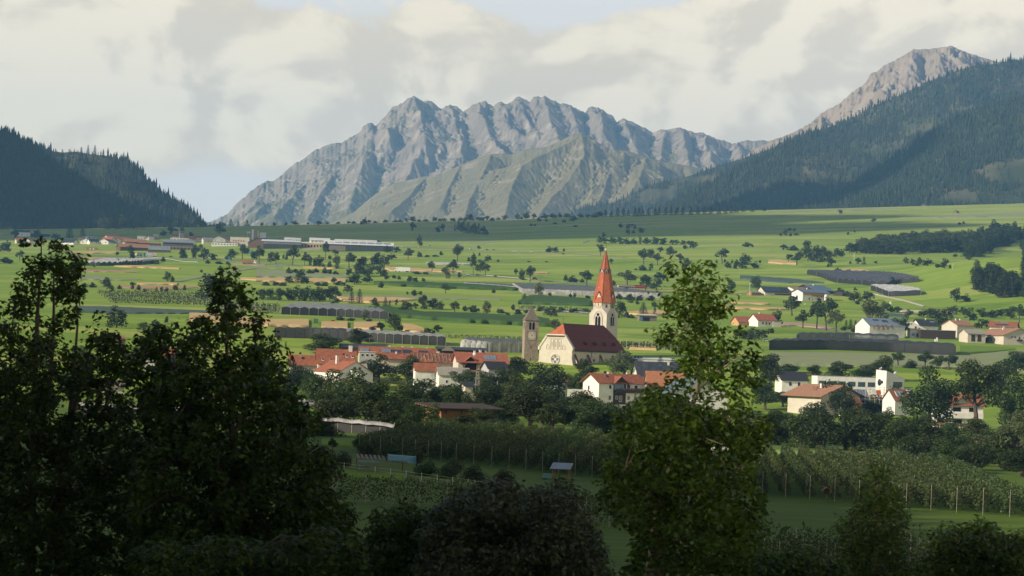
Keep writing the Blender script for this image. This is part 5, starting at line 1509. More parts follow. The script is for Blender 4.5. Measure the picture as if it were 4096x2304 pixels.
# three storey white house
dR = 985.0
h = house('three-storey white house with an orange roof and long flowered balcony', 2486, 1618, 33, 190, 112, 88, 32, 'plaster_white', 'tile_orange', d=dR, ov=1.1,
   wins=[('f', -6.0, 6.3, 1.1, 1.5), ('f', 3.2, 6.2, 1.5, 1.9), ('f', 7.0, 6.2, 1.5, 1.7), ('f', -6.0, 1.8, 1.2, 1.7), ('f', -2.6, 2.2, .8, 1.2), ('f', -.6, 1.2, 1.3, 2.2), ('f', 3.4, 2.0, 1.3, 1.5), ('f', 6.8, 2.0, 1.3, 1.5),
    ('l', 1.4, 5.6, 1.0, 1.7), ('l', -1.6, 1.6, 1.0, 1.6), ('l', 1.6, 1.2, 1.0, 2.2)], chim=[(-1.8, 1.4, 1.0, 1.4), (7.4, 1.2, .8, 1.4)])
L_, W_, H_, R_ = h['_dims']
g_ = cross_gable(h, -1.2, 6.4, 5.4, H_ - .4, 2.6, 'tile_orange', 'wood_dark', out=1.3)
mb = MB(); mb.box((-1.6, -W_ / 2 - .1, H_ - 1.9), (4.8, .1, 3.0), M['metal_blue']); mb.build('awning', h)
bx0, bx1 = -3.9, L_ / 2 - .1
mb = MB(); mb.box(((bx0 + bx1) / 2, -W_ / 2 - .8, 4.9), (bx1 - bx0, 1.6, .25), M['wood_dark']); bal = mb.build('balcony', h)
n = 15
for i in range(n):
 mb = MB(); mb.box((bx0 + (bx1 - bx0) * (i + .5) / n, -W_ / 2 - 1.58, 5.65), ((bx1 - bx0) / n - .1, .08, 1.25), M['wood_dark']); mb.build('balcony_board', bal)
mb = MB()
g = np.random.default_rng(5)
for i in range(70):
 x = g.uniform(bx0 + 3.4, bx1); mb.box((x, -W_ / 2 - 1.6, 6.35 + g.uniform(-.1, .3)), (.35, .4, .35), M['flowers'], rz=g.uniform(0, 3))
fl = mb.build('balcony_flowers', bal); fl['kind'] = 'stuff'
mb = MB(); mb.box((-L_ / 2 - .7, 1.0, 2.9), (1.4, 3.6, .2), M['wood']); b2_ = mb.build('side_balcony', h)
for i in range(5):
 mb = MB(); mb.box((-L_ / 2 - 1.38, -.6 + .72 * i, 3.5), (.08, .62, 1.1), M['wood']); mb.build('balcony_board', b2_)
on_roof(h, 'roof_window', -5.2, .55, .9, 1.2, 'glass', frame='metal_dark')
dish('dark satellite dish on the three-storey house', P(2420, 1501, 975), 0.6, .2)
# adjoining house with mixed tiles
h = house('house with a speckled orange roof and rubble wall beside the three-storey house', 2668, 1612, 5, 158, 110, 66, 58, 'stone', 'tile_mixed', d=1000, ov=.5, wins=[('f', -3.6, .4, 1.9, 3.4), ('l', 0, 3, 1, 1)], frame='wood_dark')
h2 = house('white chalet with a huge black gable overhang behind the right foreground tree', 2700, 1620, 62, 150, 190, 52, 54, 'plaster_white', 'metal_blue', d=960, gf=True, ov=1.6, wins=[('l', -3.0, 2.2, 1.6, 1.6), ('l', 3.0, 2.2, 1.2, 2.0), ('l', 6, 2.2, 1.2, 1.4)], frame='wood_dark')
h2.rotation_euler = (0, 0, R(100))
h = house('house under a dark tiled roof with two skylights behind the church', 2640, 1540, 10, 176, 120, 38, 52, 'plaster_white', 'tile_dark', d=1090, ov=.8, chim=[(5, -1.4, .8, 1.6)], wins=[('l', 0, 2.4, 1.4, 1.8)])
for u in (-4.4, 0.8): on_roof(h, 'roof_window', u, .5, 1.0, 1.3, 'glass_blue', frame='metal_dark')
t = block('flat white workshop roof with solar panels right of the apse', 2612, 1472, 6, 170, 130, 34, 'plaster_white', 'metal_white', d=1180, slope=.8)
for i in range(3):
 mb = MB(); L_, W_, H_, s_ = t['_dims']; mb.box((-L_ / 2 + 1.8 + 1.5 * i, -W_ / 2 + 2.0, H_ + 1.0), (1.3, 2.0, .12), M['solar'], rx=R(28)); mb.build('solar_panel', t)
# ---- right of the right foreground tree
h = house('brown-roofed chalet with a wide dark gable overhang', 3243, 1622, 50, 120, 168, 44, 40, 'plaster_cream', 'tile_brown', d=990, gf=True, ov=2.2, wins=[('l', 1.4, 6.4, 1.0, 1.3), ('l', -.6, 6.4, 1.0, 1.3), ('l', 5.2, 2.0, 1.6, 1.6)], chim=[(-2, 3.6, .8, 1.8)], frame='wood_dark')
h.rotation_euler = (0, 0, R(128))
house('house with a dark blue sheet roof behind the brown chalet', 3178, 1556, 10, 104, 100, 36, 32, 'plaster_white', 'metal_dark', d=1060, ov=.7, wins=[('f', -2, 1.4, 1.2, 1.6), ('f', 2, 1.4, 1.2, 1.6)])
t = block('long white modern school building with a row of wide windows', 3391, 1592, 5, 250, 110, 84, 'plaster_white', 'metal_grey', d=1050, ov=.05, wins=[('f', -11.5 + 4.35 * i, 5.2, 3.0, 1.9) for i in range(6)], frame='metal_blue', pane='glass_blue')
L_, W_, H_, s_ = t['_dims']
t2 = block('blue-grey ribbed sheet roof sloping in front of the white school', 3392, 1612, 5, 170, 60, 18, 'plaster_white', 'metal_blue', d=1010, slope=3.6, ov=.2, name='annex', cat='annex', wins=[('f', 6.2, .2, 1.6, 1.0)])
L2, W2_, H2, s2 = t2['_dims']
for i in range(14):
 mb = MB(); u = -L2 / 2 + .7 + i * (L2 - 1.2) / 13
 mb.solid([(u, -W2_ / 2, H2 + .42), (u + .3, -W2_ / 2, H2 + .42), (u + .3, W2_ / 2, H2 + s2 + .42), (u, W2_ / 2, H2 + s2 + .42)], .12, M['metal_grey']); mb.build('roof_rib', t2)
block('white base storey with a square corner in front of the school', 3400, 1625, 20, 78, 40, 32, 'plaster_white', 'metal_white', d=985, ov=.1, name='annex', cat='annex')
# the slanting white tower block
t = thing('tower_block', 'slanting white tower block with a round window and a skylight', 'building', P(3556, 1592, 1035), R(24))
mb = MB()
a0, a1 = 4.4, 5.0
lo_ = [(-4.4, -4, -4), (4.2, -4, -4), (4.2, 4, -4), (-4.4, 4, -4)]
hi_ = [(-4.4, -4.3, 11.4), (4.8, -4.3, 8.4), (4.8, 4, 8.8), (-4.4, 4, 11.8)]
for i in range(4): mb.poly([lo_[i], lo_[(i + 1) % 4], hi_[(i + 1) % 4], hi_[i]], M['plaster_white'])
mb.build('wall', t)
mb = MB(); mb.solid([Vector(p) + Vector((0, 0, .3)) for p in hi_], .35, M['metal_white']); rf = mb.build('roof', t)
mb = MB(); mb.solid([(-2.6, -2.6, 11.45), (.6, -2.6, 10.4), (.6, 1.5, 10.6), (-2.6, 1.5, 11.65)], .1, M['glass_blue']); mb.build('skylight', rf)
mb = MB(); mb.poly([(-4.47, u, z) for u, z in disc_pts(1.0, 6.6, 1.5, 22)], M['glass']); mb.build('round_window', t)
mb = MB(); mb.box((1.4, -4.24, 6.0), (4.6, .2, 2.2), M['glass_blue']); mb.build('window', t)
dish('large pale satellite dish on the slanting tower block', P(3581, 1502, 1033), 0.8, .2, 'paint_white', 1.0)
dish('round dark dish fixed low on the slanting tower block', P(3526, 1532, 1026), 0.75, -.5, 'metal_dark', .4)
t = thing('wind_gauge', 'small mast with white sensors on the slanting tower block', 'mast', P(3522, 1484, 1032))
mb = MB(); mb.tube([(0, 0, 0), (0, 0, 1.6)], .06, M['paint_white'], 4); mb.build('pole', t)
for s in (-.3, .35):
 mb = MB(); mb.box((s, 0, 1.2 + s * .6), (.3, .3, .7), M['paint_white']); mb.build('sensor', t)
block('white wing of the school with blue-framed square windows', 3582, 1612, 6, 126, 60, 62, 'plaster_white', 'metal_dark', d=1045, wins=[('f', -3.6 + 3.4 * i, 3.6, 1.5, 1.8) for i in range(4)] + [('f', -5 + 3.4 * i, .2, 1.6, 1.2) for i in range(4)], frame='metal_blue', pane='glass_blue', ov=.6)
# scaffold with panels
t = thing('scaffold', 'steel scaffold with a white and an orange panel in front of the school', 'scaffold', P(3503, 1618, 1000), R(8))
for x in (-4.6, -2.6, -.6, 1.4, 3.4, 4.6):
 for y in (-.5, .5):
  mb = MB(); mb.tube([(x, y, 0), (x, y, 7.4)], .07, M['metal_grey'], 4); mb.build('standard', t)
for z in (2.0, 4.0, 6.2):
 mb = MB(); mb.box((0, 0, z), (9.4, 1.0, .1), M['wood_light']); mb.build('deck', t)
 mb = MB(); mb.tube([(-4.7, -.5, z + 1), (4.7, -.5, z + 1)], .05, M['metal_grey'], 4); mb.build('ledger', t)
mb = MB(); mb.tube([(-.4, -.6, 2.0), (3.4, -.6, 4.4)], .12, M['metal_grey'], 4); mb.build('stair', t)
mb = MB(); mb.box((-1.2, -.62, 5.2), (2.0, .1, 1.9), M['paint_white']); mb.build('white_panel', t)
mb = MB(); mb.box((.9, -.62, 5.1), (1.9, .1, 1.8), M['paint_orange']); mb.build('orange_panel', t)
house('small wooden gable with orange tiles left of the scaffold', 3430, 1625, 48, 40, 52, 12, 22, 'wood_light', 'tile_mixed', d=975, ov=.5)
h = house('terracotta roof with a large skylight right of the scaffold', 3610, 1622, 30, 66, 80, 22, 40, 'plaster_white', 'tile_terracotta', d=980, ov=.6)
for u in (-1.0, 1.0): on_roof(h, 'roof_window', u, .3, 1.7, 2.6, 'solar_light', frame='paint_white')
# white house at the far right
h = house('wide white house with dark shuttered windows behind the right trees', 3832, 1702, 4, 200, 110, 86, 40, 'plaster_white', 'tile_terracotta', d=860, ov=.9, wins=[('f', -6.0, 5.0, 2.9, 1.5), ('f', -.6, 5.0, 2.9, 1.5), ('f', 5.0, 5.0, 2.4, 1.5), ('f', -6.4, .6, 2.6, 1.6), ('f', -.4, .6, 3.4, 1.6), ('f', 4.6, .6, 2.4, 1.6)], frame='plaster_white', pane='dark', chim=[(-.6, 1.0, 1.8, 1.2)])
L_, W_, H_, R_ = h['_dims']
mb = MB(); mb.box((0, -W_ / 2 - .6, 3.6), (L_ - .4, 1.2, 2.0), M['plaster_white']); mb.build('balcony', h)
cross_gable(h, 1.0, 5.6, 4.6, H_ + .4, 2.2, 'tile_terracotta', 'plaster_white', out=1.4)
t = thing('parasol', 'closed beige parasol on the terrace of the wide white house', 'parasol', P(3781, 1692, 835))
mb = MB(); mb.tube([(0, 0, 0), (0, 0, 3.4)], .05, M['wood'], 5); mb.build('pole', t)
mb = MB(); mb.tube([(0, 0, .7), (0, 0, 1.6), (0, 0, 2.9), (0, 0, 3.5)], [.55, .42, .22, .04], M['cream_cloth'], 9); mb.build('canopy', t)
t = thing('terrace_fence', 'brown wooden terrace fence in front of the wide white house', 'fence', P(3820, 1706, 822), R(4))
for i in range(22):
 mb = MB(); mb.box((-8.2 + .78 * i, 0, .55), (.7, .06, 1.2), M['wood']); mb.build('board', t)
t = thing('antenna', 'television antenna above the wide white house', 'antenna', P(3830, 1570, 855))
mb = MB(); mb.tube([(0, 0, 0), (0, 0, 4.2)], .05, M['metal_grey'], 4); mb.build('mast', t)
for z, w in ((3.8, 1.3), (2.6, 1.9)):
 mb = MB(); mb.tube([(-w / 2, 0, z), (w / 2, 0, z)], .06, M['gold' if z > 3 else 'metal_grey'], 4); mb.build('boom', t)
# ---- upper right hamlet
dU = 1330.0
h = house('white building with four small gables and a pale solar roof', 3548, 1352, 20, 150, 120, 48, 30, 'plaster_white', 'solar_light', ov=.6)
for u in (-8.0, -4.2, -1.6, 2.4): cross_gable(h, u, 3.0, 3.6, 6.2, 2.2, 'tile_terracotta', 'plaster_white', out=.5)
on_roof(h, 'solar_panel', 1.0, .45, 4.0, 3.0, 'solar'); on_roof(h, 'solar_panel', -5, .6, 4.0, 2.0, 'solar')
t = thing('signboard', 'blue advertising board in front of the four-gabled building', 'sign', at(3507, 1340))
mb = MB(); mb.box((0, 0, 1.6), (2.1, .15, 1.9), M['paint_blue']); mb.build('panel', t)
mb = MB(); mb.box((-.8, .1, 0), (.12, .12, 3), M['metal_grey']); mb.box((.8, .1, 0), (.12, .12, 3), M['metal_grey']); mb.build('leg', t)
# the big raked end wall with lettering
t = thing('furniture_store', 'white store with a long raked end wall and blue lettering', 'building', at(3665, 1345), R(6))
mb = MB(); pr = [(-6.5, -3), (13.2, -3), (13.2, 1.3), (9.6, 3.3), (-3.2, 9.6), (-6.5, 9.0)]
mb.solid([(x, 0, z) for x, z in pr], .6, M['plaster_white'], Vector((0, 1, 0))); mb.build('end_wall', t)
mb = MB(); mb.solid([(-6.5, .6, 9.2), (-3.2, .6, 9.8), (9.6, .6, 3.5), (9.6, 16, 3.5), (-3.2, 16, 9.8), (-6.5, 16, 9.2)], .3, M['tile_dark']); mb.build('roof', t)
mb = MB(); mb.box((-.6, -.05, 5.7), (1.2, .12, 1.4), M['glass']); mb.build('window', t)
mb = MB(); mb.box((1.8, -.05, 5.4), (1.2, .12, .5), M['glass']); mb.build('window', t)
mb = MB(); mb.poly([(u, -.03, z) for u, z in disc_pts(-3.4, 7.9, .45, 14)], M['glass']); mb.build('round_window', t)
lettering(t, 'Bau', 1.15, (4.4, -.04, 4.15), (R(90), 0, 0), 'paint_blue'); lettering(t, 'MÖBEL', 1.25, (4.4, -.04, 3.0), (R(90), 0, 0), 'paint_blue')
block('low white annex with a brown canopy roof below the raked wall', 3661, 1352, 6, 44, 40, 36, 'plaster_white', 'wood', ov=1.0, wins=[('f', -1.4, 1.2, 1.6, 1.7), ('f', 1.5, 1.0, 1.8, 1.9)], frame='metal_blue', pane='glass_blue', name='annex', cat='annex')
h = house('house with a dark grey roof and skylights behind the raked wall', 3715, 1332, 14, 72, 90, 30, 24, 'plaster_white', 'metal_dark', ov=1.0, chim=[(.5, -.6, .7, 1.2)], wins=[('f', -1, 1.0, 1.4, 1.6)])
on_roof(h, 'roof_window', 4.0, .45, 3.4, 1.6, 'solar_light', frame='metal_dark')
t = block('long dark brown timber shed behind the white stacks', 3752, 1356, 4, 142, 70, 34, 'wood_dark', 'metal_grey', ov=.4, slope=.3, name='shed', cat='shed')
h = house('cream two-storey house with a grey roof and wooden balcony', 3860, 1350, 24, 70, 110, 48, 20, 'plaster_cream', 'tile_brown', ov=.7, wins=[('f', -2.6, 4.2, 1.0, 1.4), ('f', .2, 4.4, .6, 1.0), ('f', 2.4, 4.2, 1.0, 1.4), ('f', 2, 1, 1, 1.4)], chim=[(-1.8, -.6, .8, 1.4), (2.4, .6, .8, 1.4)])
mb = MB(); L_, W_, H_, R_ = h['_dims']; mb.box((-2.2, -W_ / 2 - .6, 3.1), (4.4, 1.2, 1.0), M['wood_light']); mb.build('balcony', h)
h = house('beige hall with two tall dark doors and a grey roof', 3906, 1372, 12, 74, 90, 38, 16, 'plaster_beige', 'corrugated', ov=.9, wins=[('f', -2.3, 1.0, 2.3, 4.0), ('f', 1.8, 1.0, 2.3, 4.0)], frame='wood_dark', pane='wood_dark', name='hall', cat='hall')
h = house('beige house with a brown gable roof and small black balcony', 4012, 1378, 74, 70, 134, 38, 28, 'plaster_beige', 'tile_brown', gf=True, ov=1.0, wins=[('l', 5.2, 4.2, 1.0, 1.2), ('l', 3.2, 4.2, 1.0, 1.2), ('l', .4, 3.4, 1.1, 2.0), ('l', -3.0, 4.0, 1.1, 1.3), ('l', -5.0, 4.0, 1.1, 1.3), ('l', -5.0, 1.0, 1.1, 1.3)], chim=[(0, 2.0, .9, 1.3), (2, .4, .8, 1.4)])
h.rotation_euler = (0, 0, R(104))
L_, W_, H_, R_ = h['_dims']; mb = MB(); mb.box((-L_ / 2 - .5, .2, 2.9), (1.0, 3.4, 1.1), M['metal_dark']); mb.build('balcony', h)
h = house('house with a red roof covered in blue solar panels', 4008, 1330, -18, 96, 120, 24, 20, 'plaster_white', 'tile_orange', ov=1.2, wins=[('r', 0, 1.4, 2, 1.4)])
for i in range(5): on_roof(h, 'solar_panel', -4.4 + 1.8 * i, .18, 1.65, 2.6, 'solar')
for i in range(3): on_roof(h, 'solar_panel', -1.0 + 1.8 * i, .62, 1.65, 1.6, 'solar_light')
t = thing('crate_stack', 'white crates stacked by the dark brown timber shed', 'crate', at(3745, 1366))
mb = MB(); mb.box((-.7, 0, .7), (.9, .9, 1.6), M['paint_white']); mb.build('lower_crate', t)
mb = MB(); mb.box((.4, 0, 1.2), (.8, .8, 2.6), M['paint_white']); mb.build('tall_crate', t)
t = thing('road_sign', 'round red and white road sign by the low white annex', 'road sign', at(3679, 1352))
mb = MB(); mb.tube([(0, 0, -1), (0, 0, 2.2)], .06, M['metal_grey'], 4); mb.build('pole', t)
mb = MB(); mb.poly([(u, -.07, z) for u, z in disc_pts(0, 2.2, .45, 14)], M['paint_red']); mb.poly([(u, -.08, z) for u, z in disc_pts(0, 2.2, .28, 12)], M['paint_white']); mb.build('disc', t)
t = thing('road_sign', 'blue and white road sign left of the low white annex', 'road sign', at(3652, 1354))
mb = MB(); mb.tube([(0, 0, -1), (0, 0, 2.2)], .06, M['metal_grey'], 4); mb.build('pole', t)
mb = MB(); mb.box((0, -.06, 2.1), (.5, .05, .6), M['paint_blue']); mb.build('plate', t)
# viaduct
t = thing('viaduct', 'low concrete road viaduct on dark piers above the upper right hamlet', 'bridge', at(3715, 1258), R(-1))
kk = t.location.y / F
mb = MB(); mb.box((0, 0, 1.7), (222 * kk, 8, 1.1), M['plaster_beige']); mb.build('deck', t)
mb = MB(); mb.box((0, -4, 2.7), (222 * kk, .2, .8), M['plaster_beige']); mb.build('parapet', t)
for i in range(7):
 mb = MB(); mb.box((-100 * kk + 33 * kk * i, 0, -1), (1.2, 6, 4.4), M['concrete']); mb.build('pier', t)
t = thing('stair_block', 'small tan concrete block on the mound right of the white net', 'block', at(3561, 1222))
mb = MB(); mb.box((0, 0, 1.2), (1.2, 1.2, 4), M['plaster_white']); mb.build('wall', t)

# ---- red roofed house right of the foreground tree
h = house('wooden open-gabled wing with a red roof beside the white red-roofed house', 2992, 1303, 22, 78, 64, 16, 20, 'wood_light', 'tile_red', gf=False, ov=.9, wins=[('f', -.5, .6, 1.1, 1.2), ('f', 3.4, .6, 1.1, 1.2), ('l', 2, 1, 1, 1)], sub=True)
house('white house with a red roof and black chimney on the plain', 3068, 1307, 22, 76, 84, 26, 24, 'plaster_white', 'tile_red', ov=.9, wins=[('f', -3.4, 1.6, 1.3, 1.4), ('f', -.6, 1.6, 1.3, 1.4), ('f', 1.8, 1.6, 1.3, 1.4)], chim=[(-2, .5, .9, 1.6)], sub=True)
block('white covered terrace at the right end of the red-roofed house', 3108, 1308, 14, 34, 50, 24, 'plaster_cream', 'wood_dark', name='terrace', cat='annex', ov=.4)
house('wooden field barn with a dark mono roof right of the bell storey', 2592, 1285, 8, 70, 50, 22, 3, 'wood_grey', 'metal_grey', wins=[('f', -1.5, .2, 5, 2.4)], frame='wood_dark', pane='dark', name='barn', cat='barn')
block('blue water tank beside the wooden field barn', 2568, 1285, 0, 7, 7, 14, 'paint_blue', 'paint_blue', name='water_tank', cat='tank', ov=.02)
block('long pinkish farm shed right of the spire', 2509, 1152, 3, 72, 40, 11, 'plaster_beige', 'wood', name='shed', cat='shed', ov=.5, grid=[('f', 8, .4, 1.8, 1.2)], frame='paint_white', sub=False)
block('dark red market stall shed behind the spire trees', 2564, 1154, 3, 48, 40, 12, 'paint_red', 'wood_dark', name='shed', cat='shed', ov=.5, grid=[('f', 5, .3, 1.6, 1.0)], frame='paint_white', sub=False)

# ---- farm on the right
h = house('white and timber farmhouse with a blue-grey roof', 3262, 1204, 24, 110, 86, 34, 12, 'plaster_white', 'metal_blue', ov=1.6, wins=[('f', -6.6, .4, 1.2, 2.4), ('f', -3, .4, 1.0, 1.0), ('f', 2, 3.6, 1.4, 1.2), ('f', 6, 3.4, 1.4, 1.2), ('f', -8, 5, 1, 1), ('l', 0, .4, 3, 4), ('l', 2, 5.2, .8, 1.6)], chim=[(-3, .5, .8, 1.6)], sub=True)
L_, W_, H_, R_ = h['_dims']
mb = MB(); mb.box((-2.0, -W_ / 2 - .05, H_ * .80), (L_ * .8, .2, H_ * .36), M['wood_light']); mb.build('timber_cladding', h)
mb = MB(); mb.box((3.4, -W_ / 2 - 1.0, H_ * .62), (L_ * .55, 2.0, .9), M['wood']); mb.build('balcony', h)
house('big dark timber barn with a blue roof behind the farmhouse', 3300, 1178, 40, 84, 130, 16, 22, 'wood_dark', 'metal_blue', ov=1.2, gf=False, name='barn', cat='barn', chim=[(-2, -2, .8, 1.2)])
house('low barn with a brown roof between the solar barn and the farmhouse', 3216, 1182, 32, 60, 110, 18, 16, 'plaster_white', 'tile_brown', ov=1.0, name='barn', cat='barn')
h = house('cream barn whose roof is half covered with solar panels', 3122, 1182, 18, 128, 84, 12, 22, 'plaster_cream', 'metal_dark', ov=.9, name='barn', cat='barn', wins=[('f', 3, .3, 17, 1.4), ('l', 0, .6, 1.6, 1.8)], sub=False)
L_, W_, H_, R_ = h['_dims']
for i in range(9): on_roof(h, 'solar_panel', -L_ / 2 + 2.2 + 1.75 * i, .12, 1.62, math.hypot(W_ / 2, R_) * .78, 'solar')
house('small reddish shed at the left end of the farm', 3024, 1182, 18, 36, 50, 12, 6, 'wood', 'metal_grey', ov=.6, name='shed', cat='shed')
house('small dark shed right of the farmhouse behind the round tree', 3390, 1184, 30, 44, 60, 10, 8, 'wood_dark', 'metal_dark', ov=.6, name='shed', cat='shed')
t = thing('silo', 'white silo with a red label beside the farmhouse', 'silo', at(3303, 1206))
kk = t.location.y / F
mb = MB(); mb.tube([(0, 0, 1.0), (0, 0, 5.2), (0, 0, 5.9), (0, 0, 6.2)], [1.35, 1.35, 1.0, .3], M['paint_white'], 14); mb.build('shell', t)
mb = MB(); mb.box((0, -1.33, 3.4), (1.5, .1, 1.3), M['paint_red']); mb.build('label_plate', t)
for a in (0.8, 2.4, 4.0, 5.5):
 mb = MB(); mb.tube([(1.1 * math.cos(a), 1.1 * math.sin(a), -.5), (1.1 * math.cos(a), 1.1 * math.sin(a), 1.2)], .1, M['metal_grey'], 4); mb.build('leg', t)
for i, (x, y) in enumerate(((3493, 1178), (3499, 1180), (3505, 1181), (3511, 1182))):
 t = thing('silage_bale', ('first pale wrapped bale from the left by the white net', 'second pale wrapped bale from the left by the white net', 'third pale wrapped bale from the left by the white net', 'rightmost pale wrapped bale by the white net')[i], 'bale', at(x, y), 0.3 * i, 'wrapped bales by the white net')
 mb = MB(); mb.tube([(0, -.6, .65), (0, .6, .65)], .65, M['net_white'], 12); mb.build('wrap', t)
for i, (x, y, lab) in enumerate(((3222, 1220, 'single round bale left of the farm trees in the meadow'), (2606, 1171, 'round bale beside the blue car near the grey net'), (2962, 1182, 'round bale at the left edge of the farm'))):
 t = thing('silage_bale', lab, 'bale', at(x, y), 0.5)
 mb = MB(); mb.tube([(0, -.6, .65), (0, .6, .65)], .65, M['net_white'], 12); mb.build('wrap', t)
# tractor in the field
t = thing('tractor', 'small dark tractor in the meadow right of the farm', 'tractor', at(3421, 1161), R(10))
mb = MB(); mb.box((0.9, 0, 1.2), (1.8, .8, .8), M['paint_green']); mb.build('bonnet', t)
mb = MB(); mb.box((-.5, 0, 1.9), (1.3, 1.3, 1.6), M['glass']); mb.box((-.5, 0, 2.75), (1.5, 1.5, .12), M['paint_green']); mb.build('cab', t)
for x, r in ((-.7, .85), (1.3, .55)):
 for y in (-.8, .8):
  mb = MB(); mb.tube([(x, y - .18, r), (x, y + .18, r)], r, M['rubber'], 12); mb.build('wheel', t)

# ---- huts and ruins on the fan
def hut(label, X, Y, l, h_, r_, wall='wood_grey', roof='wood_dark', rot=20, name='hut'):
 return house(label, X, Y, rot, l, l * .9, h_, r_, wall, roof, ov=.5, name=name, cat=name, sub=False)
hut('small grey wooden hut standing alone high on the fan', 3363, 854, 14, 7, 7, rot=30)
hut('small brown wooden hut alone at the far right of the fan', 3831, 853, 13, 6, 5, rot=60)
hut('low hut with a white front at the upper edge of the fan', 3695, 824, 16, 6, 6, roof='metal_dark', rot=-20)
hut('grey hut among bushes above the dark cloud shadow', 2530, 909, 22, 8, 5, rot=25)
house('tiny orange hut on the ridge at the foot of the left hill', 798, 905, 20, 11, 10, 7, 4, 'wood_light', 'tile_orange', name='hut', cat='hut', sub=False)
block('low concrete bunker with an overhanging slab beside two dark trees', 1733, 927, 4, 20, 20, 8, 'concrete', 'plaster_white', name='bunker', cat='bunker', ov=1.2)
block('ruined grey wall between the small grove and the two dark trees', 1796, 925, 2, 36, 10, 14, 'concrete', 'concrete', name='ruin', cat='ruin', ov=.02)

# ---- town on the left
TW = 'plaster_white'
def th_(label, X, Y, l, w, h_, r_, roof='metal_dark', wall=TW, rot=25, gf=False, n=2, **k):
 kw = dict(ov=1.0, sub=False)
 kw.update(k)
 return house(label, X, Y, rot, l, w, h_, r_, wall, roof, gf=gf, grid=[('l' if gf else 'f', n, 2.2, 1.3, 1.4)], **kw)
th_('large white house with a dark roof highest on the left hillside', 98, 946, 40, 34, 18, 8, rot=20)
block('long hall with a bright blue roof on the left hillside', 160, 948, 3, 74, 30, 12, 'wood_dark', 'paint_blue', slope=1.5, name='hall', cat='hall')
th_('cream house with a reddish roof at the left edge of the town', 80, 974, 26, 26, 14, 7, 'tile_red', 'plaster_cream')
th_('white gabled house below the blue hall', 104, 976, 34, 30, 14, 8, 'tile_brown', rot=70, gf=True)
th_('dark roofed house with a white right gable left of the tall tree top', 268, 978, 56, 34, 10, 12, rot=-25)
th_('white house with a black gable and pale balcony', 340, 976, 30, 38, 14, 9, rot=84, gf=True)
th_('white house with a black roof between two black gables', 376, 977, 32, 30, 12, 10, rot=30)
th_('wide white house under a broad black gable', 412, 977, 30, 44, 12, 11, rot=82, gf=True)
th_('cream house with a red roof behind the broad black gable', 424, 972, 40, 36, 16, 9, 'tile_red', 'plaster_cream', rot=-30)
th_('tall white house with a bright gable and brown-red roof', 455, 969, 40, 34, 17, 9, 'tile_red', rot=40, n=3)
th_('white house with a small red roof right of the tall white one', 486, 966, 22, 22, 10, 7, 'tile_red', rot=30)
th_('low house with a bright red roof in the middle of the town', 506, 964, 26, 22, 6, 8, 'tile_red', rot=30)
th_('far low house with a grey and red roof at the back of the town', 333, 956, 36, 24, 6, 6, 'tile_brown', rot=20)
th_('far house with a pale grey roof at the back of the town', 368, 958, 34, 26, 6, 7, 'metal_grey', rot=30)
th_('white chalet with a red roof and red balcony beside the barns', 492, 996, 34, 40, 18, 10, 'tile_red', rot=66, gf=True)
th_('large brown barn with a long weathered roof behind the round tree', 540, 1003, 110, 60, 14, 14, 'tile_brown', 'wood_brown', rot=24, name='barn', cat='barn')
th_('red-brown timber barn with a dark roof in the middle of the town', 548, 980, 80, 60, 12, 13, 'tile_brown', 'wood_brown', rot=30, name='barn', cat='barn')
block('long timber hall with a thin red-brown roof', 596, 988, 3, 88, 40, 15, 'wood_brown', 'tile_red', slope=1.0, name='hall', cat='hall', ov=1.0)
t = block('brown shed with a huge tilted grid of solar panels', 636, 1010, 2, 88, 30, 9, 'wood_brown', 'metal_dark', name='shed', cat='shed')
L_, W_, H_, s_ = t['_dims']
for i in range(15):
 for j in range(3):
  mb = MB(); w_ = L_ / 15; mb.box((-L_ / 2 + w_ * (i + .5), -W_ / 2 - .4 + 1.3 * j, H_ + 1.2 + 1.85 * j), (w_ * .8, .12, 2.1), M['solar_light'], rx=R(-33)); mb.build('solar_panel', t)
t = block('long grey barn with a stepped double roof', 712, 1000, 3, 128, 60, 20, 'wood_grey', 'metal_grey', name='barn', cat='barn', slope=1.0, ov=1.2, grid=[('f', 9, 1.2, 3.2, 2.2)], frame='wood_dark', pane='wood_dark', sub=False)
L_, W_, H_, s_ = t['_dims']
mb = MB(); mb.box((-1, 3, H_ + 2.2), (L_ * .93, W_ * .8, 4.0), M['wood_dark']); mb.build('upper_wall', t)
mb = MB(); mb.box((-1, 2.5, H_ + 5.2), (L_ * .98, W_ * .95, .4), M['metal_grey'], rx=R(12)); mb.build('upper_roof', t)
block('grey-white cubic house at the end of the timber barns', 606, 964, 8, 20, 20, 17, 'plaster_grey', 'metal_grey')
block('cream flat-roofed block above the cubic house', 624, 952, 10, 22, 20, 15, 'plaster_cream', 'metal_grey', slope=-2.0)
block('white flat-roofed house with overhanging slab in the town', 566, 960, 6, 32, 24, 16, 'plaster_white', 'metal_white', ov=1.5, grid=[('f', 3, 2, 2, 1.6)], sub=False)
th_('house with a brownish gable beside the cubic house', 594, 960, 24, 26, 8, 9, 'tile_brown', 'plaster_beige', rot=70, gf=True)
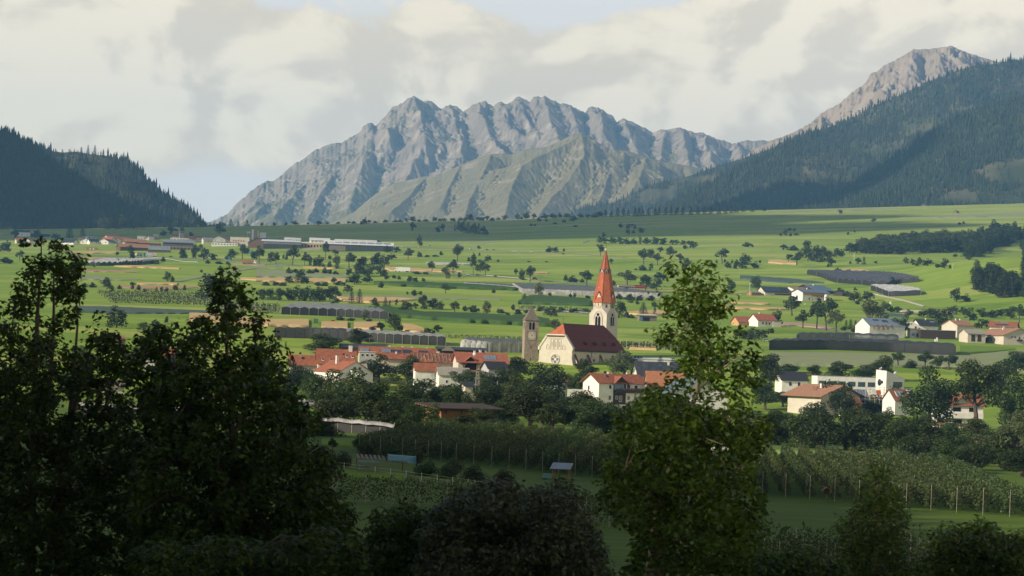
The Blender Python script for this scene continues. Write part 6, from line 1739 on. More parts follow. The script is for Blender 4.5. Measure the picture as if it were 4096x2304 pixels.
# town church
t = thing('church', 'small grey stone church tower with a pointed slate spire in the town', 'church', at(726, 962), R(20))
kk = t.location.y / F
w_ = 18 * kk / 2
mb = MB(); mb.box((0, 0, 15 * kk), (2 * w_, 2 * w_, 46 * kk), M['concrete']); mb.build('tower', t)
mb = MB(); zz = 38 * kk; c = [(-w_ * 1.1, -w_ * 1.1, zz), (w_ * 1.1, -w_ * 1.1, zz), (w_ * 1.1, w_ * 1.1, zz), (-w_ * 1.1, w_ * 1.1, zz)]
for i in range(4): mb.poly([c[i], c[(i + 1) % 4], (0, 0, zz + 27 * kk)], M['metal_dark'])
mb.build('spire', t)
for f_ in (0, 1):
 for s in (-.4, .4):
  mb = MB(); mb.box((s * w_, -w_ - .02, zz - 5 * kk) if f_ == 0 else (-w_ - .02, s * w_, zz - 5 * kk), (w_ * .45, .15, 5 * kk) if f_ == 0 else (.15, w_ * .45, 5 * kk), M['dark']); mb.build('sound_opening', t)
th_('white house with a bright red roof below the town church', 722, 954, 54, 40, 8, 9, 'tile_red', rot=15)
block('pale glazed block below the town church', 718, 968, 4, 72, 24, 16, 'plaster_white', 'metal_white', grid=[('f', 6, 1.2, 3.4, 3.0)], pane='solar_light', sub=False)
th_('white house with a red roof and dark doorway right of the town church', 762, 966, 36, 34, 11, 8, 'tile_red', rot=15)
th_('long white house with a red roof and dark garages', 808, 965, 66, 34, 14, 7, 'tile_red', rot=8, n=4)
th_('cream house with a pale grey roof in front of the red roofs', 832, 974, 36, 30, 16, 8, 'metal_grey', 'plaster_cream', rot=20, n=3)
th_('white gabled house with timber trim right of the pale grey roof', 874, 968, 44, 56, 12, 12, 'tile_brown', rot=68, gf=True)
block('long low white house with a thin dark roof at the edge of the fields', 898, 985, 4, 104, 30, 16, 'plaster_white', 'wood_dark', ov=.8, grid=[('f', 9, 2.0, 1.6, 1.4)], sub=False)
block('large cream factory block with five red-framed windows', 958, 984, 4, 76, 40, 36, 'plaster_cream', 'metal_blue', wins=[('f', -8.8 + 3.7 * i, 6.4, 1.7, 1.9) for i in range(5)], frame='paint_red', pane='paint_red', name='factory', cat='factory')
# factory silos
t = thing('silo', 'tall silo pair, one tan cylinder and one white shaft', 'silo', at(1022, 965), 0)
kk = t.location.y / F
mb = MB(); mb.tube([(0, 0, -3), (0, 0, 44 * kk)], 7.5 * kk, M['soil_pale'], 14); mb.build('tan_cylinder', t)
mb = MB(); mb.box((-11.5 * kk, 0, 20 * kk), (8 * kk, 10 * kk, 54 * kk), M['plaster_white']); mb.build('shaft', t)
mb = MB(); mb.box((9.0 * kk, 1, 20 * kk), (5 * kk, 8 * kk, 48 * kk), M['plaster_cream']); mb.build('side_shaft', t)
mb = MB(); mb.tube([(-6 * kk, 0, 46 * kk), (8 * kk, 0, 46 * kk)], .3, M['metal_grey'], 4); mb.build('walkway', t)
block('grey rooftop block right of the silos', 1052, 962, 4, 26, 20, 32, 'metal_dark', 'metal_white')
t = block('white cap storey on the rooftop block', 1052, 942, 4, 26, 20, 11, 'plaster_white', 'metal_white', d=at(1052, 962).y - 2, name='cap_storey', cat='annex')
for i, x in enumerate((990, 997)):
 t = thing('tank', ('left one of two small white spherical tanks beside the silos', 'right one of two small white spherical tanks beside the silos')[i], 'tank', at(x, 955), 0, 'spherical tanks beside the silos')
 kk = t.location.y / F
 mb = MB(); mb.tube([(0, 0, 0), (0, 0, 22 * kk)], .3, M['metal_grey'], 4); mb.build('leg', t)
 mb = MB(); mb.tube([(0, 0, 20 * kk), (0, 0, 22 * kk), (0, 0, 25 * kk), (0, 0, 28 * kk), (0, 0, 29 * kk)], [.3, 1.2, 1.6, 1.2, .3], M['paint_white'], 10); mb.build('ball', t)
th_('brown barn with a black gable and white base beside the silos', 1031, 992, 60, 80, 22, 20, 'metal_dark', 'wood_brown', rot=80, gf=True, name='barn', cat='barn', n=1)
t = block('long hall with a pale blue-grey roof over a dark glass front', 1128, 995, 3, 150, 60, 18, 'metal_dark', 'metal_grey', ov=.8, name='hall', cat='hall', grid=[('f', 12, .6, 2.6, 2.2)], frame='metal_grey', sub=False)
L_, W_, H_, s_ = t['_dims']
mb = MB(); mb.box((0, 4, H_ + 2.4), (L_ * .97, W_ * .8, 4.2), M['plaster_grey']); mb.build('upper_wall', t)
mb = MB(); mb.box((-2, 3, H_ + 5.4), (L_ * 1.04, W_, .5), M['metal_white'], rx=R(8)); mb.build('upper_roof', t)
th_('white twin-gabled workshop behind the pale halls', 1172, 968, 60, 40, 10, 8, 'metal_white', 'plaster_white', rot=10)
t = block('open timber frame building between the two large halls', 1246, 990, 4, 84, 40, 16, 'wood_light', 'metal_white', slope=2.0, grid=[('f', 7, .6, 2.0, 3.0)], frame='wood', pane='dark', sub=False)
th_('white hall with a low gable behind the largest hall', 1280, 975, 76, 60, 14, 10, 'metal_white', rot=8, n=5)
t = thing('retaining_wall', 'sloping concrete retaining wall between the halls', 'wall', at(1246, 1000), R(2))
kk = t.location.y / F
mb = MB(); mb.solid([(-36 * kk, 0, -1), (36 * kk, 0, -1), (36 * kk, 0, 15 * kk), (-36 * kk, 0, 5 * kk)], .6, M['concrete'], Vector((0, 1, 0))); mb.build('wall_panel', t)
t = block('largest grey hall with a band of roof windows and dark glass front', 1434, 1006, 2, 274, 90, 26, 'metal_dark', 'metal_grey', ov=.6, name='hall', cat='hall', grid=[('f', 18, 1.0, 3.4, 4.0)], frame='metal_grey', sub=False)
L_, W_, H_, s_ = t['_dims']
mb = MB(); mb.box((-L_ * .34, -W_ / 2 - .4, 3.4), (L_ * .3, .5, H_ * .8), M['wood_grey']); mb.build('cladding', t)
fr = [(-L_ / 2 - 1, -W_ / 2 - .8, H_ + .35), (L_ / 2 + 1, -W_ / 2 - .8, H_ + .35), (L_ / 2 + 1, -W_ / 2 + 9, H_ + 4.8), (-L_ / 2 - 1, -W_ / 2 + 9, H_ + 5.4)]
mb = MB(); mb.solid(fr, .4, M['metal_white']); sl = mb.build('roof_slope', t)
for i in range(8):
 mb = MB(); u0 = -L_ / 2 + 3 + i * (L_ - 5) / 8; u1 = u0 + (L_ - 5) / 8 - 1.6
 q = lambda u, s: Vector((u, -W_ / 2 - .8 + 9.8 * s, H_ + .45 + 4.7 * s))
 mb.solid([q(u0, .35), q(u1, .35), q(u1, .78), q(u0, .78)], .1, M['solar_light']); mb.build('roof_light', sl)
mb = MB(); mb.box((-L_ * .05, 5, H_ + 5.8), (L_ * .62, W_ * .55, 3.4), M['metal_white']); mb.build('upper_storey', t)
block('small red timber kiosk below the town', 368, 1000, 4, 44, 20, 9, 'wood', 'tile_brown', wins=[('f', -2.6, .6, 1.3, 2.0), ('f', 1.8, .6, 1.3, 2.0)], pane='paint_white', name='kiosk', cat='kiosk', sub=False)
house('little white farm shed behind the tall left tree', 247, 996, 20, 22, 20, 9, 6, TW, 'tile_red', name='shed', cat='shed', sub=False)
t = thing('domed_tank', 'dark green domed tank among the trees below the brown barn', 'tank', at(1007, 1018))
kk = t.location.y / F
mb = MB(); mb.tube([(0, 0, -1), (0, 0, 8 * kk), (0, 0, 14 * kk), (0, 0, 17 * kk)], [12 * kk, 12 * kk, 8 * kk, 2 * kk], M['paint_green'], 16); mb.build('dome', t)
t = thing('billboard', 'blue board on two legs among trees beside the road', 'sign', at(916, 1042))
mb = MB(); mb.box((0, 0, 3.0), (2.6, .2, 3.6), M['paint_blue']); mb.build('panel', t)
mb = MB(); mb.box((-.8, .2, .5), (.15, .15, 4), M['metal_grey']); mb.build('leg', t)
mb = MB(); mb.box((.8, .2, .5), (.15, .15, 4), M['metal_grey']); mb.build('leg', t)
t = thing('road_board', 'blue direction board by the upper road', 'road sign', at(1720, 990))
mb = MB(); mb.box((0, 0, 2.6), (2.2, .12, 1.9), M['paint_blue']); mb.build('panel', t)
mb = MB(); mb.box((0, .15, .9), (.15, .12, 3), M['metal_grey']); mb.build('leg', t)
# ------------------------------------------------------------------ hail nets over orchards
def resample(pts, n):
 """n+1 points evenly spaced along the polyline pts of Vectors"""
 L = [0]
 for a, b in zip(pts[:-1], pts[1:]): L.append(L[-1] + (b - a).length)
 out = []
 for i in range(n + 1):
  s = L[-1] * i / n
  for k in range(len(pts) - 1):
   if s <= L[k + 1] + 1e-6:
    f = (s - L[k]) / max(L[k + 1] - L[k], 1e-9); out.append(pts[k].lerp(pts[k + 1], f)); break
 return out

def net(label, front, back, hpx, bays, wall='net_dark', roof='net_dark', ridge=0.7, name='hail_net', posts=True, post_every=1, skirt=None, seed=1, sag=0.35, d=None):
 g = np.random.default_rng(seed)
 A = [at(*p) for p in front]; B = [at(*p) for p in back]
 k = A[len(A) // 2].y / F
 h = hpx * k
 t = thing(name, label, 'hail net', A[0])
 o = A[0].copy()
 fa = resample(A, bays * 2); ba = resample(B, bays * 2)
 nd = 7
 V = []
 for j in range(nd):
  f = j / (nd - 1)
  for i in range(bays * 2 + 1):
   p = fa[i].lerp(ba[i], f)
   gz = float(ground(p.x, p.y))
   z = max(gz, p.z if j in (0, nd - 1) else gz) + h + (ridge if i % 2 else 0) - sag * math.sin(math.pi * ((j * 1.0) % 1)) + g.uniform(-.12, .12) * ridge
   V.append((p.x - o.x, p.y - o.y, z - o.z))
 me = np_mesh('net_roof', np.array(V), grid_quads(nd, bays * 2 + 1), M[roof])
 link('net_roof', me, t)
 # front, back and side curtains
 def curtain(line, top):
  V = []; n = len(line)
  for lv in range(4):
   for i, p in enumerate(line):
    f = lv / 3; gz = float(ground(p.x, p.y)) - .3
    zt = top[i]
    bul = 0.25 * math.sin(math.pi * f) * (1 if i % 2 else -.4)
    V.append((p.x - o.x, p.y - o.y - bul, gz + (zt - gz) * f - o.z))
  me = np_mesh('net_curtain', np.array(V), grid_quads(4, n), M[wall]); link('net_curtain', me, t)
 row = bays * 2 + 1
 curtain(fa, [V[i][2] + o.z for i in range(row)])
 left = [fa[0].lerp(ba[0], j / (nd - 1)) for j in range(nd)]; curtain(left, [V[j * row][2] + o.z for j in range(nd)])
 right = [fa[-1].lerp(ba[-1], j / (nd - 1)) for j in range(nd)]; curtain(right, [V[j * row + row - 1][2] + o.z for j in range(nd)])
 if posts:
  mb = MB(); mb.tube([(0, 0, -.5), (0, 0, h + .35)], max(.09, .55 * k), M['metal_dark' if wall == 'net_black' and roof == 'net_black' else 'post'], 5); pm = mb.mesh('post')
  for i in range(0, bays + 1, post_every):
   p = fa[i * 2]
   link('post', pm, t, (p.x - o.x, p.y - o.y - .35, float(ground(p.x, p.y)) - o.z))
 return t, o, fa, ba, h

net('grey net hall with a wavy roof and tall posts left of the tan stubble', [(1125, 1257), (1340, 1265), (1553, 1277)], [(1172, 1236), (1330, 1240), (1522, 1262)], 27, 12, 'net_black', 'net_grey', .9, seed=2)
net('long black net wall behind the village on the left', [(1098, 1350), (1240, 1354), (1383, 1362)], [(1100, 1347), (1240, 1349), (1383, 1352)], 38, 8, 'net_black', 'net_black', .4, seed=3)
net('long black net with a pale roof edge behind the orange roofs', [(1384, 1362), (1560, 1373), (1783, 1384)], [(1300, 1343), (1540, 1358), (1770, 1372)], 35, 12, 'net_black', 'net_pale', .5, seed=4)
net('pale grey net left of the old stone tower with white bulging end', [(1849, 1398), (1950, 1409), (2092, 1411), (2150, 1412)], [(1866, 1388), (1960, 1393), (2100, 1398), (2150, 1400)], 40, 9, 'net_grey', 'net_dark', .5, seed=5)
t = thing('net_tunnel_ends', 'white bulging hoop ends of the pale grey net', 'hail net', at(1849, 1399))
for i in range(5):
 a = at(1852 + 21 * i, 1399 + 2.2 * i) - t.location; kk = t.location.y / F
 mb = MB(); w = 11.5 * kk
 for j in range(8):
  a0, a1 = math.pi * j / 8, math.pi * (j + 1) / 8
  f = lambda an, y, s: (a.x + w * math.cos(an) * s, a.y + y, a.z + 40 * kk * max(0, math.sin(an)) ** .35)
  mb.poly([f(a0, -1.0, 1.0), f(a1, -1.0, 1.0), f(a1, 3.0, 1.0), f(a0, 3.0, 1.0)], M['net_white'])
  mb.poly([f(a0, -1.0, 1.0), (a.x, a.y - 1.5, a.z), f(a1, -1.0, 1.0)], M['net_white'])
 mb.build('hoop_cover', t)
net('wide grey net stretching behind the tall spire', [(2094, 1174), (2300, 1181), (2480, 1187), (2640, 1193)], [(2050, 1150), (2300, 1158), (2480, 1170), (2650, 1186)], 19, 16, 'net_pale', 'net_dark', .35, seed=6)
net('thin far end of the grey net left of the spire', [(1857, 1140), (1980, 1149), (2092, 1160)], [(1865, 1137), (1990, 1143), (2080, 1150)], 10, 8, 'net_pale', 'net_dark', .3, seed=7)
net('big black net in front of the right hamlet', [(3076, 1400), (3280, 1398), (3560, 1408), (3822, 1422)], [(3092, 1392), (3290, 1388), (3570, 1396), (3815, 1410)], 36, 16, 'net_black', 'net_black', .5, seed=8, post_every=2)
net('rear tier of the big black net with taller dark posts', [(3184, 1366), (3390, 1366), (3595, 1374)], [(3196, 1356), (3390, 1356), (3590, 1364)], 25, 10, 'net_dark', 'net_black', .5, seed=9, post_every=2)
net('dark gridded net with many ridges behind the farm', [(3227, 1097), (3345, 1131), (3480, 1143), (3553, 1143), (3600, 1134), (3675, 1128)], [(3234, 1096), (3400, 1100), (3480, 1102), (3560, 1106), (3620, 1114), (3676, 1125)], 14, 22, 'net_black', 'net_dark', 1.9, seed=10, post_every=4)
net('white sheeted net on black walls right of the farm', [(3482, 1160), (3552, 1186), (3600, 1185), (3683, 1181)], [(3486, 1157), (3570, 1158), (3620, 1163), (3676, 1172)], 20, 8, 'net_black', 'net_white', .5, seed=11, post_every=2)
net('row of white tunnels with pointed fronts below the town', [(334, 1063), (400, 1064), (480, 1063), (570, 1058)], [(420, 1049), (500, 1048), (570, 1047), (636, 1050)], 12, 14, 'leaf_far', 'net_white', 1.6, seed=12, post_every=2)
net('low white hoops over vegetables behind the road', [(1700, 1058), (1790, 1061), (1880, 1062)], [(1706, 1054), (1790, 1056), (1880, 1058)], 5, 14, 'net_pale', 'net_white', .5, seed=13)

# rolled-up pale nets over the near orchard
def net_strip(label, pts, hpx, d, n, name='rolled_net', w=1.5, tall=0.0):
 P3 = [P(X, Y, dd) for (X, Y), dd in zip(pts, d)]
 t = thing(name, label, 'hail net', P3[0]); o = P3[0]
 ln = resample(P3, n)
 V = []; ns = 7
 for i, p in enumerate(ln):
  for j in range(ns):
   a = -0.25 + 1.15 * math.pi * j / (ns - 1)
   sag = 0.25 * abs(math.sin(i * 1.7)) * (1 if i % 3 else 0)
   V.append((p.x - o.x, p.y - o.y - w * .5 * math.cos(a), p.z - o.z + hpx * math.sin(a) - sag))
 me = np_mesh('net_sheet', np.array(V), grid_quads(len(ln), ns), M['net_pale'], smooth=True); link('net_sheet', me, t)
 mb = MB(); mb.tube([(0, 0, -5.2), (0, 0, .9)], .085, M['post'], 5); pm = mb.mesh('post')
 for i in range(0, len(ln), 2):
  p = ln[i]; link('post', pm, t, (p.x - o.x, p.y - o.y - .55, p.z - o.z))
 if tall:
  V = []
  for lv in range(3):
   for i, p in enumerate(ln): V.append((p.x - o.x, p.y - o.y - .5, p.z - o.z - tall * (1 - lv / 2)))
  link('net_curtain', np_mesh('net_curtain', np.array(V), grid_quads(3, len(ln)), M['net_black']), t)
 return t
net_strip('long pale rolled-up net running above the near orchard rows', [(1672, 1706), (1900, 1722), (2200, 1744), (2480, 1768), (2760, 1790), (2950, 1800)], .75, [640, 620, 595, 572, 552, 540], 34)
net_strip('pale net roof above a black curtain behind the left meadow', [(1170, 1670), (1330, 1680), (1480, 1693), (1578, 1706)], .7, [600, 596, 590, 586], 14, tall=4.6, w=3.0)
net_strip('pale net strip glimpsed through the left tall trees', [(280, 1614), (420, 1621), (560, 1630), (800, 1644), (1000, 1655)], .75, [660, 650, 640, 625, 612], 20, tall=4.8, w=3.0)

# ------------------------------------------------------------------ wooden buildings among the near orchards
def near_things():
 p = P(1762, 1724, 640)
 t = thing('slatted_shed', 'long slatted wooden shed with a dark overhanging mono roof', 'shed', p, R(33)); t.location.z = -20
 L_, W_, H_ = 17.0, 8.6, 5.4
 mb = MB(); mb.box((L_ / 2, W_ / 2, H_ / 2), (L_ - .3, W_ - .3, H_), M['wood_dark']); mb.build('core', t)
 bm_ = MB(); bm_.box((0, 0, 0), (.36, .09, H_), M['wood']); pm = bm_.mesh('slat')
 for i in range(38): link('slat', pm, t, (.22 + i * .445, .03, H_ / 2))
 for i in range(19): link('slat', pm, t, (.02, .22 + i * .445, H_ / 2), (0, 0, R(90)))
 mb = MB(); mb.solid([(-2.2, -2.0, H_ + .5), (L_ + 2.4, -2.0, H_ + .5), (L_ + 2.4, W_ + 1.4, H_ + 1.7), (-2.2, W_ + 1.4, H_ + 1.7)], .3, M['wood_dark']); rf = mb.build('roof', t)
 for i in range(9):
  mb = MB(); mb.box((-2.3, -1.6 + 1.35 * i, H_ + .28 + .13 * i), (.5, .2, .28), M['wood_light']); mb.build('rafter_end', rf)
 for i in range(4):
  mb = MB(); mb.box((1 + 5 * i, -.9, H_ / 2), (.2, .2, H_ + .4), M['wood_dark']); mb.build('post', t)
 # open wooden shelter with a tarpaulin
 p = at(1500, 1890)
 t = thing('garden_shelter', 'low open wooden shelter with a teal tarpaulin roof', 'shelter', p, R(8))
 for i in range(12):
  mb = MB(); mb.box((-2.9 + .72 * i, .2, 2.62 - .035 * i), (.42, 4.6, .12), M['wood_grey'], rx=R(7)); mb.build('roof_board', t)
 for (x, y, h) in ((-3.0, -1.9, 2.4), (.4, -1.9, 2.3), (4.8, -1.9, 2.1), (-3.0, 2.2, 2.8), (4.8, 2.2, 2.6)):
  mb = MB(); mb.box((x, y, h / 2), (.16, .16, h), M['wood_grey']); mb.build('post', t)
 for i in range(4):
  mb = MB(); mb.box((-1.2, -1.95, .5 + .48 * i), (3.6, .08, .3), (M['wood_grey'], M['paint_green'], M['wood_grey'], M['tarp'])[i]); mb.build('wall_board', t)
 V = []
 for i in range(9):
  for j in range(7):
   a = math.pi * (.08 + .84 * j / 6)
   V.append((2.0 + .62 * i + .06 * math.sin(i * 2.1 + j), 1.0 - 2.2 * math.cos(a), 1.55 + 1.55 * math.sin(a) - .03 * i))
 link('tarpaulin', np_mesh('tarpaulin', np.array(V), grid_quads(9, 7), M['tarp'], smooth=True), t)
 mb = MB(); mb.box((6.9, -.6, 2.3), (.15, 1.8, 1.5), M['dark'], rx=R(-20)); mb.build('tarpaulin_end', t)
 p = at(2245, 1918)
 t = thing('tool_shelter', 'small shelter with a slanting corrugated roof among the orchard rows', 'shelter', p, R(-10))
 for (x, y, h) in ((-1.3, -1, 1.9), (1.3, -1, 1.9), (-1.3, 1, 2.5), (1.3, 1, 2.5)):
  mb = MB(); mb.box((x, y, h / 2), (.14, .14, h), M['wood']); mb.build('post', t)
 for i in range(5):
  mb = MB(); mb.solid([(-1.75 + .7 * i, -1.7, 1.85), (-1.08 + .7 * i, -1.7, 1.85), (-1.08 + .7 * i, 1.6, 2.75), (-1.75 + .7 * i, 1.6, 2.75)], .06, M['metal_grey']); mb.build('roof_sheet', t)
 mb = MB(); mb.box((-2.2, -.9, .55), (1.6, .9, .7), M['tarp']); mb.build('covered_bin', t)
 p = at(3305, 2008)
 t = thing('wayside_post', 'little roofed wooden post at the end of the right orchard rows', 'shrine', p)
 mb = MB(); mb.box((0, 0, .9), (.14, .14, 1.9), M['wood_grey']); mb.build('post', t)
 mb = MB(); mb.solid([(-.75, -.4, 1.75), (0, -.4, 2.3), (0, .5, 2.3), (-.75, .5, 1.75)], .08, M['tile_terracotta']); mb.solid([(0, -.4, 2.3), (.75, -.4, 1.75), (.75, .5, 1.75), (0, .5, 2.3)], .08, M['tile_terracotta']); mb.build('roof', t)
 mb = MB(); mb.box((0, .05, 1.55), (.7, .3, .8), M['wood_dark']); mb.build('case', t)
 # electric fence
 t = thing('tape_fence', 'white fence posts with yellow tape along the near meadow', 'fence', at(1190, 1848))
 o = t.location.copy()
 mb = MB(); mb.box((0, 0, .55), (.07, .07, 1.3), M['paint_white']); pm = mb.mesh('post')
 prev = None
 tp = MB()
 for i in range(15):
  q = at(1190 + 62 * i, 1852 + 8.6 * i); q = q - o
  link('post', pm, t, q)
  if prev is not None:
   for z in (.55, 1.05): tp.tube([prev + Vector((0, 0, z)), q + Vector((0, 0, z - .02))], .022, M['tape'], 3, cap=False)
  prev = q
 tp.build('tape', t)
 # plank fence low on the left
 t = thing('plank_fence', 'pale horizontal plank fence glimpsed under the left trees', 'fence', P(640, 2072, 205)); t.location.z = -20
 for i in range(4):
  mb = MB(); mb.box((-.9 + 1.5 * i, 0, .7), (.14, .14, 1.5), M['post']); mb.build('post', t)
 for z in (.35, .8, 1.25):
  for i in range(3):
   mb = MB(); mb.box((-.15 + 1.5 * i, -.1, z), (1.46, .05, .22), M['paint_white']); mb.build('plank', t)
 t = thing('plank_fence', 'short dark-posted white fence right of the second tall tree', 'fence', P(1405, 2112, 215)); t.location.z = -20
 for i in range(3):
  mb = MB(); mb.box((-.6 + .6 * i, 0, .8), (.16, .16, 1.7), M['wood_grey']); mb.build('post', t)
 for z in (.5, 1.0):
  mb = MB(); mb.box((0, -.12, z), (1.6, .05, .2), M['paint_white']); mb.build('plank', t)
near_things()

# ------------------------------------------------------------------ poles, pylon
def pole(label, X, Y, hpx, arms=0, d=None, m='wood_grey'):
 p = at(X, Y); k = p.y / F
 t = thing('utility_pole', label, 'pole', p)
 mb = MB(); mb.tube([(0, 0, -.5), (0, 0, hpx * k)], max(.12, .55 * k), M[m], 5); mb.build('shaft', t)
 for i in range(arms):
  mb = MB(); mb.box((0, 0, hpx * k * (.96 - .1 * i)), (1.8, .15, .15), M[m]); mb.build('crossarm', t)
 return t
pole('left pole of a pair at the edge of the wood strip on the fan', 2348, 971, 18, 1)
pole('right pole of a pair at the edge of the wood strip on the fan', 2383, 971, 17, 1)
pole('thin pale mast left of the solar barn', 2998, 1182, 50, 0, m='paint_white')
pole('tall grey pole in the meadow below the far wood', 3416, 1040, 30, 0, m='paint_white')
pole('pole at the left side of the wooded knoll', 3811, 1078, 24, 0, m='paint_white')
for i, (x, y, lab) in enumerate(((3089, 1376, 'leftmost bare post behind the big black net'), (3165, 1372, 'second bare post from the left behind the big black net'), (3008, 1386, 'leaning bare post left of the black net in the grass'))):
 pole(lab, x, y, 24, 0, m='post')
def pylon():
 p = P(1906, 1632, 880)
 t = thing('lattice_pylon', 'slim lattice power pylon among the village trees', 'pylon', p)
 k = 880 / F; Hh = 150 * k
 w0, w1 = 1.1, .42
 def leg(s, q, z):
  w = w0 + (w1 - w0) * z / Hh; return Vector((s * w / 1, q * w, z))
 for s in (-1, 1):
  for q in (-1, 1):
   mb = MB(); mb.tube([leg(s, q, -1), leg(s, q, Hh)], .075, M['post'], 4); mb.build('leg', t)
 mb = MB(); n = 11
 for i in range(n):
  z0, z1 = Hh * i / n, Hh * (i + 1) / n
  for q in (-1, 1):
   mb.tube([leg(-1, q, z0), leg(1, q, z1)], .045, M['post'], 3); mb.tube([leg(1, q, z0), leg(-1, q, z1)], .045, M['post'], 3)
  for s in (-1, 1): mb.tube([leg(s, -1, z0), leg(s, 1, z1)], .045, M['post'], 3)
 mb.build('bracing', t)
 for z in (Hh * .80, Hh * .62):
  mb = MB(); mb.box((0, 0, z), (2.6, .15, .15), M['post']); mb.build('crossarm', t)
 t2 = thing('power_line', 'pale wires running right from the lattice pylon', 'power line', p)
 for z in (Hh * .80, Hh * .62):
  mb = MB(); e = P(1990, 1630, 900) - p
  mb.tube([(1.2, 0, z), (1.2 + e.x * .5, e.y * .5, z - 1.2), (e.x, e.y, z - 2.0)], .05, M['concrete'], 3); mb.build('wire', t2)
 mb = MB(); e = P(1987, 1604, 900) - p
 mb.tube([(e.x, e.y, -2), (e.x, e.y, Hh * .72)], .13, M['post'], 5); mb.build('end_pole', t2)
pylon()

# ------------------------------------------------------------------ vehicles
def car_meshes(paint):
 out = {}
 mb = MB()
 sec = [(-2.05, .35, .75), (-1.9, .3, .92), (-.9, .3, .95), (1.0, .3, .95), (1.95, .35, .85), (2.1, .4, .6)]
 ring = [[(x, -.85, lo), (x, .85, lo), (x, .82, hi), (x, -.82, hi)] for x, lo, hi in sec]
 for a, b in zip(ring[:-1], ring[1:]):
  for i in range(4): mb.poly([a[i], b[i], b[(i + 1) % 4], a[(i + 1) % 4]], paint)
 mb.poly(ring[0], paint); mb.poly(ring[-1][::-1], paint)
 mb.solid([(-1.1, -.62, 1.48), (.45, -.62, 1.48), (.45, .62, 1.48), (-1.1, .62, 1.48)], .05, paint)
 out['body'] = mb.mesh('body')
 mb = MB(); lo = [(-1.75, -.78, .93), (1.1, -.78, .93), (1.1, .78, .93), (-1.75, .78, .93)]; hi = [(-1.15, -.64, 1.44), (.48, -.64, 1.44), (.48, .64, 1.44), (-1.15, .64, 1.44)]
 for i in range(4): mb.poly([lo[i], lo[(i + 1) % 4], hi[(i + 1) % 4], hi[i]], M['glass'])
 out['cabin_glass'] = mb.mesh('cabin_glass')
 mb = MB(); mb.tube([(0, -.1, 0), (0, .1, 0)], .33, M['rubber'], 10); out['wheel'] = mb.mesh('wheel')
 return out
CARS = {k: car_meshes(M['paint_' + k]) for k in ('white', 'silver', 'black', 'blue')}
def car(label, X, Y, paint, rot=4, s=1.0, tall=1.0):
 p = at(X, Y); p.z += .35
 t = thing('car', label, 'car', p, R(rot)); t.scale = (s, s, s * tall)
 m = CARS[paint]
 link('body', m['body'], t); link('cabin_glass', m['cabin_glass'], t)
 for x in (-1.3, 1.3):
  for y in (-.8, .8): link('wheel', m['wheel'], t, (x, y, .33))
 return t
for a in (('white car parked first from the left right of the largest hall', 1587, 987, 'white'), ('second white car right of the largest hall', 1605, 988, 'white'), ('white car at the foot of the lone tall conifer', 1677, 991, 'white', 60),
   ('white van on the upper road between two round bushes', 1885, 999, 'white', 20, 1.15, 1.3), ('small white car right of the white van', 1927, 1001, 'white'), ('small dark car on the upper road', 1948, 1002, 'black'), ('dark car at the end of the upper road queue', 1975, 1003, 'black'),
   ('white car furthest left above the two dark cars', 2052, 1007, 'white'), ('bright white car left of the small bushes on the upper road', 2062, 1007, 'white'), ('white car alone on the upper road', 2128, 1010, 'white'), ('dark car under the round bush near the spire', 2253, 1018, 'black', 40),
   ('black car left of a second black car on the middle road', 2116, 1050, 'black'), ('black car right of another on the middle road', 2186, 1051, 'black'),
   ('silver car half hidden by a bush beside the main road', 1818, 1098, 'silver'), ('white car on the main road left of the tall thin tree', 1872, 1101, 'white'), ('black car on the main road right of the tall thin tree', 1910, 1104, 'black'), ('black car at the end of the main road rail', 1982, 1109, 'black'),
   ('blue and silver car beside the round bale near the grey net', 2632, 1175, 'blue'), ('silver car below the black trees left of the big black net', 3065, 1368, 'silver'), ('dark grey car passing behind the blue truck', 684, 1030, 'black'), ('silver car parked between the trees by the main road', 1111, 1066, 'silver'),
   ('white car among bushes on the ridge', 1192, 897, 'white'), ('tiny white car on the winding track above the town', 502, 930, 'white')):
 car(*a)
t = car('dark van parked at the fence end left of the spire', 2139, 1121, 'black', 8, 1.2, 1.45)
def pickup():
 p = at(1328, 1291); t = thing('pickup_truck', 'bright orange pickup truck parked on the stubble field', 'pickup', p, R(3))
 mb = MB(); mb.box((0, 0, .75), (5.2, 1.8, .6), M['paint_orange']); mb.box((-1.9, 0, 1.05), (1.3, 1.7, .25), M['paint_orange']); mb.build('body', t)
 mb = MB(); mb.box((.55, 0, 1.35), (2.2, 1.6, .7), M['glass']); mb.box((.6, 0, 1.73), (1.9, 1.6, .1), M['paint_orange']); mb.build('cab', t)
 for x in (-1.6, 1.7):
  for y in (-.85, .85):
   mb = MB(); mb.tube([(x, y - .12, .42), (x, y + .12, .42)], .42, M['rubber'], 10); mb.build('wheel', t)
 p = at(1263, 1293); t = thing('box_trailer', 'tall green box trailer standing left of the orange pickup', 'trailer', p, R(2))
 mb = MB(); mb.box((0, 0, 1.7), (2.7, 2.2, 2.2), M['paint_green']); mb.build('box', t)
 for x in (-.7, .7):
  mb = MB(); mb.tube([(x, -1.2, .4), (x, -1.0, .4)], .4, M['rubber'], 8); mb.build('wheel', t)
pickup()
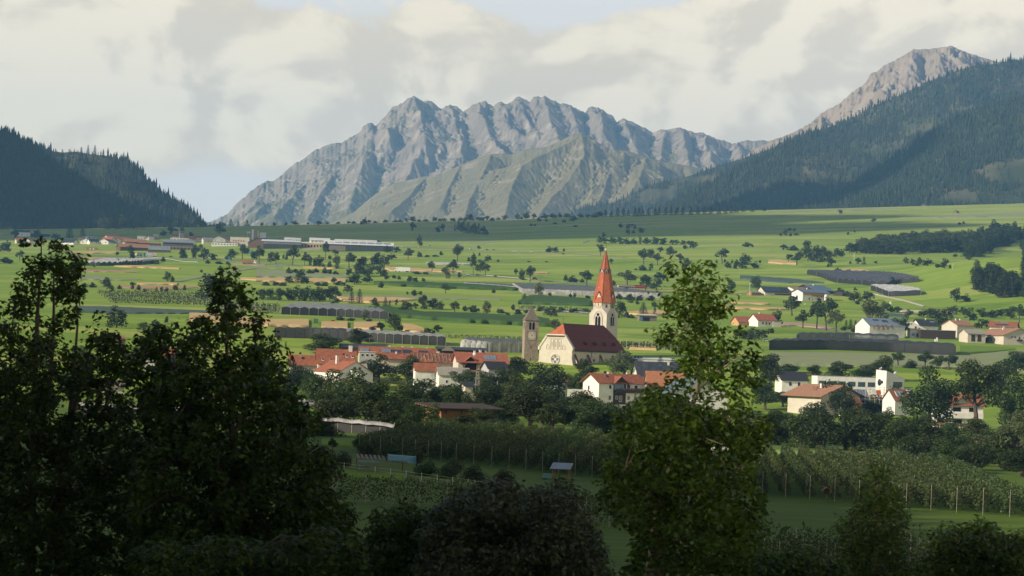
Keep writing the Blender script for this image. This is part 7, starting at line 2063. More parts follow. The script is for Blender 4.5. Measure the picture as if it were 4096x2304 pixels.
def truck(label, X, Y, lpx, hpx, trailer, cabm, rot=2, txt=None, tm='paint_red', flip=False):
 p = at(X, Y); k = p.y / F; L_ = lpx * k; H_ = hpx * k
 p.z += .3
 t = thing('truck', label, 'truck', p, R(rot)); s = -1 if flip else 1
 cl = L_ * .16
 mb = MB(); mb.box((s * (cl / 2 + L_ * .01), 0, H_ * .56), (L_ * .82, 2.5, H_ * .78), M[trailer]); mb.build('trailer', t)
 mb = MB(); x0 = -s * (L_ * .5 - cl * .5)
 mb.solid([(x0 - cl / 2, -1.2, H_ * .80), (x0 + cl / 2, -1.2, H_ * .93), (x0 + cl / 2, 1.2, H_ * .93), (x0 - cl / 2, 1.2, H_ * .80)] if s == 1 else [(x0 - cl / 2, -1.2, H_ * .93), (x0 + cl / 2, -1.2, H_ * .80), (x0 + cl / 2, 1.2, H_ * .80), (x0 - cl / 2, 1.2, H_ * .93)], H_ * .66, M[cabm]); cb = mb.build('cab', t)
 mb = MB(); mb.box((x0 - s * cl * .2, 0, H_ * .62), (cl * .5, 2.46, H_ * .16), M['glass']); mb.build('window', cb)
 mb = MB(); mb.tube([(0, -.15, 0), (0, .15, 0)], H_ * .12, M['rubber'], 10); wm = mb.mesh('wheel')
 for x in (x0, -s * L_ * .20, s * L_ * .26, s * L_ * .33, s * L_ * .40):
  for y in (-1.1, 1.1): link('wheel', wm, t, (x, y, H_ * .12))
 mb = MB(); mb.box((s * L_ * .02, 0, H_ * .15), (L_ * .3, 2.2, H_ * .12), M['paint_white' if trailer == 'paint_white' else 'metal_dark']); mb.build('side_skirt', t)
 if txt: lettering(t, txt, H_ * .26, (L_ * .12, -1.27, H_ * .52), (R(90), 0, 0), tm)
 return t
truck('long white articulated truck with red lettering on the main road', 1609, 1089, 62, 20, 'paint_white', 'paint_white', 3, 'Suntruck'[0:0] or None)
t = truck('grey trailer truck with violet lettering and a blue-white cab below the town', 600, 1027, 52, 16, 'plaster_grey', 'paint_blue', 2, 'STERN', 'violet')
t = truck('truck loaded with red timber below the trees by the road', 996, 1057, 56, 16, 'wood', 'paint_white', 3, None, flip=True)
mb = MB(); mb.box((0, -1.28, 1.0), (8, .08, .5), M['paint_green']); mb.build('side_board', t)
truck('short white tipper cab partly hidden by the round tree below the barns', 556, 1024, 26, 12, 'metal_grey', 'paint_white', 30)
for i, (x, y, h) in enumerate(((2172, 1120, 7), (2202, 1122, 6))):
 pass
def rail(label, pts, name='guard_rail'):
 A = [at(*p) for p in pts]; t = thing(name, label, 'guard rail', A[0]); o = A[0]
 ln = resample(A, 24)
 mb = MB()
 mb.tube([p - o + Vector((0, 0, .75 + float(ground(p.x, p.y)) - p.z + .4)) for p in ln], .22, M['metal_white'], 4); mb.build('rail', t)
 mb = MB(); mb.box((0, 0, .4), (.2, .2, 1.4), M['metal_grey']); pm = mb.mesh('post')
 for p in ln[::3]: link('post', pm, t, (p.x - o.x, p.y - o.y, float(ground(p.x, p.y)) - o.z))
rail('white guard rail along the main road in the middle of the plain', [(1945, 1106), (2040, 1114), (2120, 1122)])
rail('white guard rail on the road below the town', [(590, 1031), (680, 1040), (790, 1052)])
rail('white guard rail on the bank road between the towers', [(2140, 1244), (2240, 1250), (2350, 1256)])
# ------------------------------------------------------------------ trees
def leaf_quads(c, nrm, size, g, aspect=0.6):
 """diamond-shaped leaf faces at centres c with normals near nrm"""
 n = len(c)
 r = g.normal(size=(n, 3))
 nn = nrm + 0.75 * r / np.linalg.norm(r, axis=1, keepdims=True)
 nn /= np.linalg.norm(nn, axis=1, keepdims=True) + 1e-9
 t = np.cross(nn, g.normal(size=(n, 3))); t /= np.linalg.norm(t, axis=1, keepdims=True) + 1e-9
 b = np.cross(nn, t)
 s = (np.asarray(size) * g.uniform(0.65, 1.35, n))[:, None] if np.ndim(size) else size * g.uniform(0.65, 1.35, n)[:, None]
 v = np.stack([c - t * s, c - b * s * aspect, c + t * s, c + b * s * aspect], 1)
 return v.reshape(-1, 3)

def quads_for(nv):
 return np.arange(nv).reshape(-1, 4)

def lobe_points(lobes, n, g, shell=0.72):
 vol = np.array([l[3] * l[4] * l[5] for l in lobes]) ** 0.667
 idx = g.choice(len(lobes), n, p=vol / vol.sum())
 L = np.array(lobes)[idx]
 d = g.normal(size=(n, 3)); d /= np.linalg.norm(d, axis=1, keepdims=True)
 r = g.uniform(shell, 1.06, n)[:, None]
 return L[:, :3] + d * L[:, 3:6] * r, d

def make_lobes(kind, g):
 out = []
 if kind == 'b':
  out.append((0, 0, .56, .20, .20, .26))
  for i in range(9):
   a = g.uniform(0, 6.28); q = g.uniform(.14, .27); z = g.uniform(.17, .80)
   q *= 1 - abs(z - .48) * 0.8
   r = g.uniform(.11, .17); out.append((q * math.cos(a), q * math.sin(a), z, r, r, r * g.uniform(.8, 1.1)))
  out.append((g.uniform(-.06, .06), g.uniform(-.06, .06), .88, .12, .12, .12))
 elif kind == 't':
  out.append((0, 0, .70, .17, .17, .17))
  for i in range(8):
   a = g.uniform(0, 6.28); q = g.uniform(.14, .28); z = g.uniform(.46, .88)
   r = g.uniform(.09, .145); out.append((q * math.cos(a), q * math.sin(a), z, r, r, r * g.uniform(.75, 1.0)))
  out.append((g.uniform(-.08, .08), g.uniform(-.08, .08), .90, .11, .11, .10))
 elif kind == 'p':
  for i in range(9):
   z = .12 + .84 * i / 9; r = .10 * (1 - abs(z - .45) * .8) + .03
   out.append((g.uniform(-.05, .05), g.uniform(-.05, .05), z, r * 1.3, r * 1.3, .10))
 elif kind == 's':
  for i in range(8):
   a = g.uniform(0, 6.28); q = g.uniform(0, .42); z = g.uniform(.12, .62) * (1 - q * .6)
   r = g.uniform(.20, .32); out.append((q * math.cos(a), q * math.sin(a), z, r, r, r * 1.1))
  out.append((0, 0, .68, .22, .22, .30))
 return out

def trunk_mb(kind, g, rad=.026, top=None, m='bark'):
 mb = MB()
 top = top or {'b': .55, 't': .72, 'p': .8, 's': .3, 'c': .9}[kind]
 lean = g.uniform(-.05, .05); l2 = g.uniform(-.05, .05)
 pts = [(0, 0, -.04), (lean * .3, l2 * .2, top * .35), (lean, l2, top * .7), (lean * 1.2, l2 * 1.3, top)]
 mb.tube(pts, [rad * 1.25, rad, rad * .72, rad * .3], M[m], 6)
 if kind in 'bt':
  for i in range(4):
   a = g.uniform(0, 6.28); z0 = top * g.uniform(.42, .65)
   q = g.uniform(.14, .24)
   mb.tube([(lean * z0 / top, l2 * z0 / top, z0), (q * .5 * math.cos(a), q * .5 * math.sin(a), z0 + .09), (q * math.cos(a), q * math.sin(a), z0 + .22)], [rad * .55, rad * .4, rad * .15], M[m], 5)
 return mb

def make_tree_proto(kind, n, size, seed, leafm, barkm='bark'):
 g = np.random.default_rng(seed)
 if kind == 'c':
  P_, N_ = [], []
  z = g.uniform(0, 1, n) ** 1.25
  tiers = 11
  zt = np.floor(z * tiers) / tiers
  fr = g.uniform(.25, 1, n) ** .6
  a = g.uniform(0, 6.28, n) ; k = 7
  a = np.round((a + zt * 40) * k / 6.283) * 6.283 / k + g.normal(0, .22, n)
  rr = (.21 * (1 - zt) ** .85 + .012) * fr * g.uniform(.85, 1.1, n)
  c = np.stack([rr * np.cos(a), rr * np.sin(a), .06 + .93 * zt + .05 - rr * .32 + g.normal(0, .008, n)], -1)
  nr = np.stack([np.cos(a) * .5, np.sin(a) * .5, np.full(n, .8)], -1)
  v = leaf_quads(c, nr, size, g, .5)
 else:
  lobes = make_lobes(kind, g)
  c, d = lobe_points(lobes, n, g)
  c = c + g.normal(0, .012, c.shape)
  v = leaf_quads(c, d, size, g, .7)
  v[:, 2] = np.maximum(v[:, 2], .01)
 crown = (v, quads_for(len(v)))
 return crown, trunk_mb(kind, g, .02 if kind == 'c' else .026, m=barkm)

def far_mesh(kind, n, size, seed, leafm):
 (v, q), tm = make_tree_proto(kind, n, size, seed, leafm)
 nv = len(v)
 if kind != 's':
  me = bpy.data.meshes.new('tree')
  vv = np.concatenate([v, np.array(tm.v)])
  fs = [tuple(x) for x in q] + [tuple(i + nv for i in f) for f in tm.f]
  me.from_pydata([tuple(x) for x in vv], [], fs)
  me.materials.append(M[leafm]); me.materials.append(M['bark'])
  me.polygons.foreach_set('material_index', [0] * len(q) + [1] * len(tm.f)); me.update()
  return me
 return np_mesh('bush', v, q, M[leafm])

FAR = {k: [far_mesh(k, {'b': 190, 't': 190, 'p': 150, 's': 150, 'c': 230}[k], {'b': .075, 't': .062, 'p': .055, 's': .14, 'c': .055}[k], 100 + 10 * i + ord(k), 'leaf_conifer' if k == 'c' else 'leaf_far') for i in range(4)] for k in 'btpsc'}
MID = {k: [far_mesh(k, {'b': 900, 't': 900, 'p': 700, 's': 700, 'c': 1100}[k], {'b': .036, 't': .031, 'p': .028, 's': .06, 'c': .030}[k], 300 + 10 * i + ord(k), 'leaf_conifer' if k == 'c' else 'leaf_far') for i in range(4)] for k in 'btpsc'}
PALE = {k: [far_mesh(k, 800, {'b': .036, 't': .031, 's': .06, 'p': .028}[k], 500 + ord(k) + i, 'leaf_pale') for i in range(2)] for k in 'btsp'}
NEAR = {}
def near_proto(kind, leafm, i):
 key = (kind, leafm, i)
 if key not in NEAR:
  (v, q), tm = make_tree_proto(kind, {'b': 4600, 't': 4200, 'p': 3600, 's': 3000, 'c': 3600}[kind], {'b': .0175, 't': .0155, 'p': .015, 's': .032, 'c': .018}[kind], 700 + i * 13 + ord(kind), leafm)
  NEAR[key] = (np_mesh('crown', v, q, M[leafm]), tm.mesh('trunk'))
 return NEAR[key]

KIND = {'b': ('tree', 'round-crowned tree'), 't': ('tree', 'tall open-crowned tree'), 'p': ('tree', 'slender upright tree'), 's': ('bush', 'low bush'), 'c': ('conifer', 'pointed conifer')}
LAND = [(2417, 1010, 'the orange church spire'), (2128, 1380, 'the old stone bell tower'), (1609, 1080, 'the white truck'), (600, 1020, 'the grey trailer truck'), (996, 1045, 'the timber truck'), (1340, 1250, 'the wavy grey net hall'),
  (1600, 1365, 'the long black net'), (2000, 1385, 'the pale net with white hoops'), (2300, 1165, 'the wide grey net'), (3450, 1110, 'the dark gridded net'), (3590, 1170, 'the white sheeted net'), (3450, 1400, 'the big black net'),
  (3262, 1180, 'the timber farmhouse'), (3122, 1165, 'the solar barn'), (3040, 1285, 'the red-roofed house'), (3548, 1320, 'the four-gabled building'), (3690, 1320, 'the raked end wall'), (3860, 1320, 'the cream two-storey house'), (4012, 1340, 'the beige house'),
  (3715, 1246, 'the viaduct'), (3363, 848, 'the small grey hut'), (3831, 847, 'the brown hut'), (3695, 818, 'the hut with a white front'), (2530, 902, 'the hut among bushes'), (1733, 920, 'the concrete bunker'), (1796, 918, 'the ruined grey wall'), (798, 900, 'the tiny orange hut'),
  (726, 930, 'the town church'), (1434, 985, 'the largest grey hall'), (1128, 980, 'the pale-roofed hall'), (1022, 940, 'the silos'), (958, 965, 'the factory block'), (412, 965, 'the broad black gable'), (540, 990, 'the large brown barn'), (712, 985, 'the stepped grey barn'), (160, 942, 'the blue-roofed hall'),
  (440, 1055, 'the white tunnel rows'), (1328, 1285, 'the orange pickup'), (1343, 1430, 'the long orange roof'), (1303, 1490, 'the white gabled house'), (1744, 1440, 'the rusty roof'), (1930, 1450, 'the open balcony gable'), (1904, 1560, 'the lattice pylon'), (1815, 1500, 'the grey corrugated roof'),
  (1588, 1395, 'the row house'), (1830, 1670, 'the slatted shed'), (2250, 1560, 'the rose window wall'), (2486, 1560, 'the three-storey house'), (2640, 1460, 'the dark tiled roof'), (2668, 1540, 'the speckled orange roof'), (3243, 1560, 'the brown chalet'), (3391, 1545, 'the white school'), (3556, 1510, 'the slanting tower block'),
  (3503, 1590, 'the scaffold'), (3832, 1650, 'the wide white house'), (3178, 1510, 'the dark blue roof'), (2592, 1275, 'the wooden field barn'), (2509, 1146, 'the pinkish farm shed'), (2564, 1146, 'the dark red shed'), (1243, 1610, 'the arched greenhouse'), (484, 1350, 'the grey stone house'),
  (420, 1115, 'the pale mown lens'), (640, 1150, 'the bare reddish strip'), (570, 1240, 'the cabbage field behind the left trees'), (1500, 1200, 'the tan field in mid plain'), (1200, 1120, 'the tan strip left of centre'), (1720, 1140, 'the maize below the grey net'), (1750, 1260, 'the long maize field'), (2220, 1210, 'the maize between the towers'),
  (2190, 905, 'the edge of the fan left of the spire'), (2900, 845, 'the edge of the fan right of the spire'), (1400, 890, 'the ridge left of centre'), (3130, 1048, 'the tan field by two round trees'), (3390, 1085, 'the tan field behind the gridded net'), (3220, 1302, 'the bare pinkish field'), (2350, 970, 'the pole pair'), (2100, 1008, 'the upper road cars'),
  (1885, 995, 'the white van'), (4010, 1115, 'the grey road bend'), (3950, 1070, 'the wooded knoll'), (3560, 1210, 'the small tan block'), (3600, 1440, 'the grey-green hay meadow'), (3305, 1985, 'the wayside post'), (3300, 1810, 'the tall grass strip')]
TREES = []       # (kind, X, Y, h, label parts)
def note_tree(o, kind, X, Y, hpx, word=None):
 TREES.append((o, kind, X, Y, hpx, word))

used = {}
def put_far(kind, X, Y, hpx, wpx, pale=False, d=None):
 p = at(X, Y) if d is None else P(X, Y, d)
 k = p.y / F; h = hpx * k * 1.08
 nat = {'b': .62, 't': .62, 'p': .30, 's': 1.25, 'c': .42}[kind]
 w = wpx * k / nat
 w *= 1.14; w = min(max(w, .55 * h), 2.6 * h) if kind != 's' else max(w, .5 * h)
 src = (PALE if pale and kind in PALE else MID if hpx > 34 else FAR)[kind]
 me = src[rng.randrange(len(src))]
 o = link({'s': 'bush', 'c': 'conifer', 'p': 'slender_tree'}.get(kind, 'tree'), me, None, (p.x, p.y, p.z - .02 * h), (0, 0, rng.uniform(0, 6.28)), (w, w, h))
 o['category'] = KIND[kind][0]
 note_tree(o, kind, X, Y, hpx, 'pale' if pale else None)
 return o

def put_near(kind, X, Y, hpx, wpx, leafm='leaf_village', bark='bark', d=None, word=None):
 p = at(X, Y, dmin=300) if d is None else P(X, Y, d)
 k = p.y / F; h = hpx * k
 nat = {'b': .62, 't': .62, 'p': .30, 's': 1.25, 'c': .42}[kind]
 w = wpx * k / nat * 1.22
 cm, tm = near_proto(kind, leafm, rng.randrange(3))
 t = thing({'s': 'bush', 'c': 'conifer', 'p': 'slender_tree'}.get(kind, 'tree'), None, KIND[kind][0], (p.x, p.y, p.z - .02 * h), rng.uniform(0, 6.28))
 t.scale = (w, w, h)
 link('crown', cm, t); link('trunk', tm, t)
 note_tree(t, kind, X, Y, hpx, word)
 return t

def batch(ox, oy, rows):
 v = view(ox, oy)
 for r in rows.split():
  pale = r[-1] == '1' and not r[-2].isdigit(); r = r[:-1] if pale else r
  x, y, h, w = map(float, r[:-1].split(','))
  X, Y = v(x, y)
  put_far(r[-1], X, Y, h / 2.5156, w / 2.5156, pale)
batch(1024, 800, '60,260,35,35b 100,258,28,14c 182,258,35,50s 300,255,30,50s 390,250,45,70b 520,245,25,30s 633,255,45,55b 715,240,25,40s 830,236,22,60s 1095,245,75,50b 1065,245,35,60s 1140,240,40,40b 1300,225,30,60s 1510,223,42,40b 1585,220,55,60b 1710,218,25,80s 1790,215,45,55b 1890,215,35,60b 2060,210,40,70b 2160,210,70,70b 2240,210,40,60b 2320,205,45,60b 2380,208,30,80s 2510,195,45,60b 1400,222,24,70s 1450,220,26,50s 1640,220,24,60s 1850,214,28,60s 1980,212,30,90s 2110,210,34,60s 2280,206,30,60s 2440,200,24,70s 930,235,24,50s 980,238,26,60s 1200,232,22,60s 1578,312,85,62b 1830,330,72,48b 1875,310,68,45b 2035,300,90,50c 2080,330,110,70b 2130,335,115,70c 2190,340,110,70b 2240,343,105,60c 2290,345,80,60b 2000,310,75,22c 2320,350,50,50s 1643,467,120,65b 1415,530,60,70b 1530,605,115,95t 1240,512,105,95b 1320,530,70,70b 1640,572,50,80s 1860,555,38,50s 2240,490,30,50s 2248,560,30,30s 2025,620,165,120t 2435,625,30,30s 1720,575,24,60s 1800,572,24,70s 30,640,170,100t 150,635,110,70b 200,650,120,80t 365,655,195,130t 278,590,45,35s 310,600,60,40s 490,665,135,75t 545,660,90,60b 635,670,110,110b 740,675,55,60s 815,690,130,80b 700,595,170,80t 795,580,80,60t 742,598,40,60s 935,680,145,125t 1070,680,110,120b 1190,670,100,110b 1230,640,110,90b 1290,660,110,90b 1365,600,60,90b 590,665,70,60s 1035,770,130,130b 1140,770,120,110b 1255,770,120,110b 935,760,80,60b 1310,800,45,70s 990,850,100,140b 1120,828,70,110b 1440,800,35,45s 1385,790,40,40s 340,835,70,80b 455,840,140,120b 500,840,60,80s 780,850,70,55b 840,860,50,110s 700,865,40,110s 620,865,40,100s 330,740,60,70s 400,735,45,80s 540,740,40,90s 600,730,40,90s 690,740,60,70s 740,745,50,80s 795,750,40,60s 1770,725,105,85t 1978,745,140,105t 1915,790,130,90b1 2045,780,55,55s 2185,750,190,60t 2255,720,120,90b 2310,765,120,85t 2335,620,65,60b 2140,615,40,45s 2190,610,80,50b 1545,820,60,60s 1600,825,45,90s 1680,820,35,60s 1620,745,30,90s 1700,748,26,90s 1260,882,55,75s 917,928,75,85b 960,1040,140,70c 1040,1040,140,80c 1195,1080,95,85b 1300,1070,95,55c 1345,1070,60,35c 1415,1060,60,30b 1500,1130,115,120b 1600,1095,60,60b 1690,1100,140,110b 1780,1100,110,110b 1850,1105,90,90b 2000,1150,125,110t 2100,1120,55,80s 2190,1130,75,120s 2320,1165,145,90b1 2450,1140,45,120s 2530,1170,40,80s 1905,942,95,85t 1520,950,30,35s 1590,965,60,90s 1655,955,40,60s 2390,935,40,50s 60,1000,100,120b 150,1005,110,110b 230,1010,120,110b 330,1010,120,120b 430,1015,150,150b 540,1020,150,150b 640,1020,140,140b 740,1010,140,130b 800,970,100,100b 795,1075,95,85b 100,860,40,110s 200,862,40,110s 280,865,40,110s 845,1210,40,110s 960,1215,30,90s 1090,1210,110,80b1 1140,1225,35,70s 1395,1320,170,170b 1250,1300,70,130s 1180,1330,60,110s 1725,1350,60,80b 1830,1330,70,95b 1790,1355,45,60s')
batch(2048, 800, '52,195,58,45b 145,193,85,60b 95,195,30,40s 220,190,55,50b 330,185,50,80b 410,185,50,70b 480,180,60,50b 545,180,45,60b 270,217,50,50b 345,215,25,35s 520,228,35,45s 620,215,55,80b 690,180,45,60b 760,182,36,70b 830,178,40,60b 880,170,55,70b 940,165,65,45c 1000,168,55,50c 1063,165,85,55c 1120,165,85,50c 1170,160,60,40c 1240,165,90,60c 1275,165,85,50c 1315,160,60,50c 1370,160,80,50c 1440,155,75,50c 1480,152,70,50c 1545,150,75,50c 1600,152,90,45c 1660,150,75,60c 1720,150,70,50c 1800,150,80,50c 1870,145,80,45c 1940,145,85,45c 2000,140,75,45c 2080,140,60,50c 2150,135,75,40c 2210,130,75,45c 2260,125,70,45c 2330,122,70,40c 2420,120,65,45c 2540,112,50,40c 192,263,25,35s 230,262,22,30s 1090,280,50,52b 1160,285,40,60s 1165,345,55,40b 1220,335,30,50s 1290,330,50,90b 1240,290,40,40s 430,240,16,60s 640,270,16,60s 920,380,55,40b 880,435,70,60b 940,440,60,70b 1010,440,70,70b 1080,445,70,80b 1150,445,65,80b 1220,445,60,80b 1285,445,80,30p1 1350,445,65,80b 1430,448,75,80b 1530,450,65,90b 1610,450,50,60b 1660,452,50,50b 1715,450,45,50b 1780,455,45,60b 1820,490,75,75b 1740,492,38,70s 2360,472,50,90s 2420,473,22,40s 890,560,110,78t 995,640,50,42b 375,530,65,75b 440,525,50,60b 522,518,30,35s 1325,648,150,115t 1400,585,90,90b 1465,655,115,95t 1497,528,55,60b 1600,608,135,105t 1693,652,110,78t 1755,690,105,90b 1560,710,80,85b 1395,712,75,40p 1312,710,55,100s 1245,705,20,30s 2115,640,150,115t 2058,640,40,25b 2140,630,40,25s 2215,640,45,28b 2260,655,60,45b 2345,650,110,120b 2170,690,70,65b 2240,690,50,60s 2310,692,80,100b 2440,690,75,85b 2495,635,30,40s 2030,690,50,80s 40,752,60,45b 98,805,110,70b 180,825,155,110t 605,835,75,130b 540,820,70,40b 750,865,150,145t 705,830,40,60s 1020,860,55,60s1 1160,870,155,150t 1340,930,170,135t 1470,810,80,90b 1530,810,60,70b 1450,900,110,110b 1150,915,40,60s 270,965,135,105b1 128,998,55,60s 382,968,38,60s 588,985,50,40s 630,990,55,40s 760,1010,50,90s 2195,945,140,95b 2455,890,125,120b 1075,1185,165,140b 1190,1035,90,80b 1260,1050,40,50s 1320,1155,120,100c 1435,1075,50,80s 1435,1160,80,50c 1200,1190,40,80s 1150,1180,60,80s 390,1170,100,130b 430,1310,110,120b1 10,1110,60,60s 60,1150,50,100s 150,1140,40,60s 1080,1000,50,90s 1180,1008,50,110s 1290,1010,50,110s 1400,1012,50,110s 500,1132,50,120s 620,1138,50,120s 300,1120,50,110s 730,1140,50,100s 2290,1400,110,110b 2370,1405,100,110b 2440,1410,130,140b 2530,1390,80,80b')
batch(3072, 800, '173,362,70,40b 128,362,30,45s 228,365,35,35s 218,308,28,50s 267,308,20,45s 282,355,22,55s 870,325,28,22s 808,348,25,40s 1060,222,40,50b1 1925,248,26,40s 1967,242,30,28s 155,500,52,85b 255,508,50,140s 385,510,100,95b 205,630,80,75t 287,655,115,90t 640,670,85,80b 606,675,38,40s 320,600,80,80b 400,615,150,120b 480,620,160,120b 550,620,150,110b 520,625,80,60c 610,620,110,90b 690,575,90,90b 740,575,80,70b 820,535,105,100b 890,535,95,100b 930,530,60,60b 1010,540,135,110b 1090,545,130,120b 1180,545,130,110b 1270,548,110,110b 1350,545,130,120b 1430,535,120,110b 1520,530,140,130b 1620,530,150,140b 1730,530,165,150b 1850,525,170,150b 1950,520,150,140b 1640,455,90,130b 1740,452,95,140b 1850,458,90,140b 1960,470,95,140b 2060,470,90,130b 830,640,25,40s 910,645,60,60b 965,648,75,45c 1085,638,25,50s 1385,640,62,55b 1450,655,60,60b 1520,668,90,75b 1605,665,75,100b 1700,680,40,90s 1777,688,100,75b 1830,690,40,40s 1885,570,30,50s 700,730,50,80b 810,732,36,80s 1175,800,42,70s 1255,845,65,120s 1895,1030,145,110b 1985,1025,85,100b 995,1015,95,125b 870,1020,100,130b 720,960,75,80b 795,975,60,40c 900,1050,35,80s 240,1165,190,180t 350,1290,175,130t 490,1295,290,140t 585,1315,320,190t 685,1330,215,150t1 90,1265,165,95b 1030,1300,280,250t1 1160,1130,110,120b1 1240,1130,60,80b 1310,1135,60,90b 1410,1190,90,90b1 785,1300,85,50c 830,1300,95,60c 880,1300,85,50c 760,1320,50,90s 880,1330,50,120s 980,1330,60,100s 1200,1350,90,150b 1345,1385,190,170t 1560,1180,80,80b 1640,1190,100,110b 1700,1200,100,110b 1800,1190,110,110b 1870,1150,90,90b 1960,1160,80,80b 2030,1215,130,120b 2150,1180,90,110b 2260,1190,80,110b 2350,1170,70,100b 2440,1200,130,130b 2530,1240,180,120t 1760,1330,150,190b 1820,1310,110,120b 2150,1290,90,170b 2250,1290,70,110b 2280,1440,90,130s 2380,1445,70,110s 2200,1440,60,60s 30,1340,50,110s')
batch(0, 800, '40,520,90,90b 70,520,110,80b 200,620,110,75t 60,640,70,150s 1845,585,95,85b 1850,588,55,90s 1970,590,140,95t 2050,605,125,100b 2135,605,65,75b 1945,585,70,50b 2325,605,110,110b 2440,600,150,110t 2560,600,80,60b 1310,590,130,95t 1180,555,35,50s 1330,585,60,90s 1190,640,50,40s 1275,658,55,75s 1640,620,45,60s 1350,645,40,70s 1520,645,40,80s 1580,648,30,60s 2090,640,35,60s 2200,645,30,80s 2290,648,30,60s 600,770,115,100b 1680,820,100,75b 1735,825,60,50s 2027,730,30,45s 2215,710,45,70s 1075,900,120,115b 1200,895,40,60s 1335,895,40,50s 1395,905,50,55s 1330,860,35,80s 1135,920,40,50s 1575,925,45,60c 1630,920,45,40b 1678,925,50,50b 1757,905,50,80s 1857,905,50,45s 1450,925,35,50s 2080,1000,250,250b 930,880,50,90s 850,880,45,90s 2215,340,110,95b 2320,265,70,60c 2395,265,55,40c 2485,262,58,60c 2180,265,30,35s 2210,265,50,30c 2250,265,40,50b 2120,268,25,50s 1650,360,60,80b 1730,340,70,100b 1920,360,35,60s 830,285,50,60b 950,285,100,60b 1010,290,110,60b1 1060,290,115,50p1 1095,290,100,50p1 1170,290,90,80b 1220,290,140,90b1 1310,290,110,80b 1380,290,120,90b1 1440,285,70,60b 830,370,110,60c 700,380,130,80c 1540,270,30,60s 1690,270,50,80b 1770,265,70,60b1 1870,270,40,60s 2000,270,90,100b 2040,270,70,60b 150,380,80,80b 380,390,90,90b 560,400,70,80b 250,470,70,100s 1560,1290,85,95b 1680,1230,60,55s 1440,1330,100,120b1 1170,1290,220,180b')
# hedgerow orchard strips and field hedges on the plain are rows of small trees
def orchard_row_far(label, pts, n, hpx, seed):
 A = [at(*p) for p in pts]; ln = resample(A, n); g = np.random.default_rng(seed)
 k = A[0].y / F; h = hpx * k
 t = thing('orchard_row', label, 'orchard row', A[0]); o = A[0]
 V = []
 for p in ln:
  m = 26
  c = np.stack([g.normal(0, h * .22, m), g.normal(0, h * .18, m), g.uniform(.1, 1, m) * h * g.uniform(.8, 1.1)], -1) + np.array([p.x - o.x, p.y - o.y, float(ground(p.x, p.y)) - o.z])
  V.append(leaf_quads(c, np.tile([0, -.3, .6], (m, 1)), h * .16, g, .7))
 v = np.concatenate(V); f_ = link('foliage', np_mesh('foliage', v, quads_for(len(v)), M['leaf_pale' if seed % 2 else 'leaf_far']), t); f_['kind'] = 'stuff'
 mb = MB(); mb.tube([(0, 0, -.3), (0, 0, h * 1.12)], .14, M['post'], 4); pm = mb.mesh('post')
 for p in ln[::max(1, n // 9)]: link('post', pm, t, (p.x - o.x, p.y - o.y - h * .3, float(ground(p.x, p.y)) - o.z))
OR = [('second', 0), ('third', 1)]
names_ = ['topmost', 'second', 'third', 'fourth', 'lowest']
for i in range(5):
 orchard_row_far(names_[i] + ' orchard hedge row in the block behind the two left trees', [(400 + 12 * i, 1176 + 9 * i), (600 + 25 * i, 1177 + 10 * i), (790 + 30 * i, 1186 + 10 * i)], 34, 17, 20 + i)
for i in range(5):
 orchard_row_far(names_[i] + ' orchard row left of the wavy grey net hall', [(850 + 8 * i, 1216 + 7 * i), (1000 + 10 * i, 1222 + 7.5 * i), (1112, 1226 + 6.5 * i)], 22, 15, 31 + i)
for i in range(2):
 orchard_row_far(('upper', 'lower')[i] + ' orchard row behind the church nave', [(2480, 1384 + 8 * i), (2600, 1389 + 8 * i), (2760, 1396 + 8 * i)], 22, 22, 41 + i)
orchard_row_far('orchard row left of the old bell tower', [(1790, 1352), (1950, 1356), (2090, 1362)], 26, 15, 44)
orchard_row_far('orchard row behind the bank road between the towers', [(2080, 1236), (2200, 1240), (2356, 1248)], 26, 16, 46)

# village trees: bigger, with separate crowns and trunks
VT = '1303,1412,80,140b 1440,1377,66,92b 1368,1512,78,70b 1512,1532,118,112b 1628,1542,124,112b 1738,1562,100,112b 1852,1592,118,92t 1930,1602,122,112b 2012,1602,136,112b 2062,1524,100,104b 1172,1582,150,92b 1240,1592,120,82b 1330,1642,170,150b 1422,1662,190,160b 1502,1702,182,170b 1592,1692,160,142b 1642,1662,150,132b 1722,1662,150,142b 1802,1662,130,132b 1880,1690,112,122b 1962,1662,130,132b 2050,1662,170,132b 2165,1642,196,164b 2200,1682,142,132b 2122,1722,182,152b 2292,1692,132,112b 2362,1742,150,132b 2422,1742,132,122b 2490,1722,102,112b 2560,1702,92,122b 2632,1692,92,112b 2286,1606,110,56t 2421,1614,108,70b 2344,1604,112,66b 2342,1522,88,84b 2640,1484,64,40c 2690,1500,70,46c 2680,1560,60,50c 3080,1562,152,112b 3165,1502,48,72b 3252,1502,44,62b 3356,1512,70,92b 3522,1522,104,112b 3452,1522,64,82b 3593,1462,56,52t 3700,1472,72,56t 3746,1476,52,42b 3796,1480,64,62t 3640,1472,38,62s 3870,1488,38,66s 3132,1627,62,82b 3192,1622,54,82b 3252,1627,62,82b 3332,1642,54,92b 3402,1652,58,102b 3472,1657,62,102b 3542,1652,62,92b 3720,1722,264,172b 3905,1732,300,176t 4062,1742,262,132b 4000,1562,120,100b 4062,1502,102,102b 3112,1792,150,132b 3202,1802,160,132b 3292,1812,172,152b 3382,1812,172,152b 3472,1817,172,152b 3562,1822,152,142b 3652,1802,142,132b 3732,1832,152,142b 1640,1736,84,92b 1980,1742,70,80b 2700,1740,110,130b 2800,1760,120,140b 2900,1770,130,140b 3000,1790,150,140b 1060,1520,120,110b 960,1600,120,120b 700,1500,100,120b 560,1470,90,110b 330,1480,100,110b 300,1600,120,120b 120,1500,120,120b 1090,1660,120,120b 1300,1742,80,150s 1200,1745,70,130s'
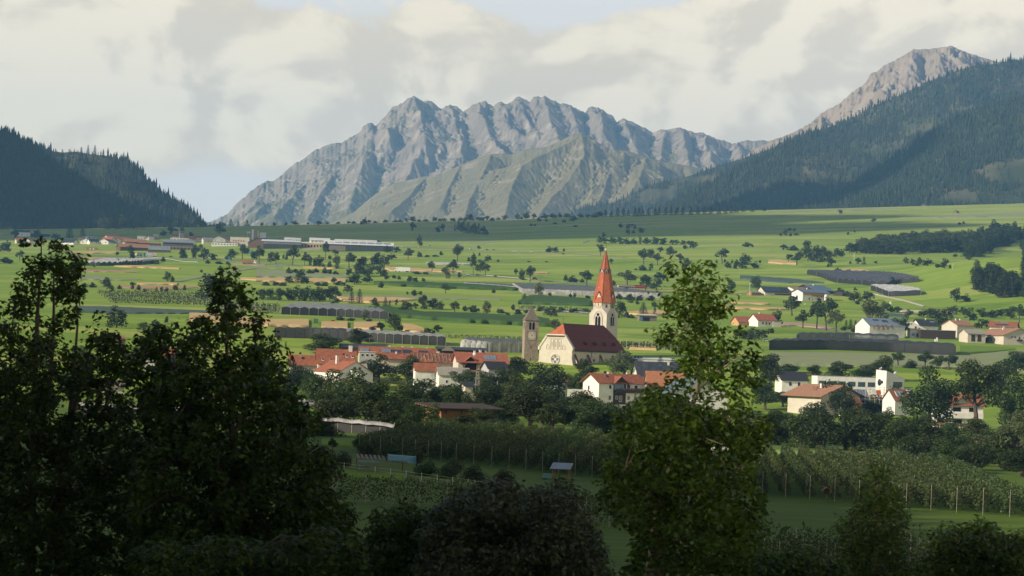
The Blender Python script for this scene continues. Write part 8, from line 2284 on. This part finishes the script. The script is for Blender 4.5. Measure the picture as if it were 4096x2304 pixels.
for r in VT.split():
 q = list(map(float, r[:-1].split(','))); put_near(r[-1], *q)
# the belt of garden trees in front of the village
g = np.random.default_rng(41)
BELT = [(1090, 1700, 1600, 1740), (1700, 2320, 1650, 1750), (2320, 2720, 1670, 1770), (3060, 3640, 1640, 1830), (3640, 4100, 1740, 1850), (3760, 4120, 1850, 1925)]
for (x0, x1, y0, y1) in BELT:
 X = x0
 while X < x1:
  f = (X - x0) / (x1 - x0)
  Y = g.uniform(y0, y1)
  put_near('b' if g.uniform() < .8 else 's', X, Y, g.uniform(80, 150), g.uniform(90, 140)); X += g.uniform(30, 52)
put_near('b', 2496, 1506, 106, 128, 'leaf_pale', word='feathery pale')
put_near('c', 3297, 1556, 68, 36, 'leaf_spruce_blue', word='blue-grey')
put_near('b', 3925, 1856, 124, 124, 'leaf_pale', word='grey drooping')
put_near('t', 4060, 1866, 230, 130, 'leaf_pale', 'bark_pale', word='grey-green')
put_near('t', 1330, 1810, 60, 36, word='small dark'); put_near('b', 1434, 1806, 74, 40, word='narrow dark')

# the wooded knoll at the right edge, one closed wood
def join_mass(objs, name, label):
 """merge tree objects into one mesh of kind stuff"""
 vs, fs, ms, mats, base = [], [], [], [], 0
 for o in objs:
  me = o.data; n = len(me.vertices)
  co = np.empty(n * 3, np.float32); me.vertices.foreach_get('co', co); co = co.reshape(-1, 3)
  sc = np.array(o.scale); a = o.rotation_euler.z
  co = co * sc; x = co[:, 0] * math.cos(a) - co[:, 1] * math.sin(a); y = co[:, 0] * math.sin(a) + co[:, 1] * math.cos(a)
  vs.append(np.stack([x + o.location.x, y + o.location.y, co[:, 2] + o.location.z], -1))
  loc_ = [mats.index(m) if m in mats else (mats.append(m) or len(mats) - 1) for m in me.materials]
  for p in me.polygons:
   fs.append(tuple(i + base for i in p.vertices)); ms.append(loc_[p.material_index])
  base += n
 me = bpy.data.meshes.new(name); me.from_pydata(np.concatenate(vs).tolist(), [], fs)
 for m in mats: me.materials.append(m)
 me.polygons.foreach_set('material_index', ms); me.update()
 for o in objs: bpy.data.objects.remove(o)
 tag(link(name, me), label, kind='stuff')
g = np.random.default_rng(77)
knoll = [(3850,1050),(3880,1000),(3930,960),(4000,950),(4110,935),(4110,1180),(4060,1200),(3960,1178),(3895,1160),(3900,1110),(3880,1080)]
KN = []
while len(KN) < 230:
 X, Y = g.uniform(3850, 4150), g.uniform(945, 1205)
 if not in_poly(np.array([X]), np.array([Y]), knoll + [(4150, 1180), (4150, 935)])[0] and X < 4100: continue
 kd = 'c' if g.uniform() < .4 else 'b'
 KN.append(put_far(kd, X, Y, g.uniform(50, 78) if kd == 'c' else g.uniform(44, 66), g.uniform(36, 60))); TREES.pop()
join_mass(KN, 'knoll_wood', 'dark mixed wood covering the knoll at the right edge')

FW = []
while len(FW) < 110:
 X = g.uniform(3440, 3900); t_ = (X - 3440) / 460
 Y = g.uniform(1006 - 40 * min(1, t_ * 1.6), 1014 - 4 * t_)
 FW.append(put_far('b', X, Y, g.uniform(40, 62), g.uniform(40, 66))); TREES.pop()
join_mass(FW, 'valley_wood', 'long dark closed wood on the fan left of the wooded knoll')

# sunlit larches on the second left hill
for (X, Y, h) in ((222, 606, 22), (246, 640, 60), (278, 652, 74), (300, 616, 28), (323, 640, 68), (345, 655, 50), (352, 618, 48), (378, 620, 54), (395, 640, 40), (365, 660, 40), (412, 630, 46), (330, 690, 42), (300, 680, 44)):
 pX, pY = X, Y
 v = h_l2['v']; XX, YY = rolled(CX + F * v[..., 0] / v[..., 1], HY - F * v[..., 2] / v[..., 1])
 i = np.unravel_index(np.argmin((XX[:60] - pX) ** 2 + (YY[:60] - pY) ** 2), XX[:60].shape)
 p = v[i]; k = p[1] / F
 o = link('larch', MID['c'][rng.randrange(4)], None, (p[0], p[1], p[2] - 1), (0, 0, rng.uniform(0, 6)), (h * k * .8, h * k * .8, h * k * .8)); o['category'] = 'conifer'
 note_tree(o, 'c', X, Y, h, 'sunlit larch-like')
LAND.append((320, 600, 'the sunlit top of the second left hill'))

# labels: each tree by its size, kind and the nearest landmark
def label_trees():
 # beyond about 300 of a kind the smallest are joined into one mass
 for nm in ('tree', 'bush'):
  A = [q for q in TREES if q[0].name.split('.')[0] == nm]
  A.sort(key=lambda q: -q[4])
  rest = [q for q in A[285:] if q[0].type == 'MESH']
  if rest:
   ids = {id(q) for q in rest}
   TREES[:] = [q for q in TREES if id(q) not in ids]
   join_mass([q[0] for q in rest], 'distant_%s_line' % nm, 'smallest far %ss dotted along the fields and the edge of the fan' % nm)
 buckets = {}
 for (o, kind, X, Y, h, word) in TREES:
  bd = min(LAND, key=lambda l: (l[0] - X) ** 2 + ((l[1] - Y + h * .5) * 1.6) ** 2)
  dx, dy = X - bd[0], (Y - h * .5) - bd[1]
  rel = 'on' if 'larch' in (word or '') else ('left of' if dx < 0 else 'right of') if abs(dx) > abs(dy) * 1.5 else ('behind' if dy < 0 else 'in front of')
  sz = 'tiny' if h < 12 else 'small' if h < 26 else 'medium' if h < 60 else 'large' if h < 140 else 'very large'
  nm = f"{word} {KIND[kind][1]}" if word else KIND[kind][1]
  buckets.setdefault((sz, nm, rel, bd[2]), []).append((X, Y, o))
 ordn = ['leftmost', 'second from left', 'third from left', 'fourth from left', 'fifth from left', 'sixth from left', 'seventh from left', 'eighth from left', 'ninth from left', 'tenth from left', 'eleventh from left', 'twelfth from left']
 for (sz, nm, rel, lm), L_ in buckets.items():
  L_.sort(key=lambda q: q[0])
  for i, (X, Y, o) in enumerate(L_):
   s = f"{sz} {nm} {rel} {lm}"
   if len(L_) > 1: s = f"{sz} {nm} {rel} {lm}, {ordn[min(i, 11)]} there"
   w = s.split()
   if len(w) > 16: w = (f"{sz} {nm} {rel} {lm}, {ordn[min(i, 11)].split()[0]}").split()
   o['label'] = ' '.join(w[:16])
# ------------------------------------------------------------------ near orchards: every row a thing with its posts
def orchard_row(label, a, b, hgt, width, per_m, seed, posts=6, group='apple orchard rows', leaf=.17, first_post=0.0):
 """a hedge of espaliered apple trees from a to b (points on the ground)"""
 g = np.random.default_rng(seed)
 a, b = Vector(a), Vector(b)
 L_ = (b - a).length; dx = (b.x - a.x) / L_; dy = (b.y - a.y) / L_
 t = thing('orchard_row', label, 'orchard row', a, 0, group)
 n = int(L_ * per_m)
 s = g.uniform(0, L_, n)
 tree = 0.5 + 0.5 * np.cos(s / 1.1 * 6.283 / 1.0 + 0.6 * np.sin(s * 1.3 + seed))
 top = hgt * (0.86 + 0.14 * np.sin(s * 2.9 + seed) * np.sin(s * .83 + 2 * seed)) + g.normal(0, .10, n)
 f = g.uniform(0, 1, n) ** .8
 z = .35 + (top - .35) * f
 w = width * (0.55 + 0.45 * tree) * (1.12 - .62 * f)
 side = g.choice([-1, 1], n) * g.uniform(.55, 1.05, n)
 off = side * w * .5
 c = np.stack([dx * s - dy * off, dy * s + dx * off, z], -1)
 nr = np.stack([-dy * side * .8, dx * side * .8, np.full(n, .55)], -1)
 # follow the land
 gx = ground(c[:, 0] + a.x, c[:, 1] + a.y) - a.z
 c[:, 2] += gx
 v = leaf_quads(c, nr, leaf, g, .62)
 fo = link('foliage', np_mesh('foliage', v, quads_for(len(v)), M['leaf_orchard']), t); fo['kind'] = 'stuff'
 for i in range(posts):
  q = first_post + (L_ - first_post) * i / max(posts - 1, 1) * .98
  p = Vector((dx * q, dy * q, 0)); p.z = float(ground(a.x + p.x, a.y + p.y)) - a.z
  if i == 0: p += Vector((-dx * .45, -dy * .45, 0))
  link('post', POST, t, p + Vector((-dy * .12, dx * .12, 0)))
 return t
_mb = MB(); _mb.tube([(0, 0, -.2), (0, 0, 3.75)], .034, M['post'], 5); POST = _mb.mesh('post')

def orchards():
 # block A: rows running away from the camera behind the near meadow
 head = [(1440, 1812), (1600, 1828), (1800, 1850), (2000, 1870), (2140, 1886), (2400, 1912), (2700, 1944), (2900, 1964), (3160, 1992), (3400, 2014), (3700, 2040), (4150, 2076)]
 A = [at(*p) for p in head]
 tail = [(1640, 1716), (1850, 1726), (2100, 1742), (2400, 1768), (2700, 1790), (3000, 1812), (3300, 1836), (3700, 1868), (4200, 1905)]
 B = [at(*p) for p in tail]
 n = 37
 fa, fb = resample(A, n), resample(B, n)
 words = ['leftmost', 'second', 'third', 'fourth', 'fifth', 'sixth', 'seventh', 'eighth', 'ninth', 'tenth', 'eleventh', 'twelfth', 'thirteenth', 'fourteenth', 'fifteenth', 'sixteenth', 'seventeenth', 'eighteenth', 'nineteenth', 'twentieth', 'twenty-first', 'twenty-second', 'twenty-third', 'twenty-fourth', 'twenty-fifth', 'twenty-sixth']
 for i in range(n + 1):
  half = i < n // 2
  k = i if half else n - i
  w = words[min(k, 25)]
  lab = (('leftmost' if k == 0 else w + ' from the left') if half else ('rightmost' if k == 0 else w + ' from the right')) + ' apple row running away towards the pale rolled net'
  a, b = fa[i], fb[i]
  # keep the rows parallel: aim them along a common heading
  d = Vector((0.085, 1.0, 0)).normalized() * min((b - a).length, 150)
  e = a + d
  near = 62
  orchard_row(lab, a, e, 4.1, 1.7, 105, 50 + i, posts=6, leaf=.18)
 # block B: hedge-like rows at the lower right, running across
 for j in range(7):
  x0 = [3000, 2980, 2960, 2950, 2940, 2930, 2920][j]
  a = P(x0, 2300, 222); d_ = 224 + 4.2 * j
  a = Vector((20.5 - .3 * j, d_ + 1.0, -20.0)); b = Vector((62.0, d_ - 6.0, -20.0))
  orchard_row(('front', 'second', 'third', 'fourth', 'fifth', 'sixth', 'rearmost')[j] + ' apple row running across the lower right corner', a, b, 4.3, 1.6, 70 if j < 2 else 46, 120 + j, posts=9, leaf=.15)
 # block C: short rows across the middle, left and right of the willow
 a0, a1 = at(1352, 2008), at(1905, 2040)
 for j in range(2):
  o = Vector((0, 3.6 * j, 0))
  orchard_row(('front', 'rear')[j] + ' short apple row across the meadow below the tape fence', a0 + o, a1 + o, 4.0, 1.7, 62, 140 + j, posts=6, leaf=.16)
 a0, a1 = at(2060, 2092), at(2540, 2112)
 for j in range(4):
  o = Vector((-.6 * j, 4.0 * j, 0))
  orchard_row(('front', 'second', 'third', 'rear')[j] + ' apple row right of the grey willow', a0 + o, a1 + o, 4.2, 1.7, 62, 150 + j, posts=6, leaf=.16)
 a0, a1 = at(2560, 2092), at(3050, 2130)
 for j in range(4):
  o = Vector((-.6 * j, 5.0 * j, 0))
  orchard_row(('front', 'second', 'third', 'rear')[j] + ' apple row behind the right foreground tree trunk', a0 + o, a1 + o, 4.2, 1.7, 50, 160 + j, posts=6, leaf=.16)
 # bushes along the tape fence
 for j, (X, Y, h, w, lab) in enumerate(((1265, 1856, 90, 120, 'left'), (1370, 1862, 80, 110, 'right'))):
  pass
orchards()
for (X, Y, h, w) in ((1190, 1850, 84, 120), (1290, 1862, 84, 120), (1370, 1868, 70, 90), (1720, 1902, 60, 110), (1790, 1912, 62, 100), (1900, 1922, 72, 120), (2010, 1932, 62, 100), (1470, 1826, 70, 90), (1560, 1834, 74, 110), (1660, 1850, 70, 110), (1810, 1888, 60, 100), (3960, 1960, 40, 60)):
 put_near('s', X, Y, h, w, 'leaf_village')

# ------------------------------------------------------------------ foreground trees
def fore_tree(name, label, poly, d, limbs, n_clump, n_leaf, leaf, leafm, seed, depth=2.6, clump_r=.34, barkm='bark', gap=.12, group=None, twigs=.12, bottom=None, noise=1.35, hang=0.0, cat='tree'):
 g = np.random.default_rng(seed)
 pol = [(float(a), float(b)) for a, b in poly]
 xs = [p[0] for p in pol]; ys = [p[1] for p in pol]
 pts = []
 while len(pts) < n_clump:
  X = g.uniform(min(xs), max(xs), 4000); Y = g.uniform(min(ys), max(ys), 4000)
  ok = in_poly(X, Y, pol)
  X, Y = X[ok], Y[ok]
  dd = d + g.normal(0, depth, len(X)).clip(-2 * depth, 2 * depth)
  q = np.array([P(a, b, c) for a, b, c in zip(X, Y, dd)])
  nz = fbm(q[:, 0] * noise + q[:, 1] * .7, q[:, 2] * noise + q[:, 1] * .45 + seed, 3, seed)
  q = q[nz > -gap + .22 - .48 * sstep(-3, 6, -q[:, 2])]
  pts.extend(q.tolist())
 C = np.array(pts[:n_clump])
 root = P(limbs[0][0][0], limbs[0][0][1], d)
 base = Vector((root.x, d, float(ground(root.x, d))))
 t = thing(name, label, cat, base, 0, group)
 o = np.array(base)
 # trunk and limbs
 mb = MB(); nodes = []
 for li, limb in enumerate(limbs):
  pts3 = [np.array(P(X, Y, d + (y if len(q) > 3 else 0))) for q in limb for (X, Y) in [q[:2]] for y in [q[3] if len(q) > 3 else 0]]
  rad = [q[2] for q in limb]
  if li == 0:
   pts3 = [np.array([base.x, base.y, base.z - .3])] + pts3; rad = [rad[0] * 1.35] + rad
  mb.tube([Vector(p - o) for p in pts3], rad, M[barkm], 8)
  for a, b in zip(pts3[:-1], pts3[1:]):
   m = max(2, int(np.linalg.norm(b - a) / .35))
   for i in range(m): nodes.append(a + (b - a) * i / m)
  nodes.append(pts3[-1])
 mb.build('trunk', t, smooth=True)
 nodes = np.array(nodes)
 mb = MB()
 sel = g.choice(len(C), int(len(C) * twigs), replace=False)
 for i in sel:
  c = C[i]
  w = nodes - c; dist = np.linalg.norm(w * np.array([1, .6, 1]), axis=1) + np.where(nodes[:, 2] > c[2] - .1, 2.0, 0)
  a = nodes[np.argmin(dist)]
  mid = (a + c) / 2 + np.array([0, 0, .12]) * np.linalg.norm(c - a) + g.normal(0, .06, 3)
  L_ = np.linalg.norm(c - a); r = min(.03, .008 + .006 * L_)
  mb.tube([Vector(a - o), Vector(mid - o), Vector(c - o)], [r, r * .7, r * .3], M[barkm], 4, cap=False)
 mb.build('branches', t)
 # leaves gathered in clumps round the twig ends
 n = n_clump * n_leaf
 ci = np.repeat(np.arange(n_clump), n_leaf)
 off = g.normal(0, 1, (n, 3)); off *= (clump_r * g.uniform(.2, 1.0, n) ** .5 / np.linalg.norm(off, axis=1))[:, None]
 off[:, 2] *= .8
 cs = g.uniform(.6, 1.35, n_clump)[ci][:, None]
 c = C[ci] + off * cs - o
 c[:, 2] -= hang * g.uniform(0, 1, n)
 nr = off / (np.linalg.norm(off, axis=1, keepdims=True) + 1e-9) * .6 + np.array([0, 0, .8])
 v = leaf_quads(c, nr, leaf, g, .55 if hang == 0 else .25)
 fo = link('leaves', np_mesh('leaves', v, quads_for(len(v)), M[leafm]), t); fo['kind'] = 'stuff'
 return t

M['leaf_bright'] = leaf_mat('leaf_sunlit', (0.014, 0.030, 0.004), (0.085, 0.145, 0.016), 0.42, 0.5, 0.02, 0.8, hue=0.004)  # lit copy of the foreground leaf: sunlight on the right tree put into its colour
T1 = [(95,960),(150,945),(200,960),(235,990),(260,1020),(300,1005),(330,1030),(325,1080),(310,1110),(335,1150),(350,1180),(320,1200),(400,1240),(420,1290),(390,1310),(470,1330),(500,1370),(490,1430),(520,1480),(480,1520),(520,1600),(560,1700),(600,1800),(640,2310),(-120,2310),(-120,1250),(40,1230),(60,1190),(40,1140),(80,1110),(95,1060),(80,1010)]
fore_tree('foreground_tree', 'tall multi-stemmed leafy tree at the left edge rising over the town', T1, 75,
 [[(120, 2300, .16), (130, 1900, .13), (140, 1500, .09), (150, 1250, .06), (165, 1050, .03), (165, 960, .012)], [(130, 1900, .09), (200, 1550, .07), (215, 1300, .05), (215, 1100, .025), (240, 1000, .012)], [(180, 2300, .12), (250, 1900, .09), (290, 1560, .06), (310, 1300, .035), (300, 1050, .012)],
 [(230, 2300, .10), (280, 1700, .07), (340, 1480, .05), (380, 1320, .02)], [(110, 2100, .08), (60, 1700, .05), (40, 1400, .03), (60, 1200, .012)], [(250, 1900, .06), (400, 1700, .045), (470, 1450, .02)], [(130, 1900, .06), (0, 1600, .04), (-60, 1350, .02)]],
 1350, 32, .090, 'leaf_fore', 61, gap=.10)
T2 = [(860,1130),(890,1095),(930,1110),(945,1160),(985,1150),(1000,1200),(960,1230),(1020,1260),(1075,1255),(1090,1290),(1060,1320),(1100,1360),(1130,1400),(1150,1470),(1120,1520),(1180,1560),(1190,1620),(1290,1640),(1280,1700),(1200,1740),(1230,1790),(1290,1800),(1330,1850),(1350,1950),(1400,2050),(1430,2150),(1400,2310),(540,2310),(540,1800),(580,1700),(560,1600),(500,1500),(520,1420),(560,1350),(620,1310),(680,1300),(740,1330),(790,1280),(850,1290),(830,1240),(870,1210)]
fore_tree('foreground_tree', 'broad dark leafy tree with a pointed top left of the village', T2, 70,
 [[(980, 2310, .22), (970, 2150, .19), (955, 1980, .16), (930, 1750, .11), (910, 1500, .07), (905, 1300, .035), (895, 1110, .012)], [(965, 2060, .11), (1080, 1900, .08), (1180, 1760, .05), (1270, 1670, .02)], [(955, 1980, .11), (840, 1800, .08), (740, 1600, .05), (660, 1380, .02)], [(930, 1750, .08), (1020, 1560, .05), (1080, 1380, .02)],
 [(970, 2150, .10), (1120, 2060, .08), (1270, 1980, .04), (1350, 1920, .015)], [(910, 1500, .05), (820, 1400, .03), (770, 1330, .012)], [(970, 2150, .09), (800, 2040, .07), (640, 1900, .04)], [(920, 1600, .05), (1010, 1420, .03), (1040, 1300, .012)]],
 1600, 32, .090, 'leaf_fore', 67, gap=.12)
T3 = [(2680,1060),(2720,1045),(2770,1060),(2830,1040),(2845,1080),(2810,1110),(2880,1130),(2910,1170),(2880,1200),(2930,1250),(2990,1230),(2985,1260),(2930,1300),(2950,1340),(3040,1370),(3060,1420),(3050,1500),(3000,1560),(2990,1640),(3080,1700),(3060,1760),(3000,1800),(3010,1900),(3050,2000),(3040,2100),(3080,2310),(2480,2310),(2560,2200),(2540,2100),(2440,2060),(2400,2000),(2440,1940),(2380,1880),(2440,1820),(2450,1720),(2480,1680),(2450,1640),(2560,1600),(2620,1560),(2700,1530),(2680,1470),(2740,1420),(2620,1340),(2640,1310),(2720,1330),(2700,1250),(2640,1210),(2650,1180),(2720,1190),(2700,1130),(2650,1100)]
fore_tree('foreground_tree', 'bright green leafy tree with forked pale branches right of the church', T3, 65,
 [[(2605, 2310, .20), (2620, 2190, .17), (2628, 2080, .14), (2640, 1990, .12), (2670, 1870, .10), (2740, 1720, .075), (2790, 1560, .055), (2800, 1400, .04), (2790, 1230, .025), (2765, 1070, .01)], [(2622, 2190, .08), (2700, 2155, .06), (2790, 2130, .045), (2900, 2090, .02)], [(2640, 1990, .07), (2580, 1930, .05), (2500, 1880, .03), (2430, 1870, .012)], [(2670, 1870, .07), (2760, 1800, .055), (2860, 1720, .04), (2970, 1650, .02)],
 [(2740, 1720, .05), (2650, 1650, .035), (2540, 1640, .015)], [(2790, 1560, .04), (2880, 1480, .03), (3000, 1400, .012)], [(2800, 1400, .03), (2720, 1340, .02), (2640, 1320, .01)], [(2795, 1300, .025), (2870, 1240, .018), (2960, 1240, .008)], [(2640, 1990, .06), (2800, 1960, .05), (2950, 1900, .02)]],
 760, 28, .090, 'leaf_bright', 73, depth=2.0, gap=.14, barkm='bark_pale', clump_r=.36)
fore_tree('foreground_willow', 'grey-green willow bush in the lower middle of the foreground', [(1900,1960),(1960,1930),(2060,1950),(2130,1990),(2250,1930),(2300,1980),(2330,2060),(2380,2150),(2440,2310),(1640,2310),(1700,2200),(1690,2110),(1720,2060),(1790,2030),(1830,1980)], 60,
 [[(2040, 2310, .10), (2030, 2150, .07), (2020, 2000, .02)], [(2060, 2310, .08), (2180, 2120, .05), (2250, 1970, .015)], [(2020, 2310, .08), (1880, 2140, .05), (1820, 2020, .015)]],
 1000, 32, .066, 'leaf_willow', 79, depth=1.6, gap=.16, cat='willow')
fore_tree('foreground_sapling', 'dark young tree with upright shoots left of the grey willow', [(1440,2310),(1470,2150),(1510,2050),(1550,2090),(1600,2040),(1640,2010),(1665,2080),(1700,2060),(1730,2150),(1740,2310)], 62,
 [[(1590, 2310, .06), (1600, 2150, .04), (1635, 2020, .01)], [(1580, 2310, .05), (1520, 2160, .03), (1515, 2060, .01)]], 320, 24, .070, 'leaf_fore', 83, depth=1.2, gap=.1)
fore_tree('foreground_sapling', 'slender leafy tree standing before the lower right orchard rows', [(3470,1880),(3510,1850),(3560,1870),(3575,1930),(3600,1990),(3625,2080),(3615,2180),(3650,2310),(3390,2310),(3375,2180),(3365,2080),(3440,2030),(3450,1960)], 62,
 [[(3500, 2310, .08), (3505, 2150, .06), (3510, 2000, .035), (3515, 1865, .01)], [(3505, 2150, .04), (3420, 2080, .012)], [(3508, 2100, .04), (3590, 2040, .012)]], 420, 25, .074, 'leaf_fore', 89, depth=1.1, gap=.08, hang=.12)
fore_tree('foreground_bush', 'dark leafy bush in the lower right corner of the foreground', [(3690,2310),(3740,2180),(3800,2110),(3870,2120),(3930,2090),(4000,2160),(4110,2140),(4110,2310)], 60,
 [[(3900, 2310, .07), (3880, 2200, .05), (3860, 2130, .012)], [(3920, 2310, .06), (4010, 2190, .02)]], 420, 25, .072, 'leaf_fore', 97, depth=1.4, gap=.08, cat='bush')
fore_tree('foreground_bush', 'low dark leaves along the bottom edge right of the forked tree', [(3020,2310),(3050,2230),(3130,2250),(3200,2215),(3290,2240),(3390,2310)], 58,
 [[(3180, 2310, .05), (3190, 2250, .012)]], 180, 24, .072, 'leaf_fore', 101, depth=1.2, gap=.05, cat='bush')
fore_tree('foreground_bush', 'dark thicket below the broad left tree at the bottom edge', [(560,2310),(600,2180),(760,2210),(900,2150),(1100,2200),(1300,2120),(1420,2160),(1480,2310)], 58,
 [[(1000, 2310, .06), (1010, 2220, .012)]], 420, 24, .075, 'leaf_fore', 103, depth=1.5, gap=.08, cat='bush')
label_trees()
